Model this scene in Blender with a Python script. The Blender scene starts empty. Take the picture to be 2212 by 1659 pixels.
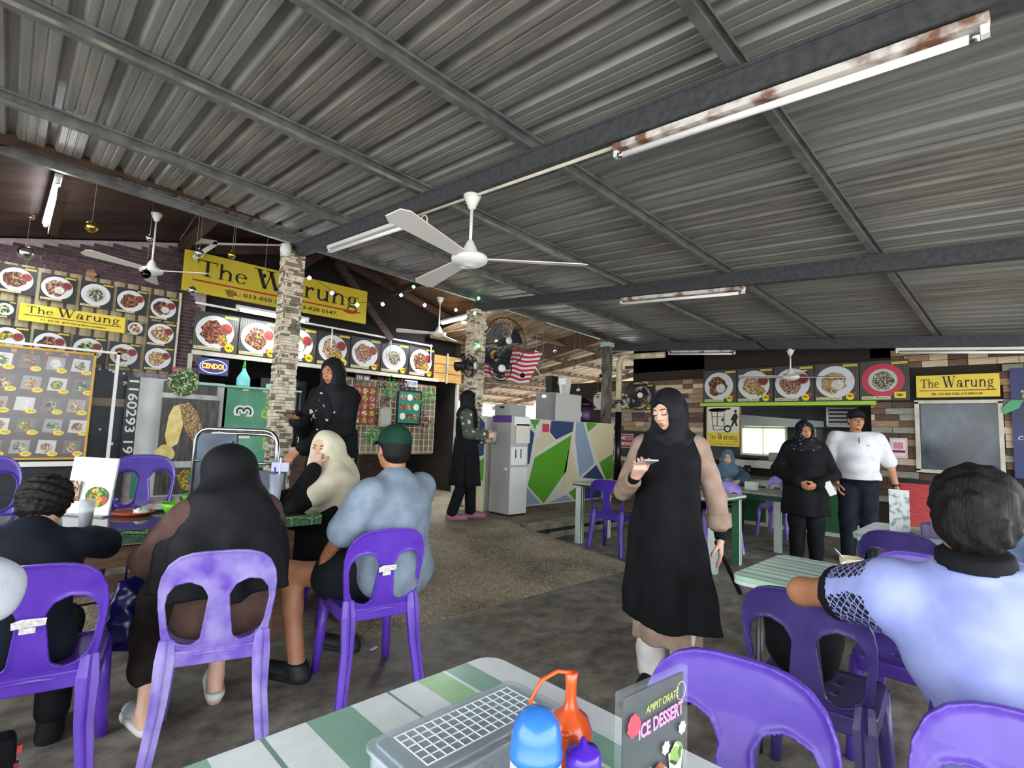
import bpy, bmesh, math, random
import numpy as np
from mathutils import Vector, Matrix
random.seed(7); np.random.seed(7)
S = bpy.context.scene
COL = S.collection
R_ = math.radians
# ------------------------------------------------------------------ camera
# world: x runs along the house wall, y towards it, z up, floor at 0; photo frame 2212 x 1659
CAM_F, CAM_PITCH, CAM_ROLL, CAM_H, CAM_HEAD = 1117.0, R_(5.2), R_(2.1), 1.35, R_(45.6)
def _cam():
    a, t, ro = CAM_HEAD, CAM_PITCH, CAM_ROLL
    fw = Vector((math.cos(a)*math.cos(t), math.sin(a)*math.cos(t), math.sin(t)))
    rt = Vector((math.sin(a), -math.cos(a), 0)); up = rt.cross(fw)
    r = rt*math.cos(ro) + up*math.sin(ro); u = up*math.cos(ro) - rt*math.sin(ro)
    cd = bpy.data.cameras.new('camera'); c = bpy.data.objects.new('camera', cd); COL.objects.link(c)
    cd.sensor_fit = 'HORIZONTAL'; cd.sensor_width = 36.0; cd.lens = CAM_F/2212*36.0
    cd.clip_start = 0.05; cd.clip_end = 300
    m = Matrix((r, u, -fw)).transposed().to_4x4(); m.translation = (0, 0, CAM_H); c.matrix_world = m
    S.camera = c
_cam()
# ------------------------------------------------------------------ light
w = bpy.data.worlds.new('sky'); S.world = w; w.use_nodes = True
bg = w.node_tree.nodes['Background']; bg.inputs[0].default_value = (0.86, 0.93, 1.0, 1); bg.inputs[1].default_value = 2.3
sl = bpy.data.lights.new('sun', 'SUN'); sl.energy = 6.0; sl.angle = R_(2.0); sl.color = (1.0, 0.96, 0.9)
so = bpy.data.objects.new('sun', sl); COL.objects.link(so); so.rotation_euler = (R_(28), R_(14), 0)
S.view_settings.view_transform = 'Standard'; S.view_settings.look = 'None'
S.view_settings.gamma = 1.0; S.view_settings.use_curve_mapping = False
S.view_settings.exposure = 1.75
# ------------------------------------------------------------------ object helpers
def link(o, parent=None):
    COL.objects.link(o)
    if parent is not None: o.parent = parent
    return o
def tag(o, label=None, cat=None, group=None, kind=None):
    if label: o['label'] = label
    if cat: o['category'] = cat
    if group: o['group'] = group
    if kind: o['kind'] = kind
    return o
def thing(name, label, cat, loc=(0, 0, 0), rz=0.0, group=None):
    o = bpy.data.objects.new(name, None); o.empty_display_size = 0.1; link(o)
    o.location = loc; o.rotation_euler = (0, 0, rz)
    return tag(o, label, cat, group)
def struct(name, label=None, loc=(0, 0, 0), rz=0.0):
    o = bpy.data.objects.new(name, None); link(o); o.location = loc; o.rotation_euler = (0, 0, rz)
    o['kind'] = 'structure'
    if label: o['label'] = label
    return o
def copy_tree(o, parent=None):
    c = o.copy(); COL.objects.link(c); c.parent = parent
    for ch in o.children: copy_tree(ch, c)
    return c
class MB:
    """collects shapes; build() links them as one mesh object"""
    def __init__(self): self.v = []; self.f = []; self.m = []; self.mi = 0
    def add(self, vs, fs):
        n = len(self.v); self.v += [tuple(p) for p in vs]
        self.f += [tuple(i+n for i in f) for f in fs]; self.m += [self.mi]*len(fs); return self
    def box(self, c, s, rot=None, taper=1.0):
        hx, hy, hz = s[0]/2, s[1]/2, s[2]/2; P = []
        for z, k in ((-hz, 1.0), (hz, taper)):
            for x, y in ((-hx, -hy), (hx, -hy), (hx, hy), (-hx, hy)): P.append(Vector((x*k, y*k, z)))
        if rot is not None: P = [rot @ p for p in P]
        P = [p+Vector(c) for p in P]
        return self.add(P, [(0, 3, 2, 1), (4, 5, 6, 7), (0, 1, 5, 4), (1, 2, 6, 5), (2, 3, 7, 6), (3, 0, 4, 7)])
    def bar(self, p0, p1, w, h, up=(0, 0, 1)):
        p0 = Vector(p0); p1 = Vector(p1); d = (p1-p0); L = d.length; d.normalize()
        x = d.cross(Vector(up)).normalized(); z = x.cross(d)
        rot = Matrix((x, d, z)).transposed()
        return self.box((p0+p1)/2, (w, L, h), rot)
    def tube(self, pts, r, n=8, cap=True, r1=None, closed=False):
        pts = [Vector(p) for p in pts]; N = len(pts); rings = []; up = None
        for i, p in enumerate(pts):
            if closed: t = pts[(i+1) % N]-pts[i-1]
            else: t = pts[min(i+1, N-1)]-pts[max(i-1, 0)]
            t.normalize()
            if up is None: up = t.orthogonal().normalized()
            up = (up - t*up.dot(t)); up = up.normalized() if up.length > 1e-6 else t.orthogonal().normalized()
            b = t.cross(up); rr = r if r1 is None else r+(r1-r)*i/max(1, N-1)
            if isinstance(r, (list, tuple)): rr = r[i]
            rings.append([p+up*(rr*math.cos(2*math.pi*k/n))+b*(rr*math.sin(2*math.pi*k/n)) for k in range(n)])
        vs = [q for rg in rings for q in rg]; fs = []
        for i in range(N if closed else N-1):
            j = (i+1) % N
            for k in range(n): fs.append((i*n+k, i*n+(k+1) % n, j*n+(k+1) % n, j*n+k))
        if cap and not closed: fs += [tuple(range(n))[::-1], tuple(range((N-1)*n, N*n))]
        return self.add(vs, fs)
    def lathe(self, prof, n=24, c=(0, 0, 0), rot=None, sx=1.0, sy=1.0):
        vs = []; fs = []; c = Vector(c)
        for (r, z) in prof:
            for k in range(n):
                p = Vector((r*sx*math.cos(2*math.pi*k/n), r*sy*math.sin(2*math.pi*k/n), z))
                vs.append((rot @ p if rot is not None else p)+c)
        for i in range(len(prof)-1):
            for k in range(n): fs.append((i*n+k, i*n+(k+1) % n, (i+1)*n+(k+1) % n, (i+1)*n+k))
        if prof[0][0] > 1e-5: fs.append(tuple(range(n))[::-1])
        if prof[-1][0] > 1e-5: fs.append(tuple(range((len(prof)-1)*n, len(prof)*n)))
        return self.add(vs, fs)
    def poly(self, pts, y=0.0):                      # flat polygon in local xz facing -y
        return self.add([(p[0], y, p[1]) for p in pts], [tuple(range(len(pts)))])
    def prism(self, pts, y0, y1):                    # polygon in xz extruded along y
        n = len(pts)
        vs = [(p[0], y0, p[1]) for p in pts]+[(p[0], y1, p[1]) for p in pts]
        fs = [tuple(range(n)), tuple(range(n, 2*n))[::-1]]+[(i, i+n, (i+1) % n+n, (i+1) % n) for i in range(n)]
        return self.add(vs, fs)
    def hprism(self, pts, z0, z1):                   # polygon in xy extruded along z
        n = len(pts)
        vs = [(p[0], p[1], z0) for p in pts]+[(p[0], p[1], z1) for p in pts]
        fs = [tuple(range(n))[::-1], tuple(range(n, 2*n))]+[(i, (i+1) % n, (i+1) % n+n, i+n) for i in range(n)]
        return self.add(vs, fs)
    def mesh(self, name, mats, smooth=False, fix=True):
        me = bpy.data.meshes.new(name); me.from_pydata(self.v, [], self.f)
        if not isinstance(mats, (list, tuple)): mats = [mats]
        for m in mats: me.materials.append(m)
        if len(mats) > 1: me.polygons.foreach_set('material_index', self.m)
        if fix:
            bm = bmesh.new(); bm.from_mesh(me); bmesh.ops.recalc_face_normals(bm, faces=bm.faces); bm.to_mesh(me); bm.free()
        if smooth: me.polygons.foreach_set('use_smooth', [True]*len(me.polygons))
        me.update(); return me
    def build(self, name, mats, parent=None, smooth=False, bevel=0.0, fix=True, loc=None, rz=None, auto=None):
        o = bpy.data.objects.new(name, self.mesh(name, mats, smooth or auto is not None, fix)); link(o, parent)
        if auto is not None: o.data.set_sharp_from_angle(angle=R_(auto))
        if bevel > 0:
            b = o.modifiers.new('bevel', 'BEVEL'); b.width = bevel; b.segments = 2; b.limit_method = 'ANGLE'
        if loc is not None: o.location = loc
        if rz is not None: o.rotation_euler = (0, 0, rz)
        return o
def circle(cx, cz, rx, rz=None, n=28, a0=0.0):
    rz = rx if rz is None else rz
    return [(cx+rx*math.cos(a0+2*math.pi*i/n), cz+rz*math.sin(a0+2*math.pi*i/n)) for i in range(n)]
def rrect(cx, cy, w, h, r, n=4):
    P = []
    for sx, sy, a in ((1, 1, 0), (-1, 1, 90), (-1, -1, 180), (1, -1, 270)):
        for i in range(n+1):
            t = R_(a+90*i/n); P.append((cx+sx*(w/2-r)+r*math.cos(t), cy+sy*(h/2-r)+r*math.sin(t)))
    return P
# ------------------------------------------------------------------ materials
MATS = {}
def lin(c):
    if isinstance(c, str):
        c = c.lstrip('#'); c = [int(c[i:i+2], 16)/255 for i in (0, 2, 4)]
        return tuple(x/12.92 if x <= 0.04045 else ((x+0.055)/1.055)**2.4 for x in c)
    return tuple(c)
def mat(name, color, rough=0.6, metal=0.0, var=0.0, vscale=8.0, color2=None, bump=0.0, bscale=60.0, emit=0.0, alpha=1.0,
        trans=0.0, spec=0.5, sss=0.0, stretch=(1, 1, 1), coords='Object', detail=4.0, lo=0.35, hi=0.65, ior=1.45, coat=0.0):
    if name in MATS: return MATS[name]
    m = bpy.data.materials.new(name); m.use_nodes = True; nt = m.node_tree; b = nt.nodes['Principled BSDF']
    c = lin(color)
    b.inputs['Base Color'].default_value = (*c, 1); b.inputs['Roughness'].default_value = rough
    b.inputs['Metallic'].default_value = metal; b.inputs['Specular IOR Level'].default_value = spec; b.inputs['IOR'].default_value = ior
    if coat: b.inputs['Coat Weight'].default_value = coat
    if sss: b.inputs['Subsurface Weight'].default_value = sss; b.inputs['Subsurface Radius'].default_value = (0.02, 0.008, 0.004)
    if alpha < 1: b.inputs['Alpha'].default_value = alpha
    if trans: b.inputs['Transmission Weight'].default_value = trans
    if emit: b.inputs['Emission Color'].default_value = (*c, 1); b.inputs['Emission Strength'].default_value = emit
    if var or color2 or bump:
        tc = nt.nodes.new('ShaderNodeTexCoord'); mp = nt.nodes.new('ShaderNodeMapping')
        mp.inputs['Scale'].default_value = stretch; nt.links.new(tc.outputs[coords], mp.inputs[0])
    if var or color2:
        nz = nt.nodes.new('ShaderNodeTexNoise'); nz.inputs['Scale'].default_value = vscale; nz.inputs['Detail'].default_value = detail
        nt.links.new(mp.outputs[0], nz.inputs['Vector'])
        rp = nt.nodes.new('ShaderNodeValToRGB'); nt.links.new(nz.outputs[0], rp.inputs[0])
        c2 = lin(color2) if color2 else tuple(min(1, x*(1+var)) for x in c)
        c1 = c if color2 else tuple(x*(1-var) for x in c)
        rp.color_ramp.elements[0].position = lo; rp.color_ramp.elements[1].position = hi
        rp.color_ramp.elements[0].color = (*c1, 1); rp.color_ramp.elements[1].color = (*c2, 1)
        nt.links.new(rp.outputs[0], b.inputs['Base Color'])
    if bump:
        n2 = nt.nodes.new('ShaderNodeTexNoise'); n2.inputs['Scale'].default_value = bscale; n2.inputs['Detail'].default_value = 5
        nt.links.new(mp.outputs[0], n2.inputs['Vector'])
        bp = nt.nodes.new('ShaderNodeBump'); bp.inputs['Strength'].default_value = bump; bp.inputs['Distance'].default_value = 0.01
        nt.links.new(n2.outputs[0], bp.inputs['Height']); nt.links.new(bp.outputs[0], b.inputs['Normal'])
    MATS[name] = m; return m
def nodes_of(m): return m.node_tree.nodes, m.node_tree.links, m.node_tree.nodes['Principled BSDF']
def ramp(nt_nodes, stops, interp='LINEAR'):
    rp = nt_nodes.new('ShaderNodeValToRGB'); cr = rp.color_ramp; cr.interpolation = interp
    while len(cr.elements) < len(stops): cr.elements.new(0.5)
    for e, (p, c) in zip(cr.elements, stops): e.position = p; e.color = (*lin(c), 1)
    return rp
def food(name, cols, scale=14.0):
    """printed food: voronoi cells coloured from a small palette"""
    m = mat(name, '#555555', rough=0.55)
    N, L, b = nodes_of(m)
    if len(N) > 2: return m
    tc = N.new('ShaderNodeTexCoord'); nz = N.new('ShaderNodeTexNoise'); nz.inputs['Scale'].default_value = scale*0.6; nz.inputs['Detail'].default_value = 3
    L.new(tc.outputs['Object'], nz.inputs['Vector'])
    mx = N.new('ShaderNodeMixRGB'); mx.inputs[0].default_value = 0.06; L.new(tc.outputs['Object'], mx.inputs[1]); L.new(nz.outputs['Color'], mx.inputs[2])
    vo = N.new('ShaderNodeTexVoronoi'); vo.inputs['Scale'].default_value = scale*2.2; L.new(mx.outputs[0], vo.inputs['Vector'])
    sp = N.new('ShaderNodeSeparateColor'); L.new(vo.outputs['Color'], sp.inputs[0])
    rp = ramp(N, [(i/len(cols), c) for i, c in enumerate(cols)], 'CONSTANT'); L.new(sp.outputs[0], rp.inputs[0])
    mm = N.new('ShaderNodeMixRGB'); mm.blend_type = 'MULTIPLY'; mm.inputs[0].default_value = 0.5
    L.new(rp.outputs[0], mm.inputs[1]); L.new(nz.outputs[0], mm.inputs[2]); L.new(mm.outputs[0], b.inputs['Base Color'])
    return m
# ------------------------------------------------------------------ shared materials
M_roof = mat("roof_metal", "#7b7c7a", rough=0.5, metal=0.3, color2="#989895", vscale=3.0, stretch=(6, 0.35, 1), bump=0.12, bscale=40)
M_roof2 = mat("roof_metal_stained", "#6c6a66", rough=0.55, metal=0.25, color2="#8f8d88", vscale=4.0, stretch=(8, 0.5, 1), bump=0.15, bscale=40)
M_beam = mat('beam_steel', '#3c3d40', rough=0.62, metal=0.3, color2='#4c4d50', vscale=26, detail=6)
M_purlin = mat('purlin_zinc', '#6f7070', rough=0.42, metal=0.6, color2='#8d8e8e', vscale=9)
M_purlin_b = mat('purlin_highlight', '#c9c6bb', rough=0.3, metal=0.75, color2='#8d8c84', vscale=7)
M_white = mat('white_paint', '#dcdcd6', rough=0.45)
M_offw = mat('off_white', '#cfcabb', rough=0.6, color2='#b6b09e', vscale=6)
M_black = mat('black_plastic', '#101011', rough=0.45)
M_chrome = mat('chrome', '#c9cbcc', rough=0.18, metal=1.0)
M_rust = mat('rusty_casing', '#d6d2cb', rough=0.6, color2='#7a5645', vscale=9, lo=0.45, hi=0.62)
M_tube_on = mat('lit_tube', '#eef4ff', rough=0.4, emit=9.0)
M_tube_off = mat('unlit_tube', '#f1ecec', rough=0.35)
M_darkwood = mat('dark_wood', '#2b1d16', rough=0.7, color2='#4a3426', vscale=5, stretch=(1, 6, 6))
M_wood = mat('plain_wood', '#7d5b40', rough=0.65, color2='#a57c57', vscale=5, stretch=(1, 8, 8), bump=0.1)
M_conc = mat('old_concrete', '#8c8676', rough=0.85, color2='#5f594c', vscale=3.5, detail=8, bump=0.25, bscale=30)
# floor: stained dark cement with pale scuffs
M_floor = mat('floor_cement', '#4e4a44', rough=0.62)
def _floor():
    N, L, b = nodes_of(M_floor)
    tc = N.new('ShaderNodeTexCoord')
    def nz(s, d=6, st=(1, 1, 1)):
        mp = N.new('ShaderNodeMapping'); mp.inputs['Scale'].default_value = st; L.new(tc.outputs['Object'], mp.inputs[0])
        n = N.new('ShaderNodeTexNoise'); n.inputs['Scale'].default_value = s; n.inputs['Detail'].default_value = d; n.inputs['Roughness'].default_value = 0.65
        L.new(mp.outputs[0], n.inputs['Vector']); return n
    a = nz(1.3, 8); c = nz(6, 9, (1.0, 1.25, 1)); d = nz(26, 6)
    r1 = ramp(N, [(0.30, '#6a655e'), (0.5, '#928c83'), (0.70, '#b5afa5')]); L.new(a.outputs[0], r1.inputs[0])
    r2 = ramp(N, [(0.36, '#5c5a56'), (0.62, '#bdb8b0')]); L.new(c.outputs[0], r2.inputs[0])
    mx = N.new('ShaderNodeMixRGB'); mx.blend_type = 'OVERLAY'; mx.inputs[0].default_value = 0.75; L.new(r1.outputs[0], mx.inputs[1]); L.new(r2.outputs[0], mx.inputs[2])
    r3 = ramp(N, [(0.62, '#000000'), (0.74, '#ffffff')]); L.new(d.outputs[0], r3.inputs[0])
    m2 = N.new('ShaderNodeMixRGB'); m2.inputs[2].default_value = (*lin('#bdb8af'), 1); L.new(mx.outputs[0], m2.inputs[1])
    ml = N.new('ShaderNodeMath'); ml.operation = 'MULTIPLY'; ml.inputs[1].default_value = 0.35; L.new(r3.outputs[0], ml.inputs[0]); L.new(ml.outputs[0], m2.inputs[0])
    L.new(m2.outputs[0], b.inputs['Base Color'])
    rr = ramp(N, [(0.3, '#b0b0b0'), (0.7, '#e0e0e0')]); L.new(a.outputs[0], rr.inputs[0]); L.new(rr.outputs[0], b.inputs['Roughness'])
    bp = N.new('ShaderNodeBump'); bp.inputs['Strength'].default_value = 0.22; bp.inputs['Distance'].default_value = 0.02; L.new(c.outputs[0], bp.inputs['Height']); L.new(bp.outputs[0], b.inputs['Normal'])
_floor()
M_ramp = mat('ramp_pebble', '#6b5f4d', rough=0.8)
def _ramp():
    N, L, b = nodes_of(M_ramp)
    tc = N.new('ShaderNodeTexCoord'); v = N.new('ShaderNodeTexVoronoi'); v.inputs['Scale'].default_value = 70; L.new(tc.outputs['Object'], v.inputs['Vector'])
    n = N.new('ShaderNodeTexNoise'); n.inputs['Scale'].default_value = 1.7; n.inputs['Detail'].default_value = 8; L.new(tc.outputs['Object'], n.inputs['Vector'])
    sp = N.new('ShaderNodeSeparateColor'); L.new(v.outputs['Color'], sp.inputs[0])
    r = ramp(N, [(0.0, '#4d4336'), (0.45, '#7a6c58'), (0.8, '#a8987d'), (1.0, '#d0c4a8')]); L.new(sp.outputs[0], r.inputs[0])
    r2 = ramp(N, [(0.35, '#5a5145'), (0.62, '#ab9d87')]); L.new(n.outputs[0], r2.inputs[0])
    mx = N.new('ShaderNodeMixRGB'); mx.inputs[0].default_value = 0.55; L.new(r.outputs[0], mx.inputs[1]); L.new(r2.outputs[0], mx.inputs[2]); L.new(mx.outputs[0], b.inputs['Base Color'])
    bp = N.new('ShaderNodeBump'); bp.inputs['Strength'].default_value = 0.35; bp.inputs['Distance'].default_value = 0.008; L.new(v.outputs['Distance'], bp.inputs['Height']); L.new(bp.outputs[0], b.inputs['Normal'])
_ramp()
# ------------------------------------------------------------------ ground and floors
g = MB().box((6, 5, -0.20), (120, 120, 0.30)).build('ground', mat('yard_ground', '#b4b2ad', rough=0.9, color2='#9a9894', vscale=0.15, detail=8)); tag(g, 'unseen pale yard around the eating hall', kind='structure')  # unseen yard, added pale to bounce daylight up to the ceiling
PZ = 0.22                                            # raised house floor
fl = MB().box((3.0, 1.0, -0.04), (14.0, 9.6, 0.10)).build('floor', M_floor); tag(fl, 'dark stained cement floor', kind='structure')
pf = MB()
pf.hprism([(-4, 4.02), (2.3, 4.02), (2.3, 4.5), (8.9, 4.5), (8.9, 12.0), (-4, 12.0)], 0.0, PZ)
pf = pf.build('floor_platform', M_ramp); tag(pf, 'raised pebble-dash floor of the old house', kind='structure')
rp = MB()                                            # ramp with a lower lip
rp.add([(1.75, 3.02, 0.012), (4.75, 2.93, 0.012), (4.75, 3.22, 0.05), (1.75, 3.32, 0.05), (4.55, 4.52, PZ+0.004), (2.1, 4.52, PZ+0.004),
        (1.75, 3.02, 0), (4.75, 2.93, 0), (4.55, 4.52, 0), (2.1, 4.52, 0), (4.75, 3.22, 0), (1.75, 3.32, 0)],
       [(0, 1, 2, 3), (3, 2, 4, 5), (0, 6, 7, 1), (1, 7, 10, 2), (2, 10, 8, 4), (5, 9, 11, 3), (3, 11, 6, 0), (4, 8, 9, 5)])
rp = rp.build('floor_ramp', M_ramp); tag(rp, 'worn pebble ramp up to the house floor', kind='structure')
kb = MB().box((0, 0, 0), (4.25, 0.10, 0.215)).build('trim_1', M_conc, loc=(6.75, 4.46, 0.108)); tag(kb, 'stained cement edge of the raised floor', kind='structure')
pl = MB().box((0, 0, 0), (1.75, 0.16, 0.03), Matrix.Rotation(R_(3), 3, 'Z')).build('wood_plank', mat('grey_plank', '#8b8674', rough=0.8, color2='#615c4d', vscale=4, stretch=(1, 9, 9)), loc=(5.5, 4.49, PZ+0.013))
tag(pl, 'weathered plank lying along the raised floor edge', 'plank')
pp = MB().tube([(4.62, 4.37, 0.12), (5.5, 4.37, 0.115), (8.8, 4.37, 0.11)], 0.018, 8)
for x in (5.0, 6.1, 7.4): pp.tube([(x-0.02, 4.37, 0.117), (x+0.02, 4.37, 0.117)], 0.026, 8)
tag(pp.build('water_pipe', M_black, smooth=True), 'thin black water pipe along the cement edge', 'pipe')
# ------------------------------------------------------------------ metal roof
def purl_z(x, y): return 3.395 - 0.034*x + 0.075*(y-5.7)         # underside of the purlins
def sheet_z(x, y): return purl_z(x, y) + 0.095
Y0, Y1 = -3.3, 5.95
ceil = struct('ceiling', 'corrugated metal lean-to roof seen from below')
PER = 0.225
def sheet_mesh(n):
    """underside profile: flat pans with raised channels; 4 channels a sheet"""
    prof = []
    for k in range(4):
        o = k*PER
        prof += [(o, 0.0), (o+0.036, 0.0), (o+0.040, 0.004), (o+0.048, 0.004), (o+0.052, 0), (o+0.090, 0), (o+0.094, 0.004), (o+0.102, 0.004), (o+0.106, 0), (o+0.150, 0), (o+0.166, 0.040), (o+0.205, 0.040)]
    prof.append((4*PER, 0.0)); prof.append((4*PER+0.012, -0.001))
    b = MB(); vs = []; m = len(prof)
    for y in (Y0, Y1):
        for (x, z) in prof: vs.append((x, y, z+0.075*(y-5.7)-0.034*x))
    for y in (Y0, Y1):
        for (x, z) in prof: vs.append((x, y, z+0.004+0.075*(y-5.7)-0.034*x))
    fs = [(i, i+1, m+i+1, m+i) for i in range(m-1)]+[(2*m+i, 3*m+i, 3*m+i+1, 2*m+i+1) for i in range(m-1)]
    fs += [(i, 2*m+i, 2*m+i+1, i+1) for i in range(m-1)]+[(m+i, m+i+1, 3*m+i+1, 3*m+i) for i in range(m-1)]
    b.add(vs, fs); return b.mesh('roof_sheet', n, fix=True)
SM = [sheet_mesh(M_roof), sheet_mesh(M_roof2)]
for i in range(15):
    x = -3.7+i*4*PER
    o = bpy.data.objects.new('roof_sheet', SM[(i*5 % 3) % 2]); link(o, ceil)
    o.location = (x, 0, sheet_z(x, 5.7)+0.0006*(i % 2))
def channel(b, x0, x1, y, ww=0.042, hh=0.09):
    """lipped C purlin along x, open side towards -y"""
    for (dy, dz, sy, sz) in ((ww/2, hh/2, 0.004, hh), (0, 0.002, ww, 0.004), (0, hh-0.002, ww, 0.004), (-ww/2, 0.009, 0.004, 0.016), (-ww/2, hh-0.009, 0.004, 0.016)):
        p0 = Vector((x0, y+dy, purl_z(x0, y)+dz)); p1 = Vector((x1, y+dy, purl_z(x1, y)+dz))
        b.bar(p0, p1, sy, sz)
for k, y in enumerate((5.72, 4.56, 3.27, 2.10, 0.87, -0.33, -1.5, -2.7)):
    b = MB(); channel(b, -3.7, 9.2, y)
    pu = b.build('purlin', M_purlin, ceil)
    if k == 2: MB().bar((-3.7, y-0.026, purl_z(-3.7, y)+0.012), (9.2, y-0.026, purl_z(9.2, y)+0.012), 0.006, 0.022).build('highlight_strip', M_purlin_b, pu)  # highlight along this purlin, put in as a bright strip
BX = (2.16, 4.89, 8.36)
def beam_z(x, y): return purl_z(x, y) - 0.005
for x in (-1.0,)+BX:
    b = MB(); h = 0.14
    b.bar((x, Y0, beam_z(x, Y0)-h/2), (x, 5.80, beam_z(x, 5.80)-h/2), 0.075, h)
    for s in (-1, 1):                                # flange lines
        b.bar((x+s*0.038, Y0, beam_z(x, Y0)-0.012), (x+s*0.038, 5.80, beam_z(x, 5.80)-0.012), 0.008, 0.02)
        b.bar((x+s*0.038, Y0, beam_z(x, Y0)-h+0.012), (x+s*0.038, 5.80, beam_z(x, 5.80)-h+0.012), 0.008, 0.02)
    b.build('rafter_beam', M_beam, ceil)
b = MB(); b.bar((9.02, Y0, 2.46-0.0), (9.02, 5.0, 3.02), 0.06, 0.10); b.build('eave_beam', M_beam, ceil)
# ------------------------------------------------------------------ columns
M_stone = mat('stacked_stone', '#b5a78e', rough=0.85, color2='#e6dcc8', vscale=11, bump=0.3, bscale=40)
M_stone2 = mat('stacked_stone_dark', '#6a5f50', rough=0.85, color2='#8f836f', vscale=11, bump=0.3, bscale=40)
M_trunk = mat('grey_post', '#7a766a', rough=0.85, color2='#3f3d37', vscale=14, stretch=(1, 1, 0.35), bump=0.4, bscale=30)
def stone_column(x, y, z0, z1, w_, name, label):
    t = thing(name, label, 'column', (x, y, z0))
    MB().box((0, 0, (z1-z0)/2), (w_-0.03, w_-0.03, z1-z0)).build('core', M_trunk, t)
    b = MB(); z = 0.0
    while z < z1-z0-0.02:
        h = random.uniform(0.018, 0.042)
        for ang in range(4):
            r = Matrix.Rotation(ang*math.pi/2, 3, 'Z'); a = -w_/2
            while a < w_/2-0.005:
                l = random.uniform(0.05, 0.13); l = min(l, w_/2-a); d = random.uniform(0.010, 0.030)
                b.mi = 1 if random.random() < 0.28 else 0
                b.box(r @ Vector((a+l/2, -(w_/2-0.018)-d/2+0.006, z+h/2)), ((l-0.004), d, h-0.004) if ang % 2 == 0 else (d, (l-0.004), h-0.004))
                a += l
        z += h
    s = b.build('stone_cladding', [M_stone, M_stone2], t); s['kind'] = 'stuff'
    return t
stone_column(2.13, 5.70, PZ, 3.22, 0.20, 'stone_column', 'square column clad in thin stacked stone in front of the big yellow sign')
stone_column(4.84, 5.735, PZ, 3.10, 0.21, 'stone_column', 'stacked stone column wrapped in fairy lights beside the painted counter')
c3 = thing('wooden_post', 'rough grey post behind the cream drain pipe', 'post', (8.14, 5.74, PZ))
MB().box((0, 0, 1.40), (0.15, 0.15, 2.80)).build('shaft', M_trunk, c3, bevel=0.01)
MB().box((0, 0, 2.84), (0.20, 0.18, 0.08)).build('cap', mat('pale_cap', '#c2d4d2', rough=0.6), c3)
dp = thing('drain_pipe', 'cream drain pipe with elbow and black lower half on grey post', 'pipe', (8.27, 5.55, PZ))
pts = [(0, 0, 1.55), (0, 0, 2.50)]
for i in range(1, 7):
    a = R_(15*i); pts.append((0.02, -0.11*(1-math.cos(a)), 2.50+0.11*math.sin(a)))
pts += [(0.04, -0.30, 2.60), (0.04, -0.92, 2.585)]
MB().tube(pts, 0.055, 14).build('upper_pipe', mat('cream_pvc', '#d8cfae', rough=0.4, color2='#a89f80', vscale=5), dp, smooth=True)
MB().tube([(0, 0, 0), (0, 0, 1.56)], 0.060, 14).build('lower_pipe', mat('black_pipe', '#151517', rough=0.25), dp, smooth=True)
b = MB()
for z in (1.72, 1.76): b.tube([(0.085*math.cos(a), 0.075*math.sin(a), z+0.02*math.sin(2*a)) for a in [i*math.pi/8 for i in range(16)]], 0.012, 6, closed=True)
b.build('cable_wrap', M_black, dp, smooth=True)
# ------------------------------------------------------------------ house wall (y = 7.5) with its gable
YL = 7.5
M_plaster = mat('wall_dark_plaster', '#3a3430', rough=0.9, color2='#262220', vscale=3)
wl = struct('wall_left', 'house wall with brick cladding under a gable')
def gable(x): return 3.20+0.253*x if x < 3.2 else 3.20+0.253*3.2-0.253*(x-3.2)
MB().prism([(-4, 0), (1.75, 0), (1.75, gable(1.75)), (-4, gable(-4))], YL, YL+0.12).build('wall_panel', mat('mortar', '#a99a9c', rough=0.9, color2='#8b7d80', vscale=20), wl)
MB().prism([(1.75, 2.3), (5.95, 2.3), (5.95, gable(5.95)), (3.2, gable(3.2)), (1.75, gable(1.75))], YL+0.05, YL+0.12).build('wall_panel', mat('gable_dark', '#15110f', rough=0.9), wl)
bm_ = [mat('brick_plum_%d' % i, c, rough=0.8, color2=c2, vscale=12, bump=0.2) for i, (c, c2) in enumerate((('#3b2a2f', '#4f3a3f'), ('#33242b', '#46353a'), ('#4a3137', '#5b4248')))]
BL = (0.135, 0.16, 0.115, 0.18)
BM = [MB().box((0, 0, 0), (L_, 0.022, 0.036)).mesh('brick', bm_[i % 3]) for i, L_ in enumerate(BL)]; rest = MB(); nb = 0; z = 1.93; row = 0
while z < 3.72:
    x = -0.42-0.08*(row % 2)-random.uniform(0, 0.04)
    while x < 1.72:
        k = random.randrange(4); l = BL[k]; xc = x+l/2
        if gable(x) > z+0.05 and (z > 2.80 - 0.045*(x) or x+l > 1.46) and x+l < 1.74 and nb >= 300: rest.box((xc, YL-0.008, z), (l, 0.022, 0.036)); nb += 1
        elif gable(x) > z+0.05 and (z > 2.80 - 0.045*(x) or x+l > 1.46) and x+l < 1.74:
            o = bpy.data.objects.new('brick', BM[k]); link(o, wl); o.location = (xc, YL-0.006-random.uniform(0, 0.006), z); nb += 1
        x += l+0.008
    z += 0.044; row += 1
if rest.v: rest.build('brick_rest', bm_[0], wl)['kind'] = 'stuff'
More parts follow.
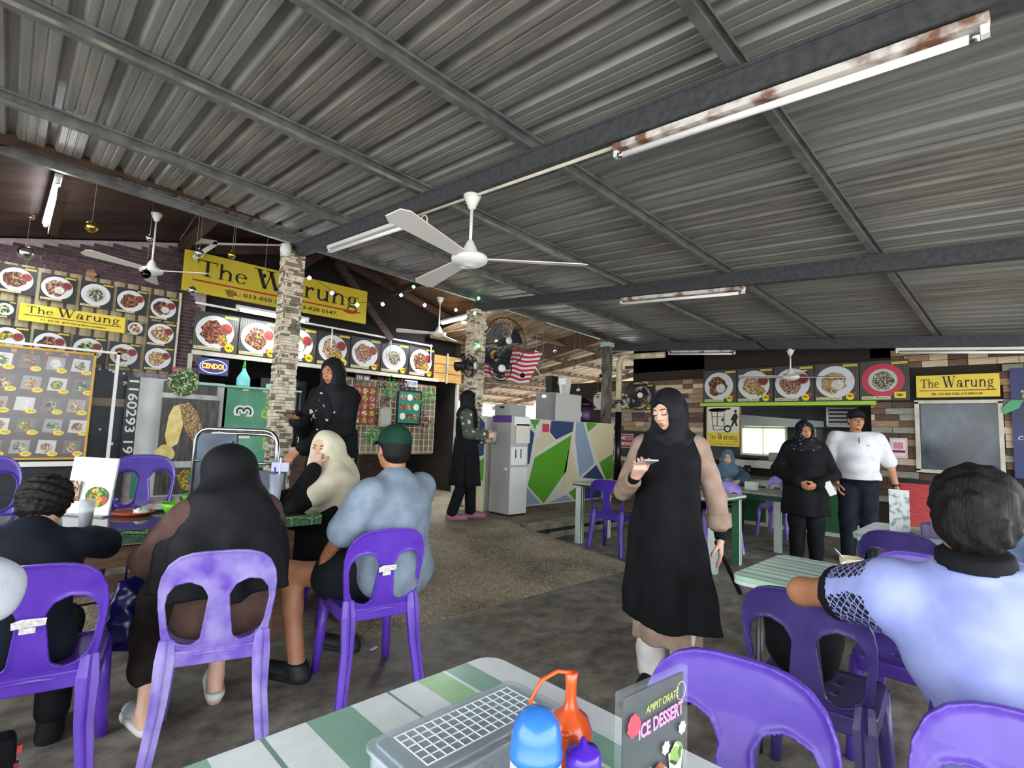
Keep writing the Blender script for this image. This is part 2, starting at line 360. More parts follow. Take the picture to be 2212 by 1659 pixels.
# house ceiling: plywood slope on the near side, split-bamboo matting beyond the ridge
hc_ = struct('ceiling_house', 'dark timber underside of the house roof')
M_ply = mat('plywood_dark', '#2e211d', rough=0.55, color2='#4a3731', vscale=2.2, stretch=(0.6, 5, 1), detail=7)
M_matting = mat('split_bamboo', '#2c1d15', rough=0.7, color2='#6b5138', vscale=16, stretch=(8, 0.6, 1), detail=5)
def slope_panel(x0, x1, y0, y1, name, m, gap=0.01, th=0.018, parent=hc_):
    b = MB(); z0, z1 = gable(x0)+0.02, gable(x1)+0.02; dz = 0.17*(y1-y0)
    b.add([(x0, y0+gap, z0+dz), (x1-gap, y0+gap, z1+dz), (x1-gap, y1, z1), (x0, y1, z0), (x0, y0+gap, z0+th+dz), (x1-gap, y0+gap, z1+th+dz), (x1-gap, y1, z1+th), (x0, y1, z0+th)],
          [(0, 1, 2, 3), (4, 7, 6, 5), (0, 4, 5, 1), (1, 5, 6, 2), (2, 6, 7, 3), (3, 7, 4, 0)])
    b.build(name, m, parent)
for i, x0 in enumerate((-3.4, -2.2, -1.0, 0.2, 1.4)):
    for y0, y1 in ((5.6, 7.5),): slope_panel(x0, x0+1.2, y0, y1, 'plywood_sheet', M_ply)
slope_panel(2.6, 3.2, 5.6, 7.5, 'plywood_sheet', M_ply)
for i in range(6): slope_panel(3.2+i*0.8, 4.0+i*0.8, 5.6, 7.55, 'matting_panel', M_matting)
MB().add([(-4, 5.55, 4.6), (8.6, 5.55, 4.6), (8.6, 12, 4.6), (-4, 12, 4.6), (-4, 5.55, 4.64), (8.6, 5.55, 4.64), (8.6, 12, 4.64), (-4, 12, 4.64)],
         [(0, 3, 2, 1), (4, 5, 6, 7), (0, 1, 5, 4), (1, 2, 6, 5), (2, 3, 7, 6), (3, 0, 4, 7)]).build('roof_cover', M_darkwood, hc_)
MB().prism([(-4, 3.42), (8.6, 3.42), (8.6, 4.62), (-4, 4.62)], 5.50, 5.54).build('light_stop_board', M_darkwood, hc_)  # board added to stop daylight leaking in over the house ceiling
for (p0, p1) in (((3.2, 5.7, 3.93), (3.2, 7.45, 3.93)), ((5.7, 5.75, 3.30), (5.7, 7.45, 3.30)), ((1.5, 7.3, 3.45), (3.2, 7.3, 3.9)), ((3.2, 7.3, 3.9), (5.9, 7.3, 3.2)),
                 ((2.3, 7.35, 3.1), (3.2, 7.35, 3.9)), ((3.1, 7.3, 2.9), (3.1, 7.3, 3.9)), ((4.4, 7.35, 2.75), (3.4, 7.35, 3.8)), ((0.2, 6.9, 3.2), (0.2, 5.7, 3.2)), ((1.4, 5.9, 3.46), (1.4, 7.4, 3.46)), ((4.4, 5.7, 3.55), (4.4, 7.4, 3.55))):
    MB().bar(p0, p1, 0.07, 0.11).build('rafter', M_darkwood, hc_)
# ------------------------------------------------------------------ back shed roof beyond the painted counter
sh = struct('ceiling_shed', 'brown tin shed roof on thin battens behind the counter')
M_tin = mat('brown_tin', '#6b543c', rough=0.6, color2='#a58b66', vscale=3, stretch=(6, 0.8, 1), metal=0.15)
def shed_z(y): return 3.18-0.155*(y-5.75)
for i in range(10):
    x0 = 5.2+i*0.75; b = MB(); vs = []; n = 13
    for y in (5.75, 12.6):
        for k in range(n): vs.append((x0+k*0.0635, y, shed_z(y)+0.06+(0.018 if k % 4 in (1, 2) else 0)))
    b.add(vs, [(k, k+1, n+k+1, n+k) for k in range(n-1)]); b.build('tin_sheet', M_tin, sh, fix=False)
M_batten = mat('batten', '#8a7458', rough=0.7, color2='#5c4a36', vscale=6)
for y in (6.5, 7.4, 8.3, 9.2, 10.1, 11.0, 11.9):
    MB().bar((5.2, y, shed_z(y)+0.02), (12.7, y, shed_z(y)+0.02), 0.05, 0.06).build('batten', M_batten, sh)
for x in (6.4, 8.9, 11.4):
    MB().bar((x, 5.8, shed_z(5.8)-0.07), (x, 12.5, shed_z(12.5)-0.07), 0.08, 0.12).build('rafter', M_batten, sh)
MB().bar((5.2, 9.0, 2.44), (11.2, 9.0, 2.60), 0.09, 0.13).build('tie_beam', M_batten, sh)
for x in (5.9, 12.0):
    MB().box((x, 12.3, 1.1), (0.1, 0.1, 2.2)).build('shed_post', M_batten, sh)
# ------------------------------------------------------------------ kitchen wall (x = 9)
XB = 9.0
wb = struct('wall_back', 'kitchen wall clad in mixed wooden blocks with serving openings')
M_back = mat('wall_gap_dark', '#2a231e', rough=0.9)
def wall_rect(y0, y1, z0, z1, m=M_back, t=0.12):
    MB().box((XB+t/2, (y0+y1)/2, (z0+z1)/2), (t, y1-y0, z1-z0)).build('wall_panel', m, wb)
OP = (1.70, 4.22, 0.98, 1.90)                        # serving opening
WN = (0.33, 1.17, 1.02, 1.95)                        # dark window
wall_rect(4.22, 7.9, 0, 2.45); wall_rect(1.17, 5.7, 2.60, 3.15, t=0.06); wall_rect(4.22, 5.7, 2.45, 3.15, t=0.06); wall_rect(-3.2, 1.17, 2.75, 3.0, t=0.06); wall_rect(1.17, 1.70, 0, 2.75); wall_rect(-3.2, 0.33, 0, 2.75)
wall_rect(OP[0], OP[1], 0, OP[2]); wall_rect(OP[0], OP[1], OP[3], 2.60); wall_rect(WN[0], WN[1], 0, WN[2]); wall_rect(WN[0], WN[1], WN[3], 2.75)
blk = [('#5d4535', '#73584a'), ('#8a6d52', '#a58a6c'), ('#b8a285', '#cdbb9f'), ('#4a3a30', '#5e4a3d'), ('#7f7d72', '#9a988c')]
blm = [mat('wood_block_%d' % i, c, rough=0.75, color2=c2, vscale=4, stretch=(1, 2, 14), bump=0.15) for i, (c, c2) in enumerate(blk)]
BLK = []
for i in range(5):
    for l in (0.20, 0.28, 0.36):
        BLK.append((l, MB().box((0, 0, 0), (0.03, l, 0.082)).mesh('wood_block', blm[i])))
def blocks(y0, y1, z0, z1):
    n = 0; z = z0
    while z+0.07 < z1:
        y = y0
        while y < y1-0.03:
            l, me = random.choice(BLK); l2 = min(l, y1-y)
            o = bpy.data.objects.new('wood_block', me); link(o, wb)
            o.location = (XB-0.012-random.uniform(0, 0.014), y+l2/2, z+0.044); o.scale = (1, (l2-0.006)/l, 1); n += 1
            y += l2
        z += 0.088
    return n
NBLK = blocks(1.17, 1.70, 0.55, 1.97)+blocks(4.22, 6.35, 0.75, 2.42)+blocks(0.33-0.55, 1.45, 2.43, 2.70)+blocks(0.1, 0.33, 1.1, 2.43)+blocks(0.33, 1.17, 0.45, 1.0)
# kitchen interior box behind the openings
ki = struct('wall_kitchen', 'dim kitchen room behind the serving openings')
M_kit = mat('kitchen_paint', '#5b6163', rough=0.8, color2='#45494b', vscale=2)
MB().box((11.6, 2.2, 1.5), (0.1, 7.6, 3.0)).build('far_wall', M_kit, ki)
MB().box((10.3, -1.6, 1.5), (2.6, 0.1, 3.0)).build('side_wall', M_kit, ki)
MB().box((10.4, 2.2, 2.75), (2.5, 7.6, 0.06)).build('kitchen_ceiling', M_kit, ki)
MB().box((10.4, 2.2, 0.02), (2.5, 7.6, 0.06)).build('kitchen_floor', M_floor, ki)
# bright garden window in the far kitchen wall
fw_ = MB().box((0, 0, 0), (0.06, 0.95, 0.62)).build('window_1', M_white, loc=(11.53, 4.10, 1.33)); tag(fw_, 'white kitchen window onto green garden', kind='structure')
for i in range(2):
    MB().box((-0.035, -0.22+i*0.44, 0), (0.012, 0.40, 0.52)).build('pane', mat('garden_glow', '#d9edb0', rough=0.3, color2='#f6fbe8', vscale=7, emit=0.0) if False else mat('bright_garden_pane', '#cfe6a6', rough=0.2, emit=1.6), fw_)
# window frames on the hall side
def frame(y0, y1, z0, z1, wd, m, name, label):
    t = struct(name, label, (XB-0.03, (y0+y1)/2, (z0+z1)/2))
    hy, hz = (y1-y0)/2, (z1-z0)/2
    for c, s in (((0, 0, hz), (0.06, y1-y0+wd, wd)), ((0, 0, -hz), (0.06, y1-y0+wd, wd)), ((0, hy, 0), (0.06, wd, z1-z0)), ((0, -hy, 0), (0.06, wd, z1-z0))):
        MB().box(c, s).build('window_frame', m, t)
    return t
frame(*WN, 0.045, M_offw, 'window_2', 'white framed window with opaque dark sheet under the small yellow sign')
MB().box((XB+0.03, (WN[0]+WN[1])/2, (WN[2]+WN[3])/2), (0.01, WN[1]-WN[0], WN[3]-WN[2])).build('window_3', mat('dim_room_pane', '#2b3238', rough=0.22, color2='#5b666e', vscale=2.6, lo=0.42, hi=0.75))  # opaque pane; the dimness of the room behind is in its colour
tag(bpy.data.objects['window_3'], 'opaque side window pane coloured like the dim room behind plastic sheet', kind='structure')
# ------------------------------------------------------------------ solid modelling on a grid (smooth unions meshed by surface nets)
def smin(a, b, k):
    if k <= 0: return np.minimum(a, b)
    h = np.clip(0.5+0.5*(b-a)/k, 0, 1); return b+(a-b)*h-k*h*(1-h)
class Prim:
    def __init__(self, f, lo, hi, k=0.02, op='u'): self.f = f; self.lo = np.array(lo, float); self.hi = np.array(hi, float); self.k = k; self.op = op
def cone(a, b, ra, rb, k=0.02, op='u'):
    a = np.array(a, np.float32); b = np.array(b, np.float32); ab = b-a; L2 = max(float(ab@ab), 1e-9)
    def f(X, Y, Z):
        px, py, pz = X-a[0], Y-a[1], Z-a[2]
        t = np.clip((px*ab[0]+py*ab[1]+pz*ab[2])/L2, 0, 1)
        return np.sqrt((px-t*ab[0])**2+(py-t*ab[1])**2+(pz-t*ab[2])**2)-(ra+(rb-ra)*t)
    r = max(ra, rb); return Prim(f, np.minimum(a, b)-r, np.maximum(a, b)+r, k, op)
def ell(c, r, rot=None, k=0.02, op='u'):
    c = np.array(c, np.float32); r = np.array(r, np.float32); Rm = None if rot is None else np.array(rot, np.float32)
    def f(X, Y, Z):
        q = [X-c[0], Y-c[1], Z-c[2]]
        if Rm is not None: q = [q[0]*Rm[0, i]+q[1]*Rm[1, i]+q[2]*Rm[2, i] for i in range(3)]
        k0 = np.sqrt((q[0]/r[0])**2+(q[1]/r[1])**2+(q[2]/r[2])**2)+1e-9
        k1 = np.sqrt((q[0]/r[0]**2)**2+(q[1]/r[1]**2)**2+(q[2]/r[2]**2)**2)+1e-9
        return k0*(k0-1)/k1
    m = float(r.max()) if Rm is not None else r
    return Prim(f, c-m, c+m, k, op)
def half(n, d, k=0.0):                               # keep the side where n.p < d
    n = np.array(n, np.float32); n = n/np.linalg.norm(n)
    return Prim(lambda X, Y, Z: X*n[0]+Y*n[1]+Z*n[2]-d, (-9,)*3, (9,)*3, k, 'i')
def fn(f, lo, hi, k=0.02, op='u'): return Prim(f, lo, hi, k, op)
def solid(prims, vox, warp=None):
    """returns vertices, quads"""
    us = [p for p in prims if p.op == 'u']
    lo = np.min([p.lo for p in us], 0)-3*vox; hi = np.max([p.hi for p in us], 0)+3*vox
    n = np.ceil((hi-lo)/vox).astype(int)+1
    ax = [(lo[i]+vox*np.arange(n[i])).astype(np.float32) for i in range(3)]
    D = np.full(n, 1.0, np.float32)
    for p in prims:
        m = p.k+4*vox
        if p.op == 'i': s = [slice(0, n[i]) for i in range(3)]
        else:
            i0 = np.clip(np.floor((p.lo-m-lo)/vox).astype(int), 0, n); i1 = np.clip(np.ceil((p.hi+m-lo)/vox).astype(int)+1, 0, n)
            s = [slice(i0[i], i1[i]) for i in range(3)]
            if any(i1[i] <= i0[i] for i in range(3)): continue
        X = ax[0][s[0]][:, None, None]; Y = ax[1][s[1]][None, :, None]; Z = ax[2][s[2]][None, None, :]
        d = p.f(X, Y, Z); sub = D[tuple(s)]
        if p.op == 'u': D[tuple(s)] = smin(sub, d, p.k)
        else:
            e = -d if p.op == 's' else d
            D[tuple(s)] = -smin(-sub, -e, p.k)
    if warp is not None:
        D += warp(ax[0][:, None, None], ax[1][None, :, None], ax[2][None, None, :])
    for a in range(3):                               # closed at the border
        ix = [slice(None)]*3; ix[a] = 0; D[tuple(ix)] = 1; ix[a] = -1; D[tuple(ix)] = 1
    ins = D < 0
    c = [(i, j, k) for i in (0, 1) for j in (0, 1) for k in (0, 1)]
    cnt = np.zeros(np.array(n)-1, np.int8)
    for (i, j, k) in c: cnt += ins[i:n[0]-1+i, j:n[1]-1+j, k:n[2]-1+k]
    act = (cnt > 0) & (cnt < 8); idx = np.argwhere(act)
    if len(idx) == 0: return np.zeros((0, 3)), np.zeros((0, 4), int)
    vals = {q: D[idx[:, 0]+q[0], idx[:, 1]+q[1], idx[:, 2]+q[2]] for q in c}
    acc = np.zeros((len(idx), 3)); num = np.zeros(len(idx))
    for q in c:
        for a in range(3):
            if q[a] == 0:
                q2 = list(q); q2[a] = 1; q2 = tuple(q2); d0, d1 = vals[q], vals[q2]
                m = (d0 < 0) != (d1 < 0); t = np.zeros(len(idx)); t[m] = d0[m]/(d0[m]-d1[m])
                p = np.array(q, float)[None, :].repeat(len(idx), 0); p[:, a] += t
                acc[m] += p[m]; num[m] += 1
    V = lo+vox*(idx+acc/num[:, None])
    vid = np.full(act.shape, -1, np.int64); vid[act] = np.arange(len(idx))
    F = []
    for a in range(3):
        b_, c_ = (a+1) % 3, (a+2) % 3
        s0 = [slice(None)]*3; s1 = [slice(None)]*3; s0[a] = slice(0, n[a]-1); s1[a] = slice(1, n[a])
        A, B = ins[tuple(s0)], ins[tuple(s1)]; e = np.argwhere(A != B)
        e = e[(e[:, b_] > 0) & (e[:, c_] > 0) & (e[:, b_] < n[b_]-1) & (e[:, c_] < n[c_]-1)]
        fl_ = A[e[:, 0], e[:, 1], e[:, 2]]
        def g(db, dc):
            q = e.copy(); q[:, b_] -= db; q[:, c_] -= dc; return vid[q[:, 0], q[:, 1], q[:, 2]]
        Q = np.stack([g(1, 1), g(0, 1), g(0, 0), g(1, 0)], 1); Q[~fl_] = Q[~fl_][:, ::-1]
        F.append(Q)
    F = np.concatenate(F); F = F[(F >= 0).all(1)]
    return V, F
def relax(V, F, it=2, lam=0.5):
    for _ in range(it):
        acc = np.zeros_like(V); num = np.zeros(len(V))
        for i in range(4):
            np.add.at(acc, F[:, i], V[F[:, (i+1) % 4]]); np.add.at(num, F[:, i], 1)
            np.add.at(acc, F[:, i], V[F[:, i-1]]); np.add.at(num, F[:, i], 1)
        V = V+lam*(acc/np.maximum(num, 1)[:, None]-V)
    return V
def np_mesh(name, parts, mats):
    """parts: list of (V, F, material index or array)"""
    Vs = []; Fs = []; Ms = []; n = 0
    for V, F, mi in parts:
        Vs.append(V); Fs.append(F+n); n += len(V); Ms.append(np.full(len(F), mi) if np.isscalar(mi) else mi)
    V = np.concatenate(Vs); F = np.concatenate(Fs); mi = np.concatenate(Ms).astype(np.int32)
    me = bpy.data.meshes.new(name); me.vertices.add(len(V)); me.vertices.foreach_set('co', V.astype(np.float32).ravel())
    me.loops.add(F.size); me.loops.foreach_set('vertex_index', F.astype(np.int32).ravel())
    me.polygons.add(len(F)); me.polygons.foreach_set('loop_start', np.arange(0, F.size, 4, dtype=np.int32)); me.polygons.foreach_set('loop_total', np.full(len(F), 4, np.int32))
    for m in (mats if isinstance(mats, (list, tuple)) else [mats]): me.materials.append(m)
    me.polygons.foreach_set('material_index', mi); me.polygons.foreach_set('use_smooth', np.ones(len(F), bool))
    me.update(calc_edges=True); return me
def sdf_obj(name, prims, vox, mats, parent=None, warp=None, smooth=2, colour=None):
    V, F = solid(prims, vox, warp); V = relax(V, F, smooth)
    mi = 0 if colour is None else colour(V[F].mean(1))
    o = bpy.data.objects.new(name, np_mesh(name, [(V, F, mi)], mats)); return link(o, parent)
def poly_sd(pts):
    P = np.array(pts, np.float32); Q = np.roll(P, -1, 0)
    def f(x, z):
        d = np.full(np.broadcast(x, z).shape, 9.0, np.float32); ins = np.zeros(d.shape, bool)
        for (ax, az), (bx, bz) in zip(P, Q):
            ex, ez = bx-ax, bz-az; wx, wz = x-ax, z-az
            t = np.clip((wx*ex+wz*ez)/(ex*ex+ez*ez), 0, 1); d = np.minimum(d, (wx-t*ex)**2+(wz-t*ez)**2)
            c = ((az <= z) & (bz > z)) | ((bz <= z) & (az > z))
            with np.errstate(divide='ignore', invalid='ignore'): xi = ax+(z-az)/(bz-az if bz != az else 1e-9)*ex
            ins ^= c & (x < xi)
        d = np.sqrt(d); return np.where(ins, -d, d)
    return f
# ------------------------------------------------------------------ purple plastic chairs
def plastic(name, c, c2, rough=0.38, lo=0.4, hi=0.7, vs=6):
    return mat(name, c, rough=rough, color2=c2, vscale=vs, detail=7, lo=lo, hi=hi, coat=0.15)
P_viv = plastic('purple_vivid', '#5830aa', '#6842bc', 0.34)
P_mid = plastic('purple_mid', '#50349a', '#6146ac', 0.36)
P_fade = plastic('purple_faded', '#6a4cb4', '#9d8ecb', 0.5, 0.35, 0.62, 9)
P_dull = plastic('purple_dull', '#382a66', '#4f4180', 0.4)
P_deep = plastic('purple_deep', '#3a2383', '#4b2f9c', 0.34)
def chair_parts():
    half_ = [(0.05, 0.805), (0.10, 0.80), (0.145, 0.785), (0.18, 0.755), (0.202, 0.71), (0.210, 0.66), (0.207, 0.60), (0.197, 0.52), (0.188, 0.46), (0.182, 0.43), (0.15, 0.405)]
    out = [(x, z) for x, z in half_]+[(-x, z) for x, z in half_[::-1]]
    so_ = poly_sd(out)
    hp = [(0.060, 0.625), (0.075, 0.652), (0.105, 0.665), (0.138, 0.658), (0.155, 0.635), (0.160, 0.60), (0.148, 0.52), (0.138, 0.492), (0.118, 0.474), (0.092, 0.468), (0.078, 0.478)]
    h1 = poly_sd(hp); h2 = poly_sd([(-x, z) for x, z in hp[::-1]])
    def yb(x, z): return -0.185-0.20*np.maximum(z-0.43, 0)-0.10*np.maximum(z-0.6, 0)**2+0.62*x*x
    def back(X, Y, Z):
        d2 = np.maximum(so_(X, Z), np.maximum(0.022-h1(X, Z), 0.022-h2(X, Z)))
        d2 = np.broadcast_to(d2, np.broadcast(X, Y, Z).shape)
        t = 0.0055+0.0075*np.clip(1+d2/0.014, 0, 1)
        return np.maximum(np.abs(Y-yb(X, Z))*0.95-t, d2)
    Vb = solid([fn(back, (-0.23, -0.32, 0.39), (0.23, -0.13, 0.83), 0.0)], 0.0042)
    st = poly_sd(rrect(0, 0.012, 0.40, 0.41, 0.06, 5))
    def seat(X, Y, Z):
        d2 = st(X+0*Y, Y+0*X); zc = 0.425-0.012*np.exp(-((X/0.15)**2+((Y+0.02)/0.15)**2)) - 0.035*np.clip((Y-0.15)/0.08, 0, 1)**2
        sh_ = np.maximum(np.abs(Z-zc)-0.006, d2)
        sk = np.maximum(np.abs(d2+0.006)-0.005, np.abs(Z-0.398)-0.030)
        d = np.minimum(sh_, sk)
        for hx in (-0.055, 0.055):
            for hy in (-0.02, 0.07):
                d = np.maximum(d, -np.maximum(np.abs(X-hx)-0.011, np.abs(Y-hy)-0.014)+0*Z)
        return d
    Vs = solid([fn(seat, (-0.215, -0.21, 0.36), (0.215, 0.235, 0.445), 0.0)], 0.006)
    return Vb, Vs
_Vb, _Vs = chair_parts()
def leg_mb(s, front):
    b = MB()
    if front: top, bot = Vector((s*0.176, 0.176, 0.405)), Vector((s*0.200, 0.215, 0.0)); n = 8; r0, r1 = 0.030, 0.021
    else: top, bot = Vector((s*0.168, -0.176, 0.47)), Vector((s*0.205, -0.265, 0.0))
    if front:
        b.tube([bot, bot.lerp(top, 0.5), top], [r1, (r0+r1)/2, r0], 10)
    else:                                            # flared channel with a centre ridge
        sec = []
        for k, (wx, wy) in ((0.0, (0.024, 0.018)), (0.55, (0.028, 0.020)), (0.85, (0.034, 0.022)), (1.0, (0.026, 0.014))):
            c = bot.lerp(top, k); c.x -= s*0.02*math.sin(math.pi*k)*0.6
            sec.append([c+Vector((dx*wx, dy*wy, 0)) for dx, dy in ((-1, 0.6), (-1, -0.6), (-0.3, -0.75), (0, -1.15), (0.3, -0.75), (1, -0.6), (1, 0.6))])
        n = 7; vs = [p for q in sec for p in q]
        fs = [(i*n+k, i*n+(k+1) % n, (i+1)*n+(k+1) % n, (i+1)*n+k) for i in range(3) for k in range(n)]+[tuple(range(n))[::-1], tuple(range(3*n, 4*n))]
        b.add(vs, fs)
    return b
CH = {}
def chair_proto(m):
    t = bpy.data.objects.new('plastic_chair', None)
    def part(nm, me):
        o = bpy.data.objects.new(nm, me); o.parent = t; return o
    L = [part('backrest', np_mesh('backrest', [(relax(_Vb[0], _Vb[1], 5), _Vb[1], 0)], m)), part('seat', np_mesh('seat', [(relax(_Vs[0], _Vs[1], 1), _Vs[1], 0)], m))]
    for s in (-1, 1):
        for fr in (True, False): L.append(part('leg', leg_mb(s, fr).mesh('leg', m, smooth=fr)))
    return L
def chair(x, y, face, m, label, group=None, z=0.0, tilt=0.0):
    if m.name not in CH: CH[m.name] = chair_proto(m)
    t = thing('plastic_chair', label, 'chair', (x, y, z), R_(face)-math.pi/2, group); t.scale = (1, 1, 1.045)
    for p in CH[m.name]:
        c = p.copy(); c.parent = t; COL.objects.link(c)
    return t
def sticker(ch):
    b = MB(); b.poly([(-0.045, 0.60), (0.043, 0.605), (0.045, 0.628), (-0.02, 0.630), (-0.047, 0.622)], -0.246); b.poly([(-0.025, 0.582), (0.018, 0.583), (0.018, 0.601), (-0.025, 0.600)], -0.2435)
    o = b.build('sticker', mat('paper_label', '#e3e1dc', rough=0.7, color2='#bdbab2', vscale=90), ch, fix=False); o['label'] = 'torn white paper label'
c = chair(0.18, 2.66, 78, P_viv, 'vivid purple plastic chair under the boy in navy, paper label on back'); sticker(c)
chair(0.75, 2.53, 72, P_fade, 'sun-faded lavender plastic chair under the woman in long black headscarf')
c = chair(1.49, 2.56, 80, P_viv, 'bright purple plastic chair under the man in green cap'); sticker(c)
chair(1.03, 0.48, 188, P_mid, 'purple plastic chair pushed against the striped table with the clear cutlery box')
chair(2.27, 0.62, 5, P_dull, 'scuffed purple plastic chair with the lavender-shirt man resting an elbow on it')
chair(2.93, 0.42, 180, P_mid, 'purple plastic chair pushed under the table with the coffee cup')
chair(1.93, 0.02, 2, P_dull, 'dark purple plastic chair under the man in lavender polo')
chair(1.22, 0.00, 183, P_mid, 'glossy purple plastic chair back to back with the lavender-shirt man chair')
chair(4.10, 0.62, 2, P_dull, 'dusty purple plastic chair at the table with the condiment basket')
chair(5.18, 3.52, 12, P_deep, 'deep purple plastic chair at white table beside the painted counter')
chair(5.15, 2.86, 8, P_deep, 'deep purple plastic chair at white table half behind the apron woman')
chair(6.45, 2.80, 30, P_fade, 'pale purple plastic chair in front of the woman in blue headscarf')
chair(7.98, 2.66, 178, P_fade, 'pale purple plastic chair at the green-edged cloth table')
chair(1.86, 3.58, 172, P_deep, 'purple plastic chair under the woman in cream headscarf')
chair(0.80, 4.70, 262, P_deep, 'deep purple plastic chair behind the table, backrest to the tortilla banner', z=PZ)
chair(-0.05, 4.75, 275, P_deep, 'deep purple plastic chair behind the table, backrest to the menu board', z=PZ)
chair(3.62, -0.10, 0, P_dull, 'purple plastic chair under the diner in blue shirt')
chair(-0.38, 1.80, 88, P_dull, 'purple plastic chair under the diner in white shirt')
# ------------------------------------------------------------------ striped tables
def stripe_mat(name, axis, seq, scale_len, rough=0.28):
    """colour bands along one object axis; seq = [(width, colour)]"""
    m = mat(name, '#dddddd', rough=rough)
    N, L, b = nodes_of(m); tc = N.new('ShaderNodeTexCoord'); sp = N.new('ShaderNodeSeparateXYZ'); L.new(tc.outputs['Object'], sp.inputs[0])
    tot = sum(w_ for w_, _ in seq); dv = N.new('ShaderNodeMath'); dv.operation = 'DIVIDE'; dv.inputs[1].default_value = tot; L.new(sp.outputs[axis], dv.inputs[0])
    fr = N.new('ShaderNodeMath'); fr.operation = 'FRACT'; L.new(dv.outputs[0], fr.inputs[0])
    st = []; a = 0.0
    for w_, c_ in seq: st.append((a/tot, c_)); a += w_
    rp = ramp(N, st, 'CONSTANT'); L.new(fr.outputs[0], rp.inputs[0])
    nz = N.new('ShaderNodeTexNoise'); nz.inputs['Scale'].default_value = 30; L.new(tc.outputs['Object'], nz.inputs['Vector'])
    mx = N.new('ShaderNodeMixRGB'); mx.blend_type = 'MULTIPLY'; mx.inputs[0].default_value = 0.18; L.new(rp.outputs[0], mx.inputs[1]); L.new(nz.outputs[0], mx.inputs[2]); L.new(mx.outputs[0], b.inputs['Base Color'])
    return m
GA, GB, WH, DG = '#a3d69c', '#93bba6', '#f0f4f4', '#7fa092'
M_str = stripe_mat('striped_vinyl', 0, [(0.085, WH), (0.008, DG), (0.075, WH), (0.075, GA), (0.008, WH), (0.07, GB), (0.09, WH), (0.008, DG), (0.08, WH), (0.10, GB)], 1)
M_str2 = stripe_mat('striped_vinyl_fine', 0, [(0.05, '#dff0ee'), (0.03, '#9cc0b2'), (0.03, '#e9f5f3'), (0.045, '#b2d8ba'), (0.03, '#d3e8e4'), (0.035, '#93b5ad')], 1)
M_grn = mat('green_edge', '#1d5a35', rough=0.4)
M_steel_leg = mat('leg_steel', '#4a4b4b', rough=0.4, metal=0.6)
def hall_table(name, label, x0, x1, y0, y1, h, topm, legs='steel'):
    t = thing(name, label, 'table', ((x0+x1)/2, (y0+y1)/2, 0))
    w_, d_ = x1-x0, y1-y0
    b = MB(); b.hprism(rrect(0, 0, w_, d_, 0.055, 5), h-0.022, h); b.build('table_top', topm, t, bevel=0.004)
    MB().hprism(rrect(0, 0, w_-0.004, d_-0.004, 0.053, 5), h-0.038, h-0.021).build('edge_band', M_grn if legs != 'steel' else mat('pale_edge', '#c9d4d2', rough=0.4), t)
    for sx in (-1, 1):
        for sy in (-1, 1):
            b = MB(); lx, ly = sx*(w_/2-0.08), sy*(d_/2-0.09)
            if legs == 'steel':
                b.tube([(lx, ly, 0.0), (lx-sx*0.03, ly, h-0.035)], 0.0165, 8); b.build('leg', M_steel_leg, t, smooth=True)
            else:
                b.box((lx, ly, (h-0.035)/2), (0.075, 0.075, h-0.035)); b.build('leg', legs, t)
    for sy in (-1, 1): MB().tube([(-w_/2+0.09, sy*(d_/2-0.09), h-0.09), (w_/2-0.09, sy*(d_/2-0.09), h-0.09)], 0.012, 6).build('brace', M_steel_leg, t, smooth=True)
    return t
hall_table('dining_table', 'green and white striped table with clear cutlery box and sauce bottles', 0.18, 1.00, -0.75, 1.065, 0.75, M_str)
hall_table('dining_table', 'striped table with the coffee cup', 2.38, 3.03, -0.55, 0.995, 0.75, M_str2)
hall_table('dining_table', 'striped table with menu stand and condiment basket', 4.18, 4.92, -0.60, 0.925, 0.75, M_str2)
M_legstr = stripe_mat('leg_stripes', 0, [(0.022, '#2f6e45'), (0.02, '#dfe6e0'), (0.018, '#123a25'), (0.02, '#dfe6e0')], 1, 0.45)
hall_table('dining_table', 'white-topped table with green legs in front of painted counter', 5.12, 5.86, 2.25, 4.12, 0.75, mat('cream_top', '#cfccbd', rough=0.35, color2='#bdb9a8', vscale=7), M_legstr)
t = hall_table('dining_table', 'table with dark green band carrying the pink tray', 6.75, 7.50, 2.18, 3.75, 0.70, mat('worn_white_top', '#b9b5a8', rough=0.4, color2='#8c887a', vscale=9), M_legstr)
MB().box((0, 0, 0.645), (0.755, 1.575, 0.055)).build('apron', mat('dark_green_band', '#143d28', rough=0.45), t)
# ------------------------------------------------------------------ lettering
def text_obj(body, size, m, parent, x, z, y=-0.004, align='CENTER', rot=0.0, shear=0.0, wide=1.0, name='lettering', bold=0.0, fit=None):
    cu = bpy.data.curves.new('txt', 'FONT'); cu.body = body; cu.size = size; cu.align_x = align; cu.align_y = 'CENTER'; cu.shear = shear; cu.offset = bold; cu.resolution_u = 3
    t = bpy.data.objects.new('txt', cu); me = bpy.data.meshes.new_from_object(t)
    bpy.data.objects.remove(t); bpy.data.curves.remove(cu)
    co = np.zeros(len(me.vertices)*3, np.float32); me.vertices.foreach_get('co', co); co = co.reshape(-1, 3)
    if fit and len(co):
        wd = co[:, 0].max()-co[:, 0].min(); wide = fit/max(wd, 1e-6)
    X = co[:, 0]*wide; Z = co[:, 1]; c, s = math.cos(rot), math.sin(rot)
    out = np.stack([x+X*c-Z*s, np.full(len(X), y), z+X*s+Z*c], 1).astype(np.float32)
    me.vertices.foreach_set('co', out.ravel()); me.materials.clear(); me.materials.append(m); me.update()
    o = bpy.data.objects.new(name, me); return link(o, parent)
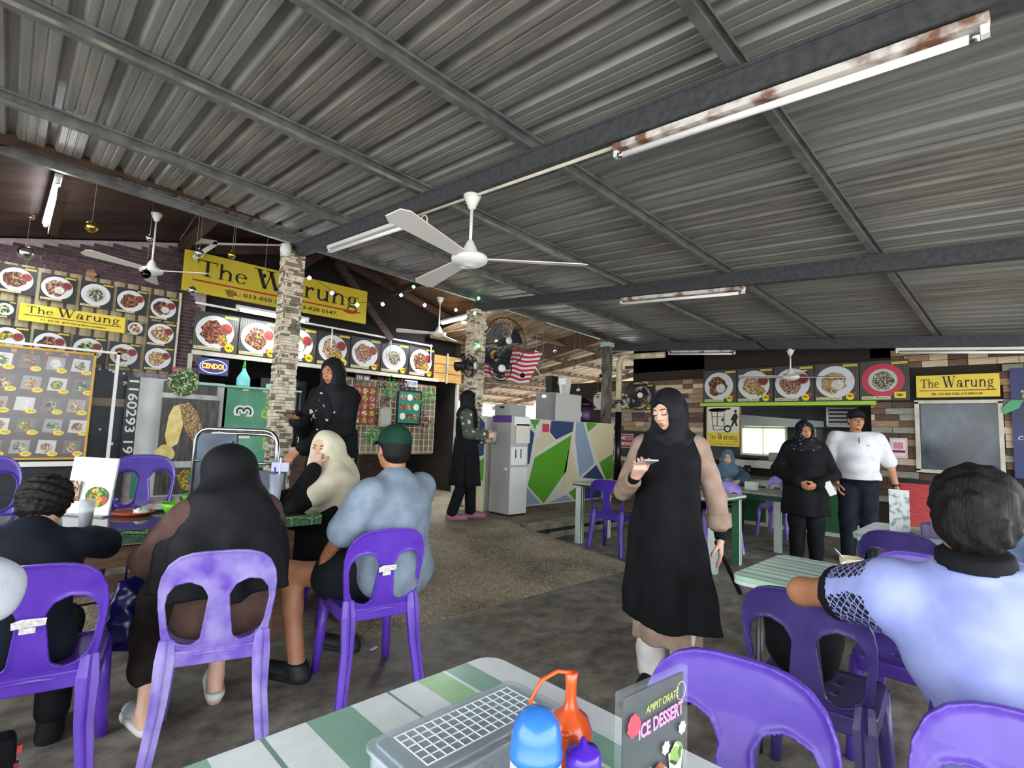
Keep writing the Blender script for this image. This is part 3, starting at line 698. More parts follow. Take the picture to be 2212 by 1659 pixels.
def serif(b, s, x0, z0, k, y):
    """book-face capitals and small letters built from strokes; returns the advance"""
    def q(*pts): b.poly([(x0+px*k, z0+pz*k) for px, pz in pts], y)
    def box(xa, za, xb, zb): q((xa, za), (xb, za), (xb, zb), (xa, zb))
    def ring(cx, cz, rx, rz, tx, tz, a0, a1, n=14):
        for i in range(n):
            a, c = R_(a0+(a1-a0)*i/n), R_(a0+(a1-a0)*(i+1)/n)
            q((cx+rx*math.cos(a), cz+rz*math.sin(a)), (cx+rx*math.cos(c), cz+rz*math.sin(c)), (cx+(rx-tx)*math.cos(c), cz+(rz-tz)*math.sin(c)), (cx+(rx-tx)*math.cos(a), cz+(rz-tz)*math.sin(a)))
    def diag(xa, za, xb, zb, wd): q((xa-wd/2, za), (xa+wd/2, za), (xb+wd/2, zb), (xb-wd/2, zb))
    if s == 'T': box(0.37, 0, 0.51, 1); box(0, 0.93, 0.88, 1); q((0, 1), (0.06, 1), (0.03, 0.72), (0, 0.72)); q((0.82, 1), (0.88, 1), (0.88, 0.72), (0.85, 0.72)); box(0.24, 0, 0.64, 0.045); return 0.93
    if s == 'h': box(0.08, 0, 0.20, 1.02); q((0, 1.02), (0.1, 1.02), (0.1, 0.96)); box(0, 0, 0.29, 0.04); ring(0.38, 0.42, 0.25, 0.26, 0.12, 0.09, 0, 170); box(0.51, 0, 0.63, 0.43); box(0.44, 0, 0.72, 0.04); return 0.78
    if s == 'e': ring(0.31, 0.33, 0.29, 0.345, 0.12, 0.05, 8, 325, 26); box(0.16, 0.36, 0.59, 0.41); return 0.68
    if s == 'W':
        diag(0.19, 1, 0.46, 0, 0.16); diag(0.70, 0.92, 0.47, 0, 0.05); diag(0.66, 1, 0.92, 0, 0.16); diag(1.22, 1, 0.93, 0, 0.05)
        box(0, 0.955, 0.36, 1); box(0.50, 0.955, 0.84, 1); box(1.06, 0.955, 1.36, 1); return 1.36
    if s == 'a': ring(0.25, 0.19, 0.23, 0.2, 0.12, 0.05, 0, 360, 22); box(0.42, 0, 0.54, 0.46); ring(0.31, 0.44, 0.23, 0.235, 0.11, 0.06, 0, 165); q(*[(0.14+0.07*math.cos(i), 0.50+0.07*math.sin(i)) for i in np.linspace(0, 5.6, 9)]); q((0.5, 0), (0.68, 0.06), (0.66, 0.1), (0.54, 0.12)); return 0.72
    if s == 'r': box(0.09, 0, 0.21, 0.67); q((0, 0.67), (0.12, 0.67), (0.12, 0.61)); box(0.0, 0, 0.34, 0.04); ring(0.40, 0.44, 0.23, 0.24, 0.10, 0.08, 75, 175); q(*[(0.43+0.075*math.cos(i), 0.58+0.075*math.sin(i)) for i in np.linspace(0, 5.6, 9)]); return 0.55
    if s == 'u': box(0.08, 0.2, 0.20, 0.66); box(0, 0.62, 0.2, 0.66); ring(0.32, 0.23, 0.24, 0.24, 0.12, 0.085, 180, 350); box(0.50, 0, 0.62, 0.66); box(0.42, 0.62, 0.62, 0.66); box(0.5, 0, 0.70, 0.04); return 0.76
    if s == 'n': box(0.08, 0, 0.20, 0.66); box(0, 0.62, 0.2, 0.66); box(0, 0, 0.29, 0.04); ring(0.38, 0.42, 0.25, 0.26, 0.12, 0.09, 0, 170); box(0.51, 0, 0.63, 0.43); box(0.44, 0, 0.72, 0.04); return 0.78
    if s == 'g': ring(0.27, 0.43, 0.22, 0.235, 0.11, 0.05, 0, 360, 22); q((0.44, 0.58), (0.62, 0.62), (0.62, 0.68), (0.42, 0.64)); ring(0.29, -0.13, 0.28, 0.17, 0.07, 0.06, 0, 360, 24); q((0.10, 0.24), (0.16, 0.22), (0.10, 0.12), (0.02, 0.10)); q((0.05, 0.14), (0.45, 0.06), (0.53, -0.02), (0.06, 0.06)); return 0.66
    return 0.32
def warung(parent, x0, x1, zb, m, y=-0.006, cap=None):
    """'The Warung' fitted between x0 and x1 on baseline zb"""
    def lay(b, k):
        x = 0.0
        for i, ch in enumerate('The'): x += serif(b, ch, x0+x, zb, k*0.78, y)*k*0.78
        x += 0.18*k
        for ch in 'Warung': x += serif(b, ch, x0+x, zb, k*(1.0 if ch == 'W' else 0.94), y)*k*(1.0 if ch == 'W' else 0.94)+0.03*k
        return x
    L = lay(MB(), 1.0); k = (x1-x0)/L; kz = (cap or k)/k
    x = 0.0
    for i, ch in enumerate('TheWarung'):
        s = 0.78 if i < 3 else (1.0 if ch == 'W' else 0.94); b = MB(); a = serif(b, ch, x0+x, zb, k*s, y)
        b.v = [(p[0], p[1], zb+(p[2]-zb)*kz) for p in b.v]; b.build('letter', m, parent, fix=False)
        x += a*k*s+(0.03*k if i > 2 else 0)+(0.18*k if i == 2 else 0)
M_ink = mat('sign_ink', '#121218', rough=0.5); M_yel = mat('sign_yellow', '#c9b52f', rough=0.45, color2='#bda824', vscale=2.5)
M_yel2 = mat('sign_yellow_pale', '#e0c53c', rough=0.45); M_red = mat('sign_red', '#a3231a', rough=0.5)
def wsign(name, label, loc, rz, w_, h_, m, tel, split=None, red=True, thick=0.04, zoff=0.0):
    t = thing(name, label, 'sign', loc, rz)
    MB().box((0, 0, 0), (w_, thick, h_)).build('panel', m, t, bevel=0.004)
    y = -thick/2-0.003
    warung(t, -w_*0.44, w_*0.45, -h_*0.07+zoff, M_ink, y, cap=h_*0.50)
    b = MB(); zz = -h_*0.20+zoff; b.poly([(-w_*0.46, zz-h_*0.02), (w_*0.46, zz-h_*0.02), (w_*0.46, zz+h_*0.02), (-w_*0.46, zz+h_*0.02)], y+0.001); b.build('underline', M_red if red else M_ink, t, fix=False)
    text_obj(tel, h_*0.14, M_ink, t, 0, -h_*0.36+zoff*0.5, y, bold=0.002*h_, fit=w_*0.62)
    return t
t = wsign('shop_sign', 'long yellow shop sign with red underline hanging above the stall', (2.625, 7.20, 3.155), 0, 2.44, 0.505, M_yel, 'TEL: 013-850 5288, 013-828 0147.')
b = MB(); b.poly(circle(1.02*0.93, -0.115, 0.10, 0.026, 20), -0.0245); b.build('oval_mark', M_red, t, fix=False)
for x in (-0.9, 0.9): MB().tube([(x, 0, 0.25), (x, 0.02, 0.55)], 0.006, 6).build('hanger', M_black, t)
# ------------------------------------------------------------------ dish posters
M_plate = mat('print_plate', '#c9c9cc', rough=0.4); M_plate_in = mat('print_plate_in', '#b2b0ac', rough=0.4)
M_sauce = mat('print_sauce', '#6b1c1a', rough=0.5, color2='#8b2f28', vscale=30); M_cap = mat('print_caption', '#cfc79a', rough=0.6); M_price = mat('price_yellow', '#e8cf1e', rough=0.5); M_pricer = mat('price_red', '#c2262b', rough=0.5)
M_pbg = stripe_mat('poster_ribbed', 0, [(0.012, '#2b2a27'), (0.010, '#55524a')], 1, 0.5)
M_pbg2 = mat('poster_black', '#232220', rough=0.45)
FOODS = {
 'beef': food('food_beef', ['#4a2418', '#6b3a26', '#35190f', '#8f5a3a', '#b98f5a'], 26), 'fried': food('food_fried', ['#8a5a35', '#b98850', '#d9c08e', '#6b4026', '#e3d9bb'], 34),
 'green': food('food_green', ['#2f4a22', '#4f7434', '#23381a', '#8fae62', '#d9dcb0'], 30), 'soup': food('food_soup', ['#4a4434', '#7d745a', '#d8d3c0', '#2e2a20', '#a39a80'], 34),
 'chili': food('food_chili', ['#6b2a1c', '#8a4a2c', '#4a1c14', '#b5793f'], 26), 'noodle': food('food_noodle', ['#a98a52', '#c9ad74', '#8a6a3a', '#e0cf9e', '#7a3a28'], 44),
 'rice': food('food_rice', ['#e9e7df', '#d8d5ca', '#f4f2ec', '#c9c4b4'], 50), 'veg': food('food_veg', ['#3f7a2a', '#6fae3c', '#d8552e', '#e2c04a', '#2d5a20'], 30), 'red': food('food_red', ['#7a3a2c', '#9c5a44', '#cdbba6', '#4a2018', '#b98a5a'], 36)}
def blob(cx, cz, r, seed, n=18, j=0.28):
    rd = random.Random(seed); return [(cx+r*(1-j*rd.random())*math.cos(2*math.pi*i/n), cz+r*(1-j*rd.random())*math.sin(2*math.pi*i/n)) for i in range(n)]
def burst(cx, cz, r, n=14):
    P = []
    for i in range(2*n):
        rr = r if i % 2 == 0 else r*0.78; a = math.pi*i/n; P.append((cx+rr*math.cos(a), cz+rr*math.sin(a)))
    return P
PC = [0]
def poster(loc, rz, w_, h_, dish, caption, price, label, ribbed=True, group=None, rim=None, badge='oval', side=True):
    PC[0] += 1; sd = PC[0]
    t = thing('dish_poster', label, 'poster', loc, rz, group)
    MB().box((0, 0, 0), (w_, 0.012, h_)).build('board', M_pbg if ribbed else M_pbg2, t)
    R0 = min(w_, h_)*0.42; y = -0.0075; dx = -w_*0.03
    b = MB(); b.poly(circle(dx, 0.01*h_, R0*1.06, R0, 32), y); b.build('plate', rim or M_plate, t, fix=False)
    if dish == 'soup':
        MB().poly(circle(dx, 0.01*h_, R0*0.72, R0*0.68, 28), y-0.0015).build('broth', M_plate_in, t, fix=False)
        MB().poly(blob(dx, 0.01*h_, R0*0.64, sd), y-0.003).build('food', FOODS['soup'], t, fix=False)
    else:
        MB().poly(blob(dx-R0*0.10, 0.0, R0*0.80, sd), y-0.0015).build('food', FOODS[dish], t, fix=False)
        if sd % 3 == 0: MB().poly(circle(dx+R0*0.15, -R0*0.15, R0*0.34, R0*0.32, 18), y-0.003).build('rice_mound', FOODS['rice'], t, fix=False)
        elif sd % 3 == 1: MB().poly(blob(dx+R0*0.42, -R0*0.42, R0*0.38, sd+9), y-0.003).build('garnish', FOODS['veg'], t, fix=False)
        if side:
            MB().poly(circle(dx+R0*0.62, R0*0.30, R0*0.36, R0*0.35, 20), y-0.0035).build('sauce_bowl', mat('bowl_rim', '#8a6a60', rough=0.4), t, fix=False)
            MB().poly(circle(dx+R0*0.62, R0*0.30, R0*0.31, R0*0.30, 20), y-0.0045).build('sauce', M_sauce, t, fix=False)
    c = MB(); c.poly([(-w_*0.47, -h_*0.47), (w_*0.12, -h_*0.47), (w_*0.12, -h_*0.39), (-w_*0.47, -h_*0.39)], y-0.001); c = c.build('caption', M_cap, t, fix=False)
    text_obj(caption, h_*0.075, M_ink, c, -w_*0.175, -h_*0.43, y-0.0025, fit=w_*0.54)
    c = MB(); c.poly([(w_*0.16, h_*0.40), (w_*0.47, h_*0.40), (w_*0.47, h_*0.455), (w_*0.16, h_*0.455)], y-0.001); c = c.build('brand_strip', M_yel2, t, fix=False)
    text_obj('The Warung', h_*0.05, M_ink, c, w_*0.315, h_*0.428, y-0.0025, fit=w_*0.26)
    if price:
        pr = MB()
        if badge == 'burst': pr.poly(burst(w_*0.31, -h_*0.36, h_*0.125), y-0.006)
        elif badge == 'card': pr.poly([(w_*0.2, -h_*0.44), (w_*0.42, -h_*0.44), (w_*0.42, -h_*0.29), (w_*0.2, -h_*0.29)], y-0.006)
        else: pr.poly(burst(w_*0.30, -h_*0.38, h_*0.105, 18), y-0.006)
        pr = pr.build('price_badge', M_price, t, fix=False)
        text_obj(price, h_*0.10, M_ink, pr, w_*0.31, -h_*0.37, y-0.0075, fit=w_*0.13, bold=0.001)
        if badge == 'oval': MB().poly(blob(w_*0.40, -h_*0.30, h_*0.05, sd+3, 10), y-0.0055).build('price_ribbon', M_pricer, t, fix=False)
        elif badge == 'burst': MB().poly(blob(w_*0.20, -h_*0.30, h_*0.05, sd+3, 10), y-0.0055).build('price_ribbon', M_pricer, t, fix=False)
    return t
# seven over the stall
pw = 0.53; names = [('chili', 'Nasi Kuning Bawal', 'RM15', 'fried fish in red chili with cucumber'), ('beef', 'Nasi Lalap Bawal', 'RM20', 'dark grilled fish with rice mound'), ('noodle', 'Mee Goreng', 'RM9', 'yellow noodle plate'), ('green', 'Nasi Lalap Ikan', 'RM22', 'leafy green plate'),
      ('fried', 'Nasi Goreng Kampung', 'RM12', 'fried rice with patty'), ('red', 'Nasi Goreng Kantong', 'RM10', 'red fried rice with sauce bowl'), ('soup', 'Kuetiau Soto Ayam', 'RM8', 'pale noodle soup')]
order = [0, 1, 3, 4, 5, 6, 1]
lab = ['poster of chili fish plate above the neon sign', 'poster of grilled fish and rice beside the stone column', 'poster of leafy green dish just past the stone column', 'poster of fried rice plate over the waitress in floral scarf', 'poster of red fried rice between rice plate and soup', 'poster of pale noodle soup in a white bowl', 'poster of dark fried chicken beside bare wooden boards']
for i in range(7):
    d, cpt, prc, _ = names[order[i]] if i < 6 else ('beef', 'Nasi Goreng Ayam', 'RM12', '')
    poster((1.61+pw*(i+0.5), 7.40, 2.475), 0, pw-0.012, 0.50, d, cpt, prc, lab[i], ribbed=i < 3, group='dish posters over the stall', badge='burst' if i < 4 else 'oval')
rl = thing('poster_rail', 'cream rail and conduit carrying the stall posters', 'rail', (1.5, 7.40, 2.19))
MB().box((2.02, 0, 0), (3.80, 0.05, 0.055)).build('lower_rail', M_offw, rl); MB().tube([(0.1, -0.05, 0.62), (3.72, -0.05, 0.578)], 0.016, 8).build('upper_conduit', M_white, rl, smooth=True)
for x in (1.9, 2.9, 3.7): MB().tube([(x, -0.05, 0.30), (x, -0.05, 0.60)], 0.012, 6).build('conduit_drop', M_white, rl, smooth=True)
wbd = thing('wooden_shutter', 'bare yellow pine boards closing the stall end', 'shutter', (5.60, 7.42, 2.41))
for i in range(3):
    for j in range(2): MB().box((-0.15+j*0.33, 0, -0.16+i*0.16), (0.27 if j == 0 else 0.33, 0.02, 0.15)).build('board', mat('pine_board', '#b98f4e', rough=0.6, color2='#d3ab66', vscale=5, stretch=(1, 8, 8)), wbd)
MB().bar((0.0, -0.03, -0.26), (0.0, -0.03, 0.28), 0.025, 0.025, (0, 1, 0)).build('upright', M_offw, wbd)
# fifteen small posters on the brick wall, on one ribbed panel
bp_ = thing('poster_backing', 'tan ribbed backing panel behind small dish posters on brick wall', 'panel', (0.58, 7.462, 2.40))
MB().box((0, 0, 0), (1.75, 0.012, 1.02)).build('sheet', stripe_mat('tan_ribbed', 0, [(0.05, '#8f8262'), (0.03, '#3e382c'), (0.05, '#a39573')], 1, 0.6), bp_)
for x in (-0.875, 0.875): MB().box((x, -0.01, 0), (0.025, 0.03, 1.02)).build('edge_strip', M_offw, bp_)
sm = [(-0.01, 2.735, 'beef', 'grilled chicken with sauce', 1), (0.315, 2.715, 'red', 'red fried beef', 1), (0.645, 2.71, 'soup', 'pale soup bowl', 1), (0.97, 2.705, 'chili', 'chili chicken', 1), (1.295, 2.685, 'beef', 'brown beef slices', 1),
      (1.295, 2.365, 'fried', 'rice patty and sauce', 1), (1.29, 2.065, 'noodle', 'fried noodle', 1), (0.955, 2.065, 'chili', 'chili fish and lime', 1), (0.63, 2.085, 'green', 'leafy salad', 1), (0.31, 2.095, 'beef', 'ribs and vegetables', 1), (-0.02, 2.10, 'veg', 'orange meat and greens', 1)]
for (x, z, d, nm, _) in sm:
    poster((x, 7.438, z), 0, 0.295, 0.295, d, 'Nasi Goreng', '', 'small poster of %s on the brick wall' % nm, ribbed=False, group='small dish posters on brick wall')
poster((1.035, 7.440, 2.395), 0, 0.165, 0.17, 'fried', 'Pisang', '', 'tiny poster of fried snacks beside the small yellow sign', ribbed=False, side=False); poster((-0.07, 7.440, 2.41), 0, 0.15, 0.18, 'green', 'Sayur', '', 'tiny poster of green vegetables beside the small yellow sign', ribbed=False, side=False)
wsign('shop_sign', 'small yellow shop sign among dish posters on the brick wall', (0.48, 7.435, 2.41), 0, 0.90, 0.185, M_yel2, '013 - 8505 288   @The Warung Nasi Kuning Sandakan', red=False, thick=0.014, zoff=0.012)
# ------------------------------------------------------------------ menu board, stall banners, neon
mb_ = thing('menu_board', 'large drinks menu board under clear plastic in white stand', 'menu board', (0.22, 7.16, 1.45))
MB().box((0.05, 0, 0), (0.80, 0.02, 1.14)).build('board', mat('menu_brown', '#3a2a22', rough=0.25, color2='#4c382c', vscale=4), mb_)
for c, s in (((0.445, -0.012, 0), (0.022, 0.01, 1.14)), ((0.05, -0.012, 0.56), (0.80, 0.01, 0.02)), ((0.05, -0.012, -0.555), (0.80, 0.01, 0.02))): MB().box(c, s).build('yellow_border', mat('board_gold', '#c99a2a', rough=0.5), mb_)
for c, s in (((0.645, 0, 0.0), (0.03, 0.03, 1.24)), ((0.14, 0, 0.60), (1.04, 0.03, 0.025)), ((0.14, 0, -0.61), (1.04, 0.03, 0.05))): MB().box(c, s).build('frame_bar', M_white, mb_)
fk = ['veg', 'green', 'red', 'rice', 'soup', 'fried', 'noodle']; k = 0
for r in range(5):
    for c in range(4):
        x, z = -0.27+c*0.20+0.03*(r % 2), 0.42-r*0.215; k += 1
        ph = MB().poly([(x-0.075, z-0.06), (x+0.07, z-0.07), (x+0.08, z+0.07), (x-0.06, z+0.075)], -0.0125).build('photo_card', mat('photo_grey_%d' % (k % 3), ('#8d8a86', '#bdbbb8', '#5c5650')[k % 3], rough=0.3), mb_, fix=False)
        MB().poly(blob(x, z, 0.055, k+70), -0.0140).build('cup_food', FOODS[fk[k % 7]], ph, fix=False)
        pb = MB().poly(circle(x+0.055, z-0.065, 0.042, 0.026, 18), -0.0155).build('price_tag', M_price, mb_, fix=False)
        text_obj('RM%d' % (5+(k*7) % 7), 0.03, M_ink, pb, x+0.06, z-0.065, -0.0168, fit=0.045)
        MB().poly(blob(x+0.022, z-0.078, 0.018, k, 8), -0.0150).build('price_ribbon', M_pricer, mb_, fix=False)
for i in range(6): MB().poly(burst(-0.32+i*0.13, 0.525, 0.03, 5), -0.0135).build('star', FOODS[('veg', 'red', 'chili')[i % 3]], mb_, fix=False)
gl = MB().poly([(-0.35, -0.55), (0.44, -0.55), (0.44, 0.55), (-0.35, 0.55)], -0.022).build('clear_cover', mat('clear_film', '#ffffff', rough=0.06, alpha=0.10, bump=0.12, bscale=3), mb_, fix=False)
wp = MB().box((0, 0, 0), (2.1, 0.02, 1.72)).build('wallpaper_panel', mat('star_wallpaper', '#1b1f26', rough=0.45, color2='#2a3038', vscale=5, stretch=(1, 1, 6)), loc=(0.0, 7.47, 1.06)); tag(wp, 'black wooden wallpaper with white stars behind the menu board', 'wallpaper')
rd = random.Random(3)
b = MB()
for i in range(46): b.poly(burst(rd.uniform(-0.35, 1.04), rd.uniform(-0.8, 0.84), rd.choice((0.010, 0.014, 0.022)), 5), -0.0125)
b.build('stars', M_white, wp, fix=False)['kind'] = 'stuff'
MB().box((0.35, -0.013, 0.45), (1.4, 0.006, 0.09)).build('tan_band', mat('tan_band', '#8a7866', rough=0.6), wp)
sb = thing('number_banner', 'black banner strip with white digits running downwards', 'banner', (1.06, 7.38, 1.27)); MB().box((0, 0, 0), (0.125, 0.01, 1.10)).build('strip', mat('banner_black', '#1a1716', rough=0.35, bump=0.4, bscale=5), sb)
text_obj('1160293 19', 0.13, M_white, sb, 0, 0.10, -0.008, rot=-math.pi/2, bold=0.002, fit=0.85)
fb = thing('food_banner', 'grey and white banner with tortilla wrap photo tied to the stall', 'banner', (1.57, 7.36, 1.10))
b = MB(); n = 24; vs = []
for j in range(2):
    for i in range(n+1): vs.append((-0.45+0.90*i/n, 0.012*math.sin(i*1.1+j), -0.68+1.40*j))
b.add(vs, [(i, i+1, n+2+i, n+1+i) for i in range(n)]); b.build('cloth', mat('banner_grey', '#a9aaa6', rough=0.45, color2='#c4c5c1', vscale=3, bump=0.3, bscale=7), fb, smooth=True, fix=False)
def pan(x0, x1, z0, z1, m, nm='photo_panel', y=-0.018): return MB().box(((x0+x1)/2, y, (z0+z1)/2), (x1-x0, 0.004, z1-z0)).build(nm, m, fb)
M_bpan = mat('banner_dark', '#2b2725', rough=0.4, color2='#57504a', vscale=4, stretch=(5, 1, 1))
pan(-0.22, 0.40, -0.26, 0.50, M_bpan); pan(-0.22, 0.36, 0.56, 0.70, M_bpan); pan(-0.22, 0.40, -0.66, -0.34, M_bpan); pan(-0.45, -0.30, -0.68, -0.30, mat('banner_green', '#2e7a55', rough=0.45, bump=0.3, bscale=7))
MB().poly([(-0.10, 0.40), (0.0, 0.44), (0.02, 0.20), (-0.02, -0.05), (-0.12, -0.12), (-0.16, 0.05), (-0.14, 0.28)], -0.0225).build('tortilla', mat('tortilla', '#d8bd6a', rough=0.6, color2='#e8d596', vscale=12), fb, fix=False)
MB().poly([(-0.04, 0.42), (0.06, 0.46), (0.16, 0.34), (0.28, 0.0), (0.14, -0.02), (0.04, 0.12), (0.0, 0.25)], -0.0235).build('filling', FOODS['noodle'], fb, fix=False)
MB().poly(blob(-0.14, -0.17, 0.12, 5), -0.0230).build('potato_piece', mat('tortilla2', '#c9b25f', rough=0.6, color2='#ddc985', vscale=10), fb, fix=False)
MB().poly(circle(-0.02, 0.70, 0.17, 0.17, 20), -0.0215).build('salad_bowl', FOODS['green'], fb, fix=False)
MB().poly(blob(0.14, -0.48, 0.16, 6), -0.0225).build('green_food', FOODS['veg'], fb, fix=False)
gb = thing('green_banner', 'green stall banner with sideways lime and white lettering', 'banner', (2.42, 7.36, 1.27)); MB().box((0, 0, 0), (0.74, 0.012, 1.06)).build('cloth', mat('banner_green2', '#2f7d58', rough=0.42, color2='#5a9a7c', vscale=2.5, bump=0.3, bscale=6), gb)
text_obj('3', 0.30, M_white, gb, -0.14, 0.22, -0.010, rot=math.pi/2, bold=0.02); text_obj('3', 0.28, M_ink, gb, -0.14, 0.22, -0.0115, rot=math.pi/2, bold=-0.002); text_obj('n', 0.26, M_white, gb, -0.15, -0.08, -0.010, rot=math.pi/2, bold=0.015)
text_obj('mp-Bur', 0.20, mat('lime_ink', '#a8c23c', rough=0.5), gb, 0.15, 0.06, -0.010, rot=math.pi/2, shear=0.3, fit=0.80, bold=0.002)
for x in (-0.15, 0.1): MB().box((x, -0.009, 0.505), (0.07, 0.004, 0.05)).build('tape_piece', M_white, gb)
st = thing('stall_counter', 'dark stall counter behind the banners', 'counter', (3.4, 7.80, PZ))
MB().box((0.0, 0.0, 0.75), (3.1, 0.5, 0.05)).build('counter_top', M_offw, st); MB().box((-0.40, -0.22, 0.36), (2.2, 0.03, 0.72)).build('front_board', M_darkwood, st); MB().box((0, 0.22, 0.36), (3.1, 0.03, 0.72)).build('rear_board', M_darkwood, st)
ns = thing('neon_sign', 'glowing oval CENDOL neon sign in stall window', 'sign', (1.87, 7.38, 2.03)); MB().box((0, 0, 0), (0.35, 0.025, 0.215)).build('panel', mat('neon_panel', '#3b3f58', rough=0.35), ns)
MB().tube([(0.155*math.cos(i*math.pi/14), -0.02, 0.085*math.sin(i*math.pi/14)) for i in range(28)], 0.004, 6, closed=True).build('blue_tube', mat('neon_blue', '#5a66ff', emit=4.0), ns)
text_obj('CENDOL', 0.09, mat('neon_orange', '#ff6a2a', emit=3.0), ns, 0, 0, -0.02, fit=0.27, bold=0.002)
for x in (-0.14, 0.14): MB().tube([(x, 0, 0.1), (x, 0.01, 0.16)], 0.003, 5).build('cord', M_black, ns)
for x in (1.62, 3.64, 5.90): MB().box((x, 7.455, PZ+0.98), (0.045, 0.05, 1.95)).build('upright', M_offw, wl)
pb_ = thing('pink_placard', 'small pink placard on the brick strip beside the neon sign', 'placard', (1.52, 7.43, 1.93)); MB().box((0, 0, 0), (0.17, 0.03, 0.10)).build('board', mat('placard_pink', '#c2426e', rough=0.5), pb_); MB().box((0, -0.017, 0), (0.13, 0.003, 0.03)).build('print_line', mat('placard_pale', '#e3b6c6', rough=0.5), pb_)
sp_ = thing('spray_bottle', 'pale blue squeeze bottle with green spout on stall ledge', 'bottle', (2.20, 7.25, 1.80)); MB().lathe([(0, 0), (0.075, 0), (0.082, 0.02), (0.078, 0.11), (0.05, 0.16), (0.024, 0.21), (0.02, 0.24)], 20).build('body', mat('aqua_plastic', '#7fd0cf', rough=0.3), sp_, smooth=True); MB().lathe([(0.022, 0.235), (0.02, 0.27), (0.008, 0.33), (0, 0.335)], 14).build('spout', mat('green_plastic', '#2fae3c', rough=0.35), sp_, smooth=True)
lg = thing('stall_ledge', 'narrow ledge of the stall over the banners', 'shelf', (2.3, 7.24, 1.785)); MB().box((0, 0, 0), (1.25, 0.22, 0.022)).build('board', mat('mint_board', '#9cc7b4', rough=0.5), lg); MB().box((0.33, 0.0, 0.045), (0.24, 0.18, 0.065)).build('mint_tray', mat('mint_tray', '#a6d3bf', rough=0.4), lg)
# lattice wall with little posters and plants
lt = thing('wire_lattice', 'cream wire lattice panel behind the waitress with hanging decorations', 'lattice', (4.55, 7.42, 1.50)); b = MB()
for i in range(18): b.box((-0.84+i*0.099, 0, 0), (0.008, 0.008, 1.15))
for i in range(12): b.box((0, 0, -0.56+i*0.102), (1.70, 0.008, 0.008))
b.build('wires', M_offw, lt)['kind'] = 'stuff'
MB().box((0, 0.06, 0), (1.74, 0.02, 1.20)).build('backing', mat('lattice_back', '#8d8068', rough=0.8, color2='#6b604e', vscale=5), lt)
rp_ = thing('food_chart', 'red chart crowded with little burger photos', 'poster', (4.03, 7.40, 1.67)); MB().box((0, 0, 0), (0.40, 0.012, 0.60)).build('board', mat('chart_red', '#6b211c', rough=0.5), rp_)
for r in range(5):
    for c in range(3): MB().poly(blob(-0.125+c*0.125, 0.22-r*0.115, 0.055, r*3+c), -0.008).build('burger_photo', FOODS[('red', 'fried', 'veg')[(r+c) % 3]], rp_, fix=False)
gp = thing('green_chart', 'dark framed green chart with round dish photos', 'poster', (4.85, 7.40, 1.68)); MB().box((0, 0, 0), (0.48, 0.02, 0.58)).build('frame', M_black, gp); MB().box((0, -0.012, 0), (0.42, 0.006, 0.52)).build('sheet', mat('chart_green', '#1d6b58', rough=0.5), gp)
for r in range(3):
    for c in range(3): MB().poly(circle(-0.13+c*0.13, 0.17-r*0.16, 0.055, n=16), -0.017).build('dish_photo', FOODS[('red', 'chili', 'rice')[(r+2*c) % 3]], gp, fix=False)
M_leaf = mat('plastic_leaf', '#2f7030', rough=0.5, color2='#4b9440', vscale=20); M_leafd = mat('dark_leaf', '#3a1f28', rough=0.6, color2='#55303a', vscale=20)
def tuft(x, z, r, m, label, n=70):
    b = MB(); rd = random.Random(int(x*100+z*7))
    for i in range(n):
        a = rd.uniform(0, 6.283); rr = r*math.sqrt(rd.random()); q = abs(math.cos(a))+abs(math.sin(a)); px, pz = rr*math.cos(a)/q*1.3, rr*math.sin(a)/q*1.3
        a2 = rd.uniform(0, 6.283); L = 0.055; y = -rd.uniform(0.0, 0.06)
        b.add([(px, y, pz), (px+L*math.cos(a2), y-0.015, pz+L*math.sin(a2)), (px+0.5*L*math.cos(a2+1.0), y-0.02, pz+0.5*L*math.sin(a2+1.0))], [(0, 1, 2)])
    o = b.build('leaf_tuft', m, loc=(x, 7.40, z), fix=False); tag(o, label, 'plant', kind='stuff')
tuft(4.44, 1.98, 0.16, M_leaf, 'green plastic plant tuft between the two charts'); tuft(5.20, 1.86, 0.15, M_leaf, 'green plastic plant tuft beside the dark green chart'); tuft(4.20, 1.22, 0.15, M_leaf, 'green plastic plant tuft low on the lattice')
tuft(4.30, 2.05, 0.09, M_leafd, 'dark purple leaf tuft beside the first number plate', 40); tuft(4.66, 2.06, 0.09, M_leafd, 'dark purple leaf tuft beside the second number plate', 40); tuft(4.40, 1.76, 0.08, M_leafd, 'dark red leaf tuft above the small mirror frame', 40); tuft(5.15, 1.45, 0.09, M_leafd, 'dark red leaf tuft low beside the chart', 40)
for x, tx, mm in ((3.97, 'ETA 1880', mat('plate_dark', '#3b3f41', rough=0.4)), (4.86, 'TWS 2088', mat('plate_pale', '#b4bac0', rough=0.4))):
    q = thing('number_plate', '%s metal number plate on the lattice' % ('dark' if x < 4.5 else 'pale'), 'plate', (x, 7.39, 2.085)); MB().box((0, 0, 0), (0.25, 0.01, 0.11)).build('sheet', mm, q); text_obj(tx, 0.085, M_white if x < 4.5 else M_ink, q, 0, 0, -0.008, fit=0.2)
mf = thing('mirror_frame', 'small arched tan mirror frame on the lattice', 'mirror', (4.40, 7.39, 1.50)); MB().prism([(-0.11, -0.15), (0.11, -0.15), (0.11, 0.12), (0.05, 0.15), (0, 0.19), (-0.05, 0.15), (-0.11, 0.12)], -0.01, 0.01).build('frame', mat('tan_frame', '#93896a', rough=0.5), mf); MB().box((0, -0.013, -0.01), (0.16, 0.004, 0.22)).build('glass', mat('mirror_grey', '#8f9494', rough=0.15), mf)
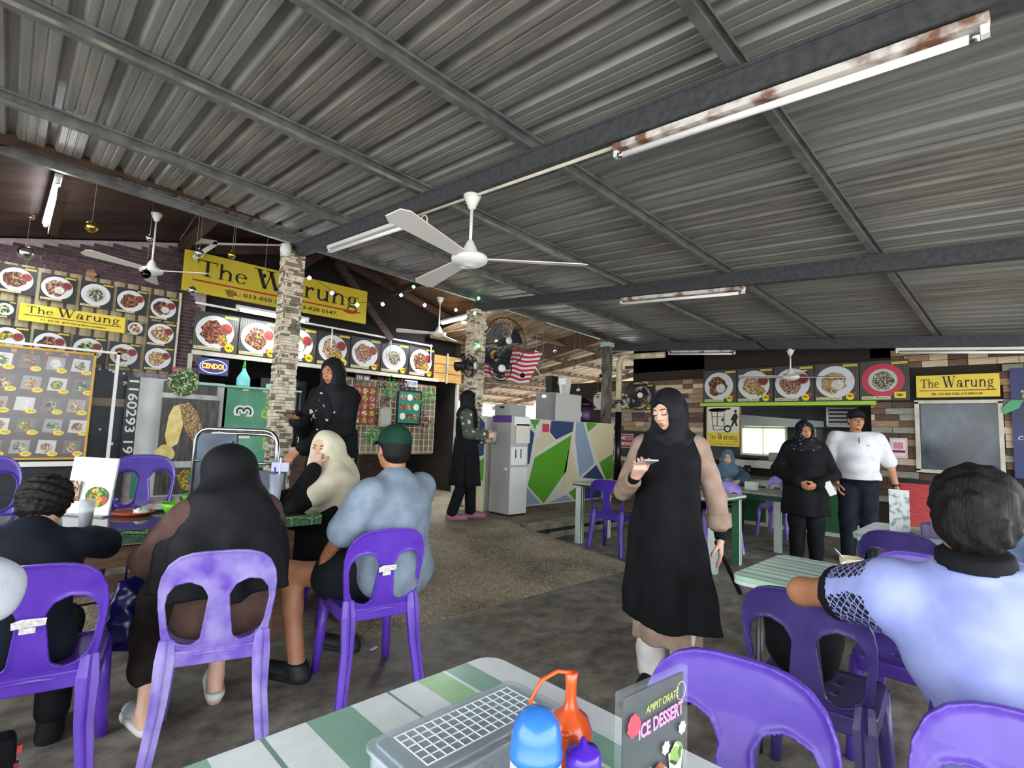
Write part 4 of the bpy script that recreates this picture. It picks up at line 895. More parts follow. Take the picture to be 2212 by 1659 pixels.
# dim room behind the stall so no sky shows through
iw = struct('wall_inner', 'dark inner walls of the house')
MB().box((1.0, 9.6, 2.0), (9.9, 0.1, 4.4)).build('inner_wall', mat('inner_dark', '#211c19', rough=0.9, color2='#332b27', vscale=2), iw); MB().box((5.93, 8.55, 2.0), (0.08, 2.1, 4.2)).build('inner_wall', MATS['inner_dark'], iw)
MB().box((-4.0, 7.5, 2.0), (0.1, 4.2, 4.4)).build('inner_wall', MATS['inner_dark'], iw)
fc = thing('drinks_cabinet', 'dark upright drinks cabinet behind the waitress in floral scarf', 'cabinet', (3.1, 8.5, PZ)); MB().box((0, 0, 0.9), (0.7, 0.5, 1.8)).build('body', mat('cabinet_black', '#0e0e10', rough=0.3), fc); MB().box((0, -0.255, 1.0), (0.58, 0.01, 1.4)).build('glass_door', mat('cab_glass', '#15181b', rough=0.08), fc); MB().box((0.27, -0.27, 1.0), (0.02, 0.02, 0.4)).build('handle', M_chrome, fc)
# ------------------------------------------------------------------ tube lamps
def tube_lamp(p0, p1, lit, label, m=M_rust, power=0.0, drop=1.0):
    p0 = Vector(p0); p1 = Vector(p1); t = thing('tube_lamp', label, 'lamp', tuple((p0+p1)/2)); a = p0-(p0+p1)/2; b_ = -a; d = (b_-a).normalized()
    MB().bar(a, b_, 0.055, 0.035).build('casing', m, t, bevel=0.004)
    dn = Vector((0, 0, -0.045*drop))
    MB().tube([a+d*0.035+dn, b_-d*0.035+dn], 0.0155, 12).build('tube', M_tube_on if lit else M_tube_off, t, smooth=True)
    for q, s in ((a, 1), (b_, -1)):
        h = MB().bar(q+d*s*0.012+dn*1.15, q+d*s*0.012, 0.030, 0.022, up=d).build('tube_holder', M_white, t)
        MB().tube([q+d*s*0.024+dn, q+d*s*0.05+dn], 0.0165, 12).build('end_cap', M_chrome, h, smooth=True)
    if power:
        ld = bpy.data.lights.new('tube_light', 'AREA'); ld.shape = 'RECTANGLE'; ld.size = (p1-p0).length; ld.size_y = 0.05; ld.energy = power; ld.color = (0.92, 0.96, 1.0)
        lo = bpy.data.objects.new('tube_light', ld); link(lo, t); lo.location = (0, 0, -0.09*drop)
        ax = (p1-p0).normalized(); zz = Vector((0, 0, 1)); yy = zz.cross(ax).normalized(); zz = ax.cross(yy)
        lo.rotation_euler = Matrix((ax, yy, zz)).transposed().to_euler()
    return t
def bz(x, y): return beam_z(x, y)-0.14-0.022
tube_lamp((2.16, 1.50, bz(2.16, 1.50)), (2.16, 0.06, bz(2.16, 0.06)), False, 'long unlit tube lamp with rusty casing under the main beam')
tube_lamp((2.16, 4.86, bz(2.16, 4.86)), (2.16, 3.45, bz(2.16, 3.45)), False, 'unlit white tube lamp behind the big ceiling fan', M_white)
tube_lamp((4.89, 3.28, bz(4.89, 3.28)), (4.89, 1.90, bz(4.89, 1.90)), False, 'unlit tube lamp with rusty casing on the middle beam')
tube_lamp((8.36, 4.58, bz(8.36, 4.58)), (8.36, 3.40, bz(8.36, 3.40)), False, 'unlit tube lamp continuing from the cream drain pipe')
tube_lamp((8.36, 1.29, bz(8.36, 1.29)), (8.36, 0.00, bz(8.36, 0.00)), False, 'unlit tube lamp on the far beam above the small yellow sign', M_white)
tube_lamp((0.17, 5.98, 3.45), (0.14, 7.0, 3.28), True, 'glowing tube lamp on the dark plywood ceiling', M_white, 13)
tube_lamp((5.2, 7.1, 3.17), (5.2, 5.95, 3.20), True, 'glowing tube lamp under the bamboo matting', M_white, 26)
tube_lamp((2.03, 7.22, 2.83), (2.98, 7.22, 2.83), True, 'glowing tube lamp tucked under the long yellow sign', M_white, 5)
# ------------------------------------------------------------------ ceiling fans
M_fan = mat('fan_white', '#dcdad6', rough=0.35)
def ceiling_fan(x, y, ztop, zhub, rad, angs, label, s=1.0):
    t = thing('ceiling_fan', label, 'fan', (x, y, zhub)); H = ztop-zhub
    MB().lathe([(0.012*s, H-0.10*s), (0.022*s, H-0.095*s), (0.062*s, H-0.005), (0.058*s, H)], 24).build('canopy', M_fan, t, smooth=True)
    MB().tube([(0, 0, 0.06*s), (0, 0, H-0.09*s)], 0.011*s, 10).build('downrod', M_fan, t, smooth=True)
    MB().lathe([(0.014*s, 0.13*s), (0.022*s, 0.12*s), (0.062*s, 0.035*s), (0.065*s, 0.03*s)], 24).build('motor_cone', M_fan, t, smooth=True)
    MB().lathe([(0.0, -0.058*s), (0.035*s, -0.057*s), (0.04*s, -0.050*s), (0.075*s, -0.046*s), (0.118*s, -0.022*s), (0.125*s, 0.0), (0.118*s, 0.018*s), (0.06*s, 0.032*s), (0.0, 0.033*s)], 32).build('motor', M_fan, t, smooth=True)
    for a in angs:
        ca, sa = math.cos(R_(a)), math.sin(R_(a)); b = MB(); vs = []; n = 12
        for side in (0, 1):
            for i in range(n+1):
                f = i/n; r = 0.12*s+(rad-0.12*s)*f; w_ = (0.045+0.035*f)*s if i < n else 0.05*s
                for e in (-1, 1): vs.append((r*ca-e*w_*sa, r*sa+e*w_*ca, 0.004+e*w_*0.22-0.006*side))
        m = (n+1)*2; fs = []
        for i in range(n):
            fs.append((2*i, 2*i+1, 2*i+3, 2*i+2)); fs.append((m+2*i, m+2*i+2, m+2*i+3, m+2*i+1))
            fs.append((2*i, 2*i+2, m+2*i+2, m+2*i)); fs.append((2*i+1, m+2*i+1, m+2*i+3, 2*i+3))
        fs += [(0, m, m+1, 1), (2*n, 2*n+1, m+2*n+1, m+2*n)]
        b.add(vs, fs); b.build('blade', M_fan, t)
    return t
ceiling_fan(2.16, 2.66, bz(2.16, 2.66)+0.02, 2.50, 0.80, (199, 319, 79), 'big white ceiling fan hanging from the main beam')
ceiling_fan(8.36, 2.58, bz(8.36, 2.58)+0.02, 2.31, 0.72, (118, 298, 208), 'white ceiling fan on the far beam in front of kitchen posters')
ceiling_fan(4.80, 6.60, 3.42, 2.84, 0.66, (150, 270, 30), 'off-white ceiling fan under the bamboo matting', 0.95)
ceiling_fan(1.00, 6.60, 3.55, 2.92, 0.62, (200, 320, 80), 'grey-white ceiling fan in front of the brick wall', 0.9)
# conduit along the main beam
cn = thing('wire_conduit', 'thin white wire conduit under the main beam with a coil', 'conduit', (2.16, 2.5, bz(2.16, 2.5)))
MB().tube([(0, -1.0, 0.012-0.075), (0, 0.0, 0.012), (0, 0.92, 0.012+0.07)], 0.011, 6).build('pipe_run', M_offw, cn, smooth=True); MB().tube([(0.01, 0.75+0.05*math.cos(i*0.7), 0.03+0.05*math.sin(i*0.7)-0.02) for i in range(14)], 0.006, 5).build('coil', M_offw, cn, smooth=True)
cb = MB().tube([(8.32, 3.05, bz(8.32, 3.05)+0.13), (8.30, 2.95, bz(8.3, 2.95)+0.05), (8.30, 2.85, bz(8.3, 2.8)-0.02), (8.31, 2.6, bz(8.3, 2.6)+0.0), (8.33, 2.5, bz(8.3, 2.5)+0.02)], 0.011, 6).build('power_cable', M_black, smooth=True); tag(cb, 'black power cable drooping beside the far ceiling fan', 'cable')
# ------------------------------------------------------------------ wall fans on the lights column
def cage_fan(loc, r, face, label):
    t = thing('cage_fan', label, 'fan', loc, R_(face)); b = MB()
    for k, (rr, y) in enumerate(((r, 0.0), (r*0.98, -0.05), (r*0.75, -0.085), (r*0.5, -0.10), (r*0.28, -0.105), (r*0.8, 0.07), (r*0.45, 0.085))): b.tube([(rr*math.cos(i*math.pi/18), y, rr*math.sin(i*math.pi/18)) for i in range(36)], 0.0075 if k == 0 else 0.0028, 5, closed=True)
    for i in range(36):
        a = i*math.pi/18; c, s = math.cos(a), math.sin(a); b.tube([(0.12*r*c, -0.105, 0.12*r*s), (r*0.75*c, -0.085, r*0.75*s), (r*c, 0, r*s)], 0.0018, 4); b.tube([(r*c, 0, r*s), (r*0.8*c, 0.07, r*0.8*s), (0.2*r*c, 0.09, 0.2*r*s)], 0.0018, 4)
    b.build('wire_cage', M_black, t)['kind'] = 'stuff'
    for i in range(3):
        a0 = i*2.094; bl = MB(); vs = [(0, 0, 0)]
        for j in range(7): a = a0+j*0.16; vs.append((r*0.82*math.cos(a), -0.03+0.01*j, r*0.82*math.sin(a)))
        bl.add(vs, [(0, j, j+1) for j in range(1, 7)]); bl.build('blade', mat('fan_blade_dark', '#23262a', rough=0.4), t, fix=False)
    MB().lathe([(0.0, -0.12), (0.05, -0.115), (0.055, -0.10), (0, -0.10)], 20, rot=Matrix(((1, 0, 0), (0, 0, 1), (0, 1, 0)))).build('badge', M_white, t, smooth=True)
    MB().tube([(0, 0.06, 0), (0, 0.20, 0)], 0.07, 14).build('motor', M_black, t, smooth=True); MB().bar((0, 0.14, 0), (-0.25 if r > 0.25 else 0.12, 0.24, -0.05), 0.03, 0.03).build('arm', M_black, t)
cage_fan((5.27, 5.56, 2.68), 0.36, -12, 'large dark cage fan on the lights column'); cage_fan((5.04, 5.40, 2.23), 0.165, -30, 'small black cage fan in front of the lights column'); cage_fan((4.60, 5.58, 2.24), 0.16, 25, 'small black cage fan turned away behind the lights column')
cage_fan((8.45, 5.25, 2.10), 0.26, -35, 'dark cage fan beside the cream drain pipe')
# ------------------------------------------------------------------ hanging baubles, stars and fairy lights
BB = {'silver': mat('bauble_silver', '#d7d9dc', rough=0.12, metal=1.0), 'gold': mat('bauble_gold', '#c2a14a', rough=0.2, metal=1.0), 'dark': mat('bauble_dark', '#2b2b33', rough=0.08, metal=1.0), 'pink': mat('bauble_pink', '#c98f86', rough=0.2, metal=0.9)}
M_thread = mat('thread', '#8d8a84', rough=0.6)
def bauble(x, y, z, r, k, where, top):
    t = thing('hanging_bauble', '%s round bauble hanging %s' % (k, where), 'bauble', (x, y, z), 0, 'hanging baubles'); MB().lathe([(r*math.sin(math.pi*i/10), -r*math.cos(math.pi*i/10)) for i in range(11)], 16).build('ball', BB[k], t, smooth=True)
    MB().tube([(0, 0, r*0.9), (0, 0, r*1.25)], r*0.22, 8).build('cap', BB['gold'], t); MB().tube([(0, 0, r*1.2), (0.004, 0, top-z)], 0.0016, 4).build('thread', M_thread, t)
for (x, z, r, k, wh) in ((0.03, 2.95, 0.02, 'pink', 'beside the lit plywood ceiling lamp'), (0.41, 2.99, 0.05, 'gold', 'in front of the dark plywood ceiling'), (0.02, 2.65, 0.055, 'silver', 'in front of the first brick wall posters'), (0.83, 3.01, 0.03, 'silver', 'beside the brick wall fan rod'), (0.83, 2.67, 0.042, 'dark', 'in front of the brick wall fan motor'), (1.24, 2.98, 0.04, 'silver', 'above the start of the long yellow sign'), (1.53, 3.04, 0.038, 'gold', 'in front of the long yellow sign top edge'), (1.21, 2.60, 0.038, 'silver', 'below the long yellow sign corner'), (1.86, 2.90, 0.02, 'dark', 'in front of the long yellow sign lettering')):
    bauble(x, 5.73, z, r, k, wh, purl_z(x, 5.73))
for (x, y, z, r, k, wh) in ((5.95, 5.55, 2.62, 0.035, 'silver', 'just above the striped flag'), (6.40, 5.55, 2.70, 0.035, 'silver', 'above the striped flag corner'), (6.9, 5.55, 2.48, 0.03, 'pink', 'beyond the striped flag corner'), (7.05, 5.55, 2.10, 0.036, 'silver', 'over the white appliance box'), (7.6, 5.55, 2.04, 0.036, 'gold', 'over the purple rice cooker'), (7.75, 5.6, 2.42, 0.03, 'dark', 'near the grey wooden post'), (5.6, 5.5, 2.20, 0.04, 'dark', 'in front of the striped flag'), (6.05, 5.5, 2.12, 0.03, 'pink', 'against the striped flag lower edge')):
    bauble(x, y, z, r, k, wh, sheet_z(x, y)+0.01)
for (x, z, w2) in ((1.55, 2.64, 'before the long yellow sign'),):
    t = thing('hanging_star', 'little gold star ornament dangling before the long yellow sign', 'ornament', (x, 5.73, z)); MB().prism(burst(0, 0, 0.045, 6), -0.006, 0.006).build('star', BB['gold'], t); MB().tube([(0, 0, 0.04), (0, 0, purl_z(x, 5.73)-z)], 0.0016, 4).build('thread', M_thread, t)
tw = thing('twig_star', 'brown twig star stuck on the brick wall', 'ornament', (0.575, 7.44, 2.945)); MB().prism(burst(0, 0, 0.055, 5), -0.008, 0.008).build('star', M_wood, tw)
fl_ = thing('fairy_lights', 'string of coloured star fairy lights swagged past the long yellow sign', 'lights', (2.3, 6.0, 3.1))
pts = [(-0.1, 0, 0.10), (0.15, 0, 0.0), (0.44, 0, -0.12), (0.78, 0, -0.20), (1.14, 0, -0.12), (1.41, 0, 0.06), (1.6, 0, 0.22), (1.8, 0, 0.0), (2.45, -0.25, 0.1)]
MB().tube(pts, 0.003, 5).build('cord', M_black, fl_)
cl = {'b': mat('led_blue', '#8f8bff', emit=5), 'w': mat('led_white', '#ffe9df', emit=5), 'g': mat('led_green', '#5fe08a', emit=3), 'r': mat('led_red', '#ff8f80', emit=3)}
for (p, c) in ((pts[1], 'b'), (pts[2], 'b'), (pts[3], 'w'), (pts[4], 'w'), (pts[5], 'b'), (pts[6], 'g'), (pts[7], 'w'), ((2.2, -0.2, -0.02), 'r'), ((2.47, -0.37, 0.18), 'g'), ((2.42, -0.36, -0.05), 'g'), ((2.48, -0.40, -0.52), 'g'), ((-0.10, -0.38, -0.62), 'g')):
    MB().prism(burst(p[0], p[2]-0.03, 0.026, 4), p[1]-0.008, p[1]+0.008).build('light_star', cl[c], fl_)
sc = thing('security_lamp', 'white bulb camera on top of the stone column', 'camera', (2.02, 5.62, 3.20)); MB().lathe([(0, -0.07), (0.045, -0.06), (0.06, 0.0), (0.055, 0.06), (0.03, 0.075), (0, 0.078)], 16).build('globe', M_white, sc, smooth=True); MB().bar((0.03, 0.0, 0.04), (0.10, 0.05, 0.08), 0.02, 0.02).build('bracket', M_black, sc)
zl = thing('angled_bracket', 'bent white lamp bracket above the long yellow sign', 'bracket', (1.45, 7.05, 3.50)); MB().bar((-0.05, 0, 0), (0.25, 0, 0.03), 0.05, 0.05).build('arm', M_white, zl); MB().bar((0.25, 0, 0.03), (0.02, 0, -0.22), 0.05, 0.05).build('arm', M_white, zl)
# flag on a pole
fg = thing('striped_flag', 'red and white striped flag with blue corner draped near the cage fans', 'flag', (5.05, 5.80, 2.12))
cA, cB, cC, cD = Vector((0, 0, 0.06)), Vector((0.05, 0, 0.46)), Vector((1.25, -0.05, 0.56)), Vector((1.00, -0.02, 0.02))
b = MB(); nx, nz = 18, 14; vs = []
for j in range(nz+1):
    for i in range(nx+1):
        u, v = i/nx, j/nz; p = (cA*(1-u)+cD*u)*(1-v)+(cB*(1-u)+cC*u)*v; vs.append((p.x, p.y+0.03*math.sin(u*9+v*2), p.z-0.06*math.sin(math.pi*u)*(1-v)*0.5+0.012*math.sin(u*14)))
fs = []; ms = []
for j in range(nz):
    for i in range(nx):
        fs.append((j*(nx+1)+i, j*(nx+1)+i+1, (j+1)*(nx+1)+i+1, (j+1)*(nx+1)+i)); ms.append(2 if (i < 8 and j > 5) else j % 2)
b.add(vs, fs); b.m = ms
b.build('cloth', [mat('flag_white', '#e3dfe6', rough=0.7), mat('flag_red', '#c2252c', rough=0.7), mat('flag_blue', '#1b1f4a', rough=0.7)], fg, smooth=True, fix=False)
MB().prism([(0.22+0.11*math.cos(a), 0.36+0.09*math.sin(a)) for a in np.linspace(0.8, 5.5, 12)]+[(0.25+0.08*math.cos(a), 0.36+0.07*math.sin(a)) for a in np.linspace(5.4, 0.9, 10)], -0.05, -0.045).build('crescent', mat('flag_gold', '#d6b23a', rough=0.6), fg); MB().prism(burst(0.30, 0.36, 0.06, 11), -0.05, -0.045).build('star', MATS['flag_gold'], fg)
MB().tube([(1.22, 0, 0.5), (1.15, 0, 0.30), (1.28, 0, 0.18), (1.42, 0, 0.15)], 0.012, 6).build('rope', M_offw, fg, smooth=True)
# ------------------------------------------------------------------ painted counter
gw = thing('painted_counter', 'counter wall painted in green blue and cream triangles with white lines', 'counter', (0, 5.50, 0))
MB().box((6.46, 0.06, 0.22+0.665), (3.18, 0.12, 1.33)).build('wall_body', mat('counter_white', '#d9d6c9', rough=0.6), gw)
MB().box((6.54, 0.35, 1.53), (3.0, 0.55, 0.04)).build('counter_top', M_offw, gw)
PCOL = {'green': mat('paint_green', '#5aa22a', rough=0.5), 'blue': mat('paint_blue', '#34496f', rough=0.5), 'cream': mat('paint_cream', '#d9cda5', rough=0.55), 'grey': mat('paint_greyblue', '#93a3bb', rough=0.5)}
for c, P in (('green', [(6.82, 1.32), (6.71, 0.73), (6.18, 0.24), (5.8, 0.53), (5.93, 0.95)]), ('blue', [(6.3, 1.54), (6.88, 1.54), (6.85, 1.38), (6.43, 1.24), (6.27, 1.36)]), ('blue', [(5.40, 1.45), (5.77, 1.42), (5.91, 1.33), (5.82, 0.87), (5.40, 0.6)]), ('green', [(5.80, 1.54), (6.03, 1.54), (5.92, 1.39)]),
             ('cream', [(5.97, 1.34), (6.22, 1.37), (6.40, 1.22), (5.95, 1.01)]), ('grey', [(6.94, 1.54), (7.14, 1.54), (7.48, 0.84), (7.07, 0.62), (6.93, 1.23)]), ('green', [(7.21, 1.54), (7.56, 1.54), (7.28, 1.38)]), ('cream', [(7.62, 1.54), (8.03, 1.54), (8.03, 1.06), (7.60, 0.86), (7.33, 1.35)]), ('green', [(8.03, 1.0), (8.03, 0.56), (7.84, 0.54), (7.62, 0.85)]), ('blue', [(7.53, 0.81), (7.78, 0.55), (7.14, 0.60)]),
             ('cream', [(6.80, 1.22), (7.01, 0.60), (6.56, 0.38)]), ('green', [(6.79, 0.37), (7.08, 0.49), (7.18, 0.24), (6.95, 0.24)]), ('blue', [(7.15, 0.49), (7.70, 0.50), (7.70, 0.24), (7.22, 0.24)]), ('grey', [(5.79, 0.50), (6.10, 0.24), (5.42, 0.24), (5.42, 0.5)]), ('grey', [(6.72, 0.34), (6.90, 0.24), (6.30, 0.24)]), ('green', [(7.76, 0.49), (8.03, 0.50), (8.03, 0.24), (7.76, 0.24)])):
    MB().prism([(x, z) for x, z in P], -0.003, 0.001).build('paint_patch', PCOL[c], gw)
def endp(P, c): MB().add([(4.866, y-5.5, z) for y, z in P], [tuple(range(len(P)))]).build('paint_patch', PCOL[c], gw, fix=False)
MB().box((4.865+0.005, 0.03, 0.885), (0.012, 0.14, 1.33)).build('end_board', MATS['counter_white'], gw)
gw_end = (('blue', [(5.60, 1.54), (5.48, 1.45), (5.48, 1.0), (5.60, 0.97)]), ('green', [(5.60, 0.90), (5.47, 0.96), (5.47, 0.64), (5.60, 0.68)]), ('cream', [(5.60, 0.62), (5.46, 0.58), (5.46, 0.23), (5.60, 0.23)]))
for c, P in gw_end: MB().add([(4.861, y-5.5, z) for y, z in P], [tuple(range(len(P)))]).build('paint_patch', PCOL[c], gw, fix=False)
for x, z, m_ in ((6.17, 1.42, mat('pink_notice', '#d0455a', rough=0.5)), (5.99, 1.36, M_white)):
    MB().box((x, -0.005, z), (0.16 if x > 6.1 else 0.10, 0.003, 0.13 if x > 6.1 else 0.20)).build('notice', m_, gw)
# water dispenser fridge with notices
fr = thing('freezer', 'tall pale grey freezer with paper notices beside the painted counter', 'freezer', (5.05, 5.16, PZ))
MB().box((0, 0, 0.68), (0.34, 0.40, 1.32)).build('body', mat('freezer_grey', '#a8a8a4', rough=0.4), fr, bevel=0.012); MB().box((0, 0, 0.01), (0.30, 0.36, 0.02)).build('plinth', M_black, fr)
for x, z, w_, h_ in ((-0.01, 0.34, 0.33, 0.62), ): MB().box((x, -0.206, z), (w_, 0.012, h_)).build('door', mat('freezer_door', '#cfcec8', rough=0.35), fr, bevel=0.006)
sp = MB().box((-0.035, -0.214, 0.80), (0.30, 0.02, 0.24)).build('slot_panel', M_white, fr)
for x in (-0.10, 0.0): MB().box((x, -0.226, 0.83), (0.014, 0.006, 0.12)).build('slot', M_black, sp)
MB().box((0.045, -0.209, 1.10), (0.27, 0.006, 0.26)).build('paper_notice', mat('notice_cream', '#d6cfc0', rough=0.7), fr); MB().box((0.02, -0.209, 1.27), (0.30, 0.006, 0.12)).build('poster_strip', mat('strip_white', '#e4e6e2', rough=0.6), fr)
MB().box((-0.175, -0.02, 1.29), (0.008, 0.36, 0.09)).build('purple_tape', mat('purple_tape', '#5b3a86', rough=0.4), fr); MB().box((-0.178, -0.12, 0.62), (0.02, 0.05, 0.03)).build('lock', M_white, fr); MB().box((-0.174, 0.13, 1.08), (0.006, 0.09, 0.30)).build('side_notice', mat('side_note', '#8d9096', rough=0.5), fr)
cr = thing('plastic_crate', 'light grey plastic crate on top of the freezer', 'crate', (5.03, 5.15, PZ+1.34))
for c, s in (((0, -0.15, 0.075), (0.30, 0.012, 0.15)), ((0, 0.15, 0.075), (0.30, 0.012, 0.15)), ((-0.15, 0, 0.075), (0.012, 0.30, 0.15)), ((0.15, 0, 0.075), (0.012, 0.30, 0.15)), ((0, 0, 0.01), (0.30, 0.30, 0.012))): MB().box(c, s).build('crate_wall', mat('crate_grey', '#9d9b99', rough=0.5), cr)
MB().box((-0.158, 0, 0.11), (0.006, 0.08, 0.03)).build('hand_hole', M_black, cr)
ab = thing('appliance_box', 'grey and white dispenser box on the painted counter', 'appliance', (6.72, 5.80, 1.553)); MB().box((0.12, 0, 0.23), (0.70, 0.42, 0.46)).build('casing', mat('box_white', '#c9c9c2', rough=0.5), ab, bevel=0.01); MB().box((-0.235, 0, 0.23), (0.02, 0.43, 0.47)).build('dark_door', mat('box_grey', '#5d5d5f', rough=0.5), ab, bevel=0.008); MB().box((-0.25, 0.02, 0.40), (0.012, 0.09, 0.05)).build('latch', M_white, ab)
for x, mm, lb in ((6.62, M_black, 'black tapered bin standing on the dispenser box'), (6.98, M_white, 'white tapered bin standing on the dispenser box')):
    MBo = MB().lathe([(0, 0), (0.085, 0), (0.115, 0.28), (0.105, 0.28), (0.08, 0.02), (0, 0.02)], 4, rot=Matrix.Rotation(math.pi/4, 3, 'Z')).build('tapered_bin', mm, loc=(x, 5.80, 2.022)); tag(MBo, lb, 'bin')
rc = thing('rice_cooker', 'dark purple rice cooker beside the dispenser box', 'rice cooker', (7.52, 5.80, 1.555))
MB().lathe([(0, 0), (0.18, 0), (0.20, 0.05), (0.20, 0.24), (0.18, 0.28), (0, 0.28)], 24).build('pot', mat('cooker_purple', '#3a1d44', rough=0.3), rc, smooth=True); MB().lathe([(0.19, 0.28), (0.17, 0.36), (0.10, 0.43), (0, 0.45)], 24).build('lid', mat('cooker_dark', '#1c1017', rough=0.25), rc, smooth=True); MB().tube([(0.0, 0.205, 0.12), (0.0, 0.25, 0.20), (0, 0.20, 0.27)], 0.014, 6).build('handle', mat('cooker_pink', '#8d5a74', rough=0.4), rc, smooth=True); MB().box((-0.19, -0.05, 0.14), (0.03, 0.10, 0.08)).build('display', M_white, rc)
# ------------------------------------------------------------------ kitchen wall dressing
RB = -math.pi/2
bpn = [('beef', 'Nasi Kuning Ayam', 'RM12', 'dark beef plate', None), ('fried', 'Nasi Lalap Ayam', 'RM15', 'rice mound and chicken plate', None), ('red', 'Ayam Penyet', 'RM17', 'smashed chicken with sauce bowl', None), ('noodle', 'Nasi Goreng Ayam', 'RM12', 'fried rice with drumstick', None), ('soup', 'Soto Ayam', 'RM5', 'soto noodle soup in red bowl', mat('red_bowl', '#b2243c', rough=0.4))]
for i, (d, cpt, prc, nm, rim) in enumerate(bpn):
    poster((XB-0.05, 4.21-0.596*(i+0.5), 2.265), RB, 0.585, 0.575, d, cpt, prc, 'kitchen wall poster of %s' % nm, ribbed=True, group='dish posters over the serving opening', rim=rim, side=(i in (1, 2)), badge='card' if i == 4 else 'oval')
for (y, w_, h_, z, d, nm) in ((6.44, 0.42, 0.42, 2.06, 'rice', 'white food and tomato'), (5.88, 0.34, 0.34, 2.05, 'chili', 'orange snacks'), (5.46, 0.50, 0.52, 2.11, 'chili', 'red chili satay sticks')):
    poster((XB-0.05, y, z), RB, w_, h_, d, 'Menu', 'RM', 'kitchen wall poster of %s near the drain pipe' % nm, ribbed=False, side=False)
gs = MB().box((0, 0, 0), (0.10, 2.62, 0.055)).build('lime_ledge', mat('lime_paint', '#9cc43a', rough=0.5), loc=(XB-0.05, 2.94, 1.945)); tag(gs, 'lime green ledge under the kitchen wall posters', 'ledge')
wsign('shop_sign', 'yellow shop sign on wooden blocks over the dark window', (XB-0.06, 0.745, 2.16), RB, 0.84, 0.30, M_yel2, 'TEL: 013-850 5288, 013-878 0147', thick=0.02)
cs = thing('cart_sign', 'hanging sign with black food cart drawing and yellow foot', 'sign', (XB-0.10, 3.83, 1.555), RB)
MB().box((0, 0, 0.125), (0.56, 0.02, 0.45)).build('cream_panel', mat('sign_cream', '#d3cdb9', rough=0.5), cs); MB().box((0, 0, -0.215), (0.56, 0.02, 0.235)).build('yellow_panel', M_yel2, cs)
for x in (-0.29, 0.29): MB().box((x, 0, 0), (0.02, 0.03, 0.68)).build('side_strip', M_wood, cs)
warung(cs, -0.25, 0.25, -0.215, M_ink, -0.0125, cap=0.10); MB().box((0, -0.0115, -0.25), (0.52, 0.002, 0.006)).build('underline', M_red, cs); text_obj('013-850 5288, 013-878 0147', 0.03, M_ink, cs, 0, -0.295, -0.0125, fit=0.42)
ct = MB(); bar2 = lambda x0, z0, x1, z1, w_: ct.bar((x0, -0.0125, z0), (x1, -0.0125, z1), 0.003, w_, up=(-(z1-z0), 0, x1-x0))
for s in ((-0.20, 0.26, -0.18, 0.02), (0.02, 0.24, 0.02, 0.02), (-0.18, 0.02, 0.10, 0.0), (-0.20, 0.18, 0.02, 0.17), (-0.10, 0.26, -0.10, 0.02), (-0.18, 0.02, -0.16, -0.06), (-0.16, -0.06, 0.02, -0.04)): bar2(*s, 0.010)
ct.poly(circle(-0.10, 0.29, 0.16, 0.035, 20), -0.0135); ct.poly([(-0.24, 0.27), (0.14, 0.30), (0.12, 0.33), (-0.22, 0.31)], -0.0135)
for i in range(18):
    a, c = i*math.pi/9, (i+1)*math.pi/9; ct.poly([(0.08+0.065*math.cos(a), -0.03+0.065*math.sin(a)), (0.08+0.065*math.cos(c), -0.03+0.065*math.sin(c)), (0.08+0.04*math.cos(c), -0.03+0.04*math.sin(c)), (0.08+0.04*math.cos(a), -0.03+0.04*math.sin(a))], -0.0135)
ct.poly([(0.13, 0.12), (0.18, 0.22), (0.23, 0.24), (0.26, 0.18), (0.23, 0.10), (0.25, 0.02), (0.22, 0.02), (0.20, 0.08), (0.16, 0.0), (0.13, 0.0), (0.17, 0.11)], -0.0135); ct.poly(circle(0.215, 0.27, 0.025), -0.0135); ct.poly([(-0.04, 0.10), (0.0, 0.16), (0.02, 0.10)], -0.0135)
o = ct.build('cart_drawing', M_ink, cs, fix=False)
nsm = thing('no_smoking_sign', 'red NO SMOKING sign on dark board near the drain pipe', 'sign', (XB-0.05, 5.80, 1.24), RB); MB().box((0, 0, 0), (0.30, 0.012, 0.27)).build('panel', M_white, nsm); MB().box((0, -0.0075, 0), (0.28, 0.003, 0.25)).build('red_field', mat('warn_red', '#9c1f30', rough=0.5), nsm)
text_obj('NO', 0.10, M_white, nsm, -0.06, 0.055, -0.0105, bold=0.003, fit=0.12); text_obj('SMOKING', 0.085, M_white, nsm, 0, -0.06, -0.0105, bold=0.002, fit=0.25)
MB().tube([(0.075+0.04*math.cos(i*math.pi/10), -0.011, 0.055+0.04*math.sin(i*math.pi/10)) for i in range(20)], 0.005, 5, closed=True).build('ban_ring', M_white, nsm); MB().bar((0.047, -0.011, 0.083), (0.103, -0.011, 0.027), 0.008, 0.003).build('ban_bar', M_white, nsm)
bd = MB().box((0, 0, 0), (0.02, 0.78, 0.62)).build('dark_board', mat('board_dark', '#16201d', rough=0.5), loc=(XB-0.03, 5.65, 1.13)); tag(bd, 'dark green board behind the red warning sign', 'board')
qn = thing('framed_notice', 'pink and white paper notice pinned on wooden blocks', 'notice', (XB-0.05, 1.385, 1.31), RB); MB().box((0, 0, 0), (0.20, 0.008, 0.28)).build('paper', mat('notice_pink', '#dcc0c4', rough=0.6), qn); MB().box((0, -0.006, 0), (0.15, 0.003, 0.22)).build('inner_sheet', M_white, qn); MB().box((0, -0.009, -0.045), (0.15, 0.002, 0.035)).build('red_bar', mat('notice_red', '#8e2346', rough=0.5), qn); MB().box((0, -0.0085, 0.035), (0.11, 0.002, 0.09)).build('pink_patch', mat('notice_patch', '#c98a9a', rough=0.6), qn)
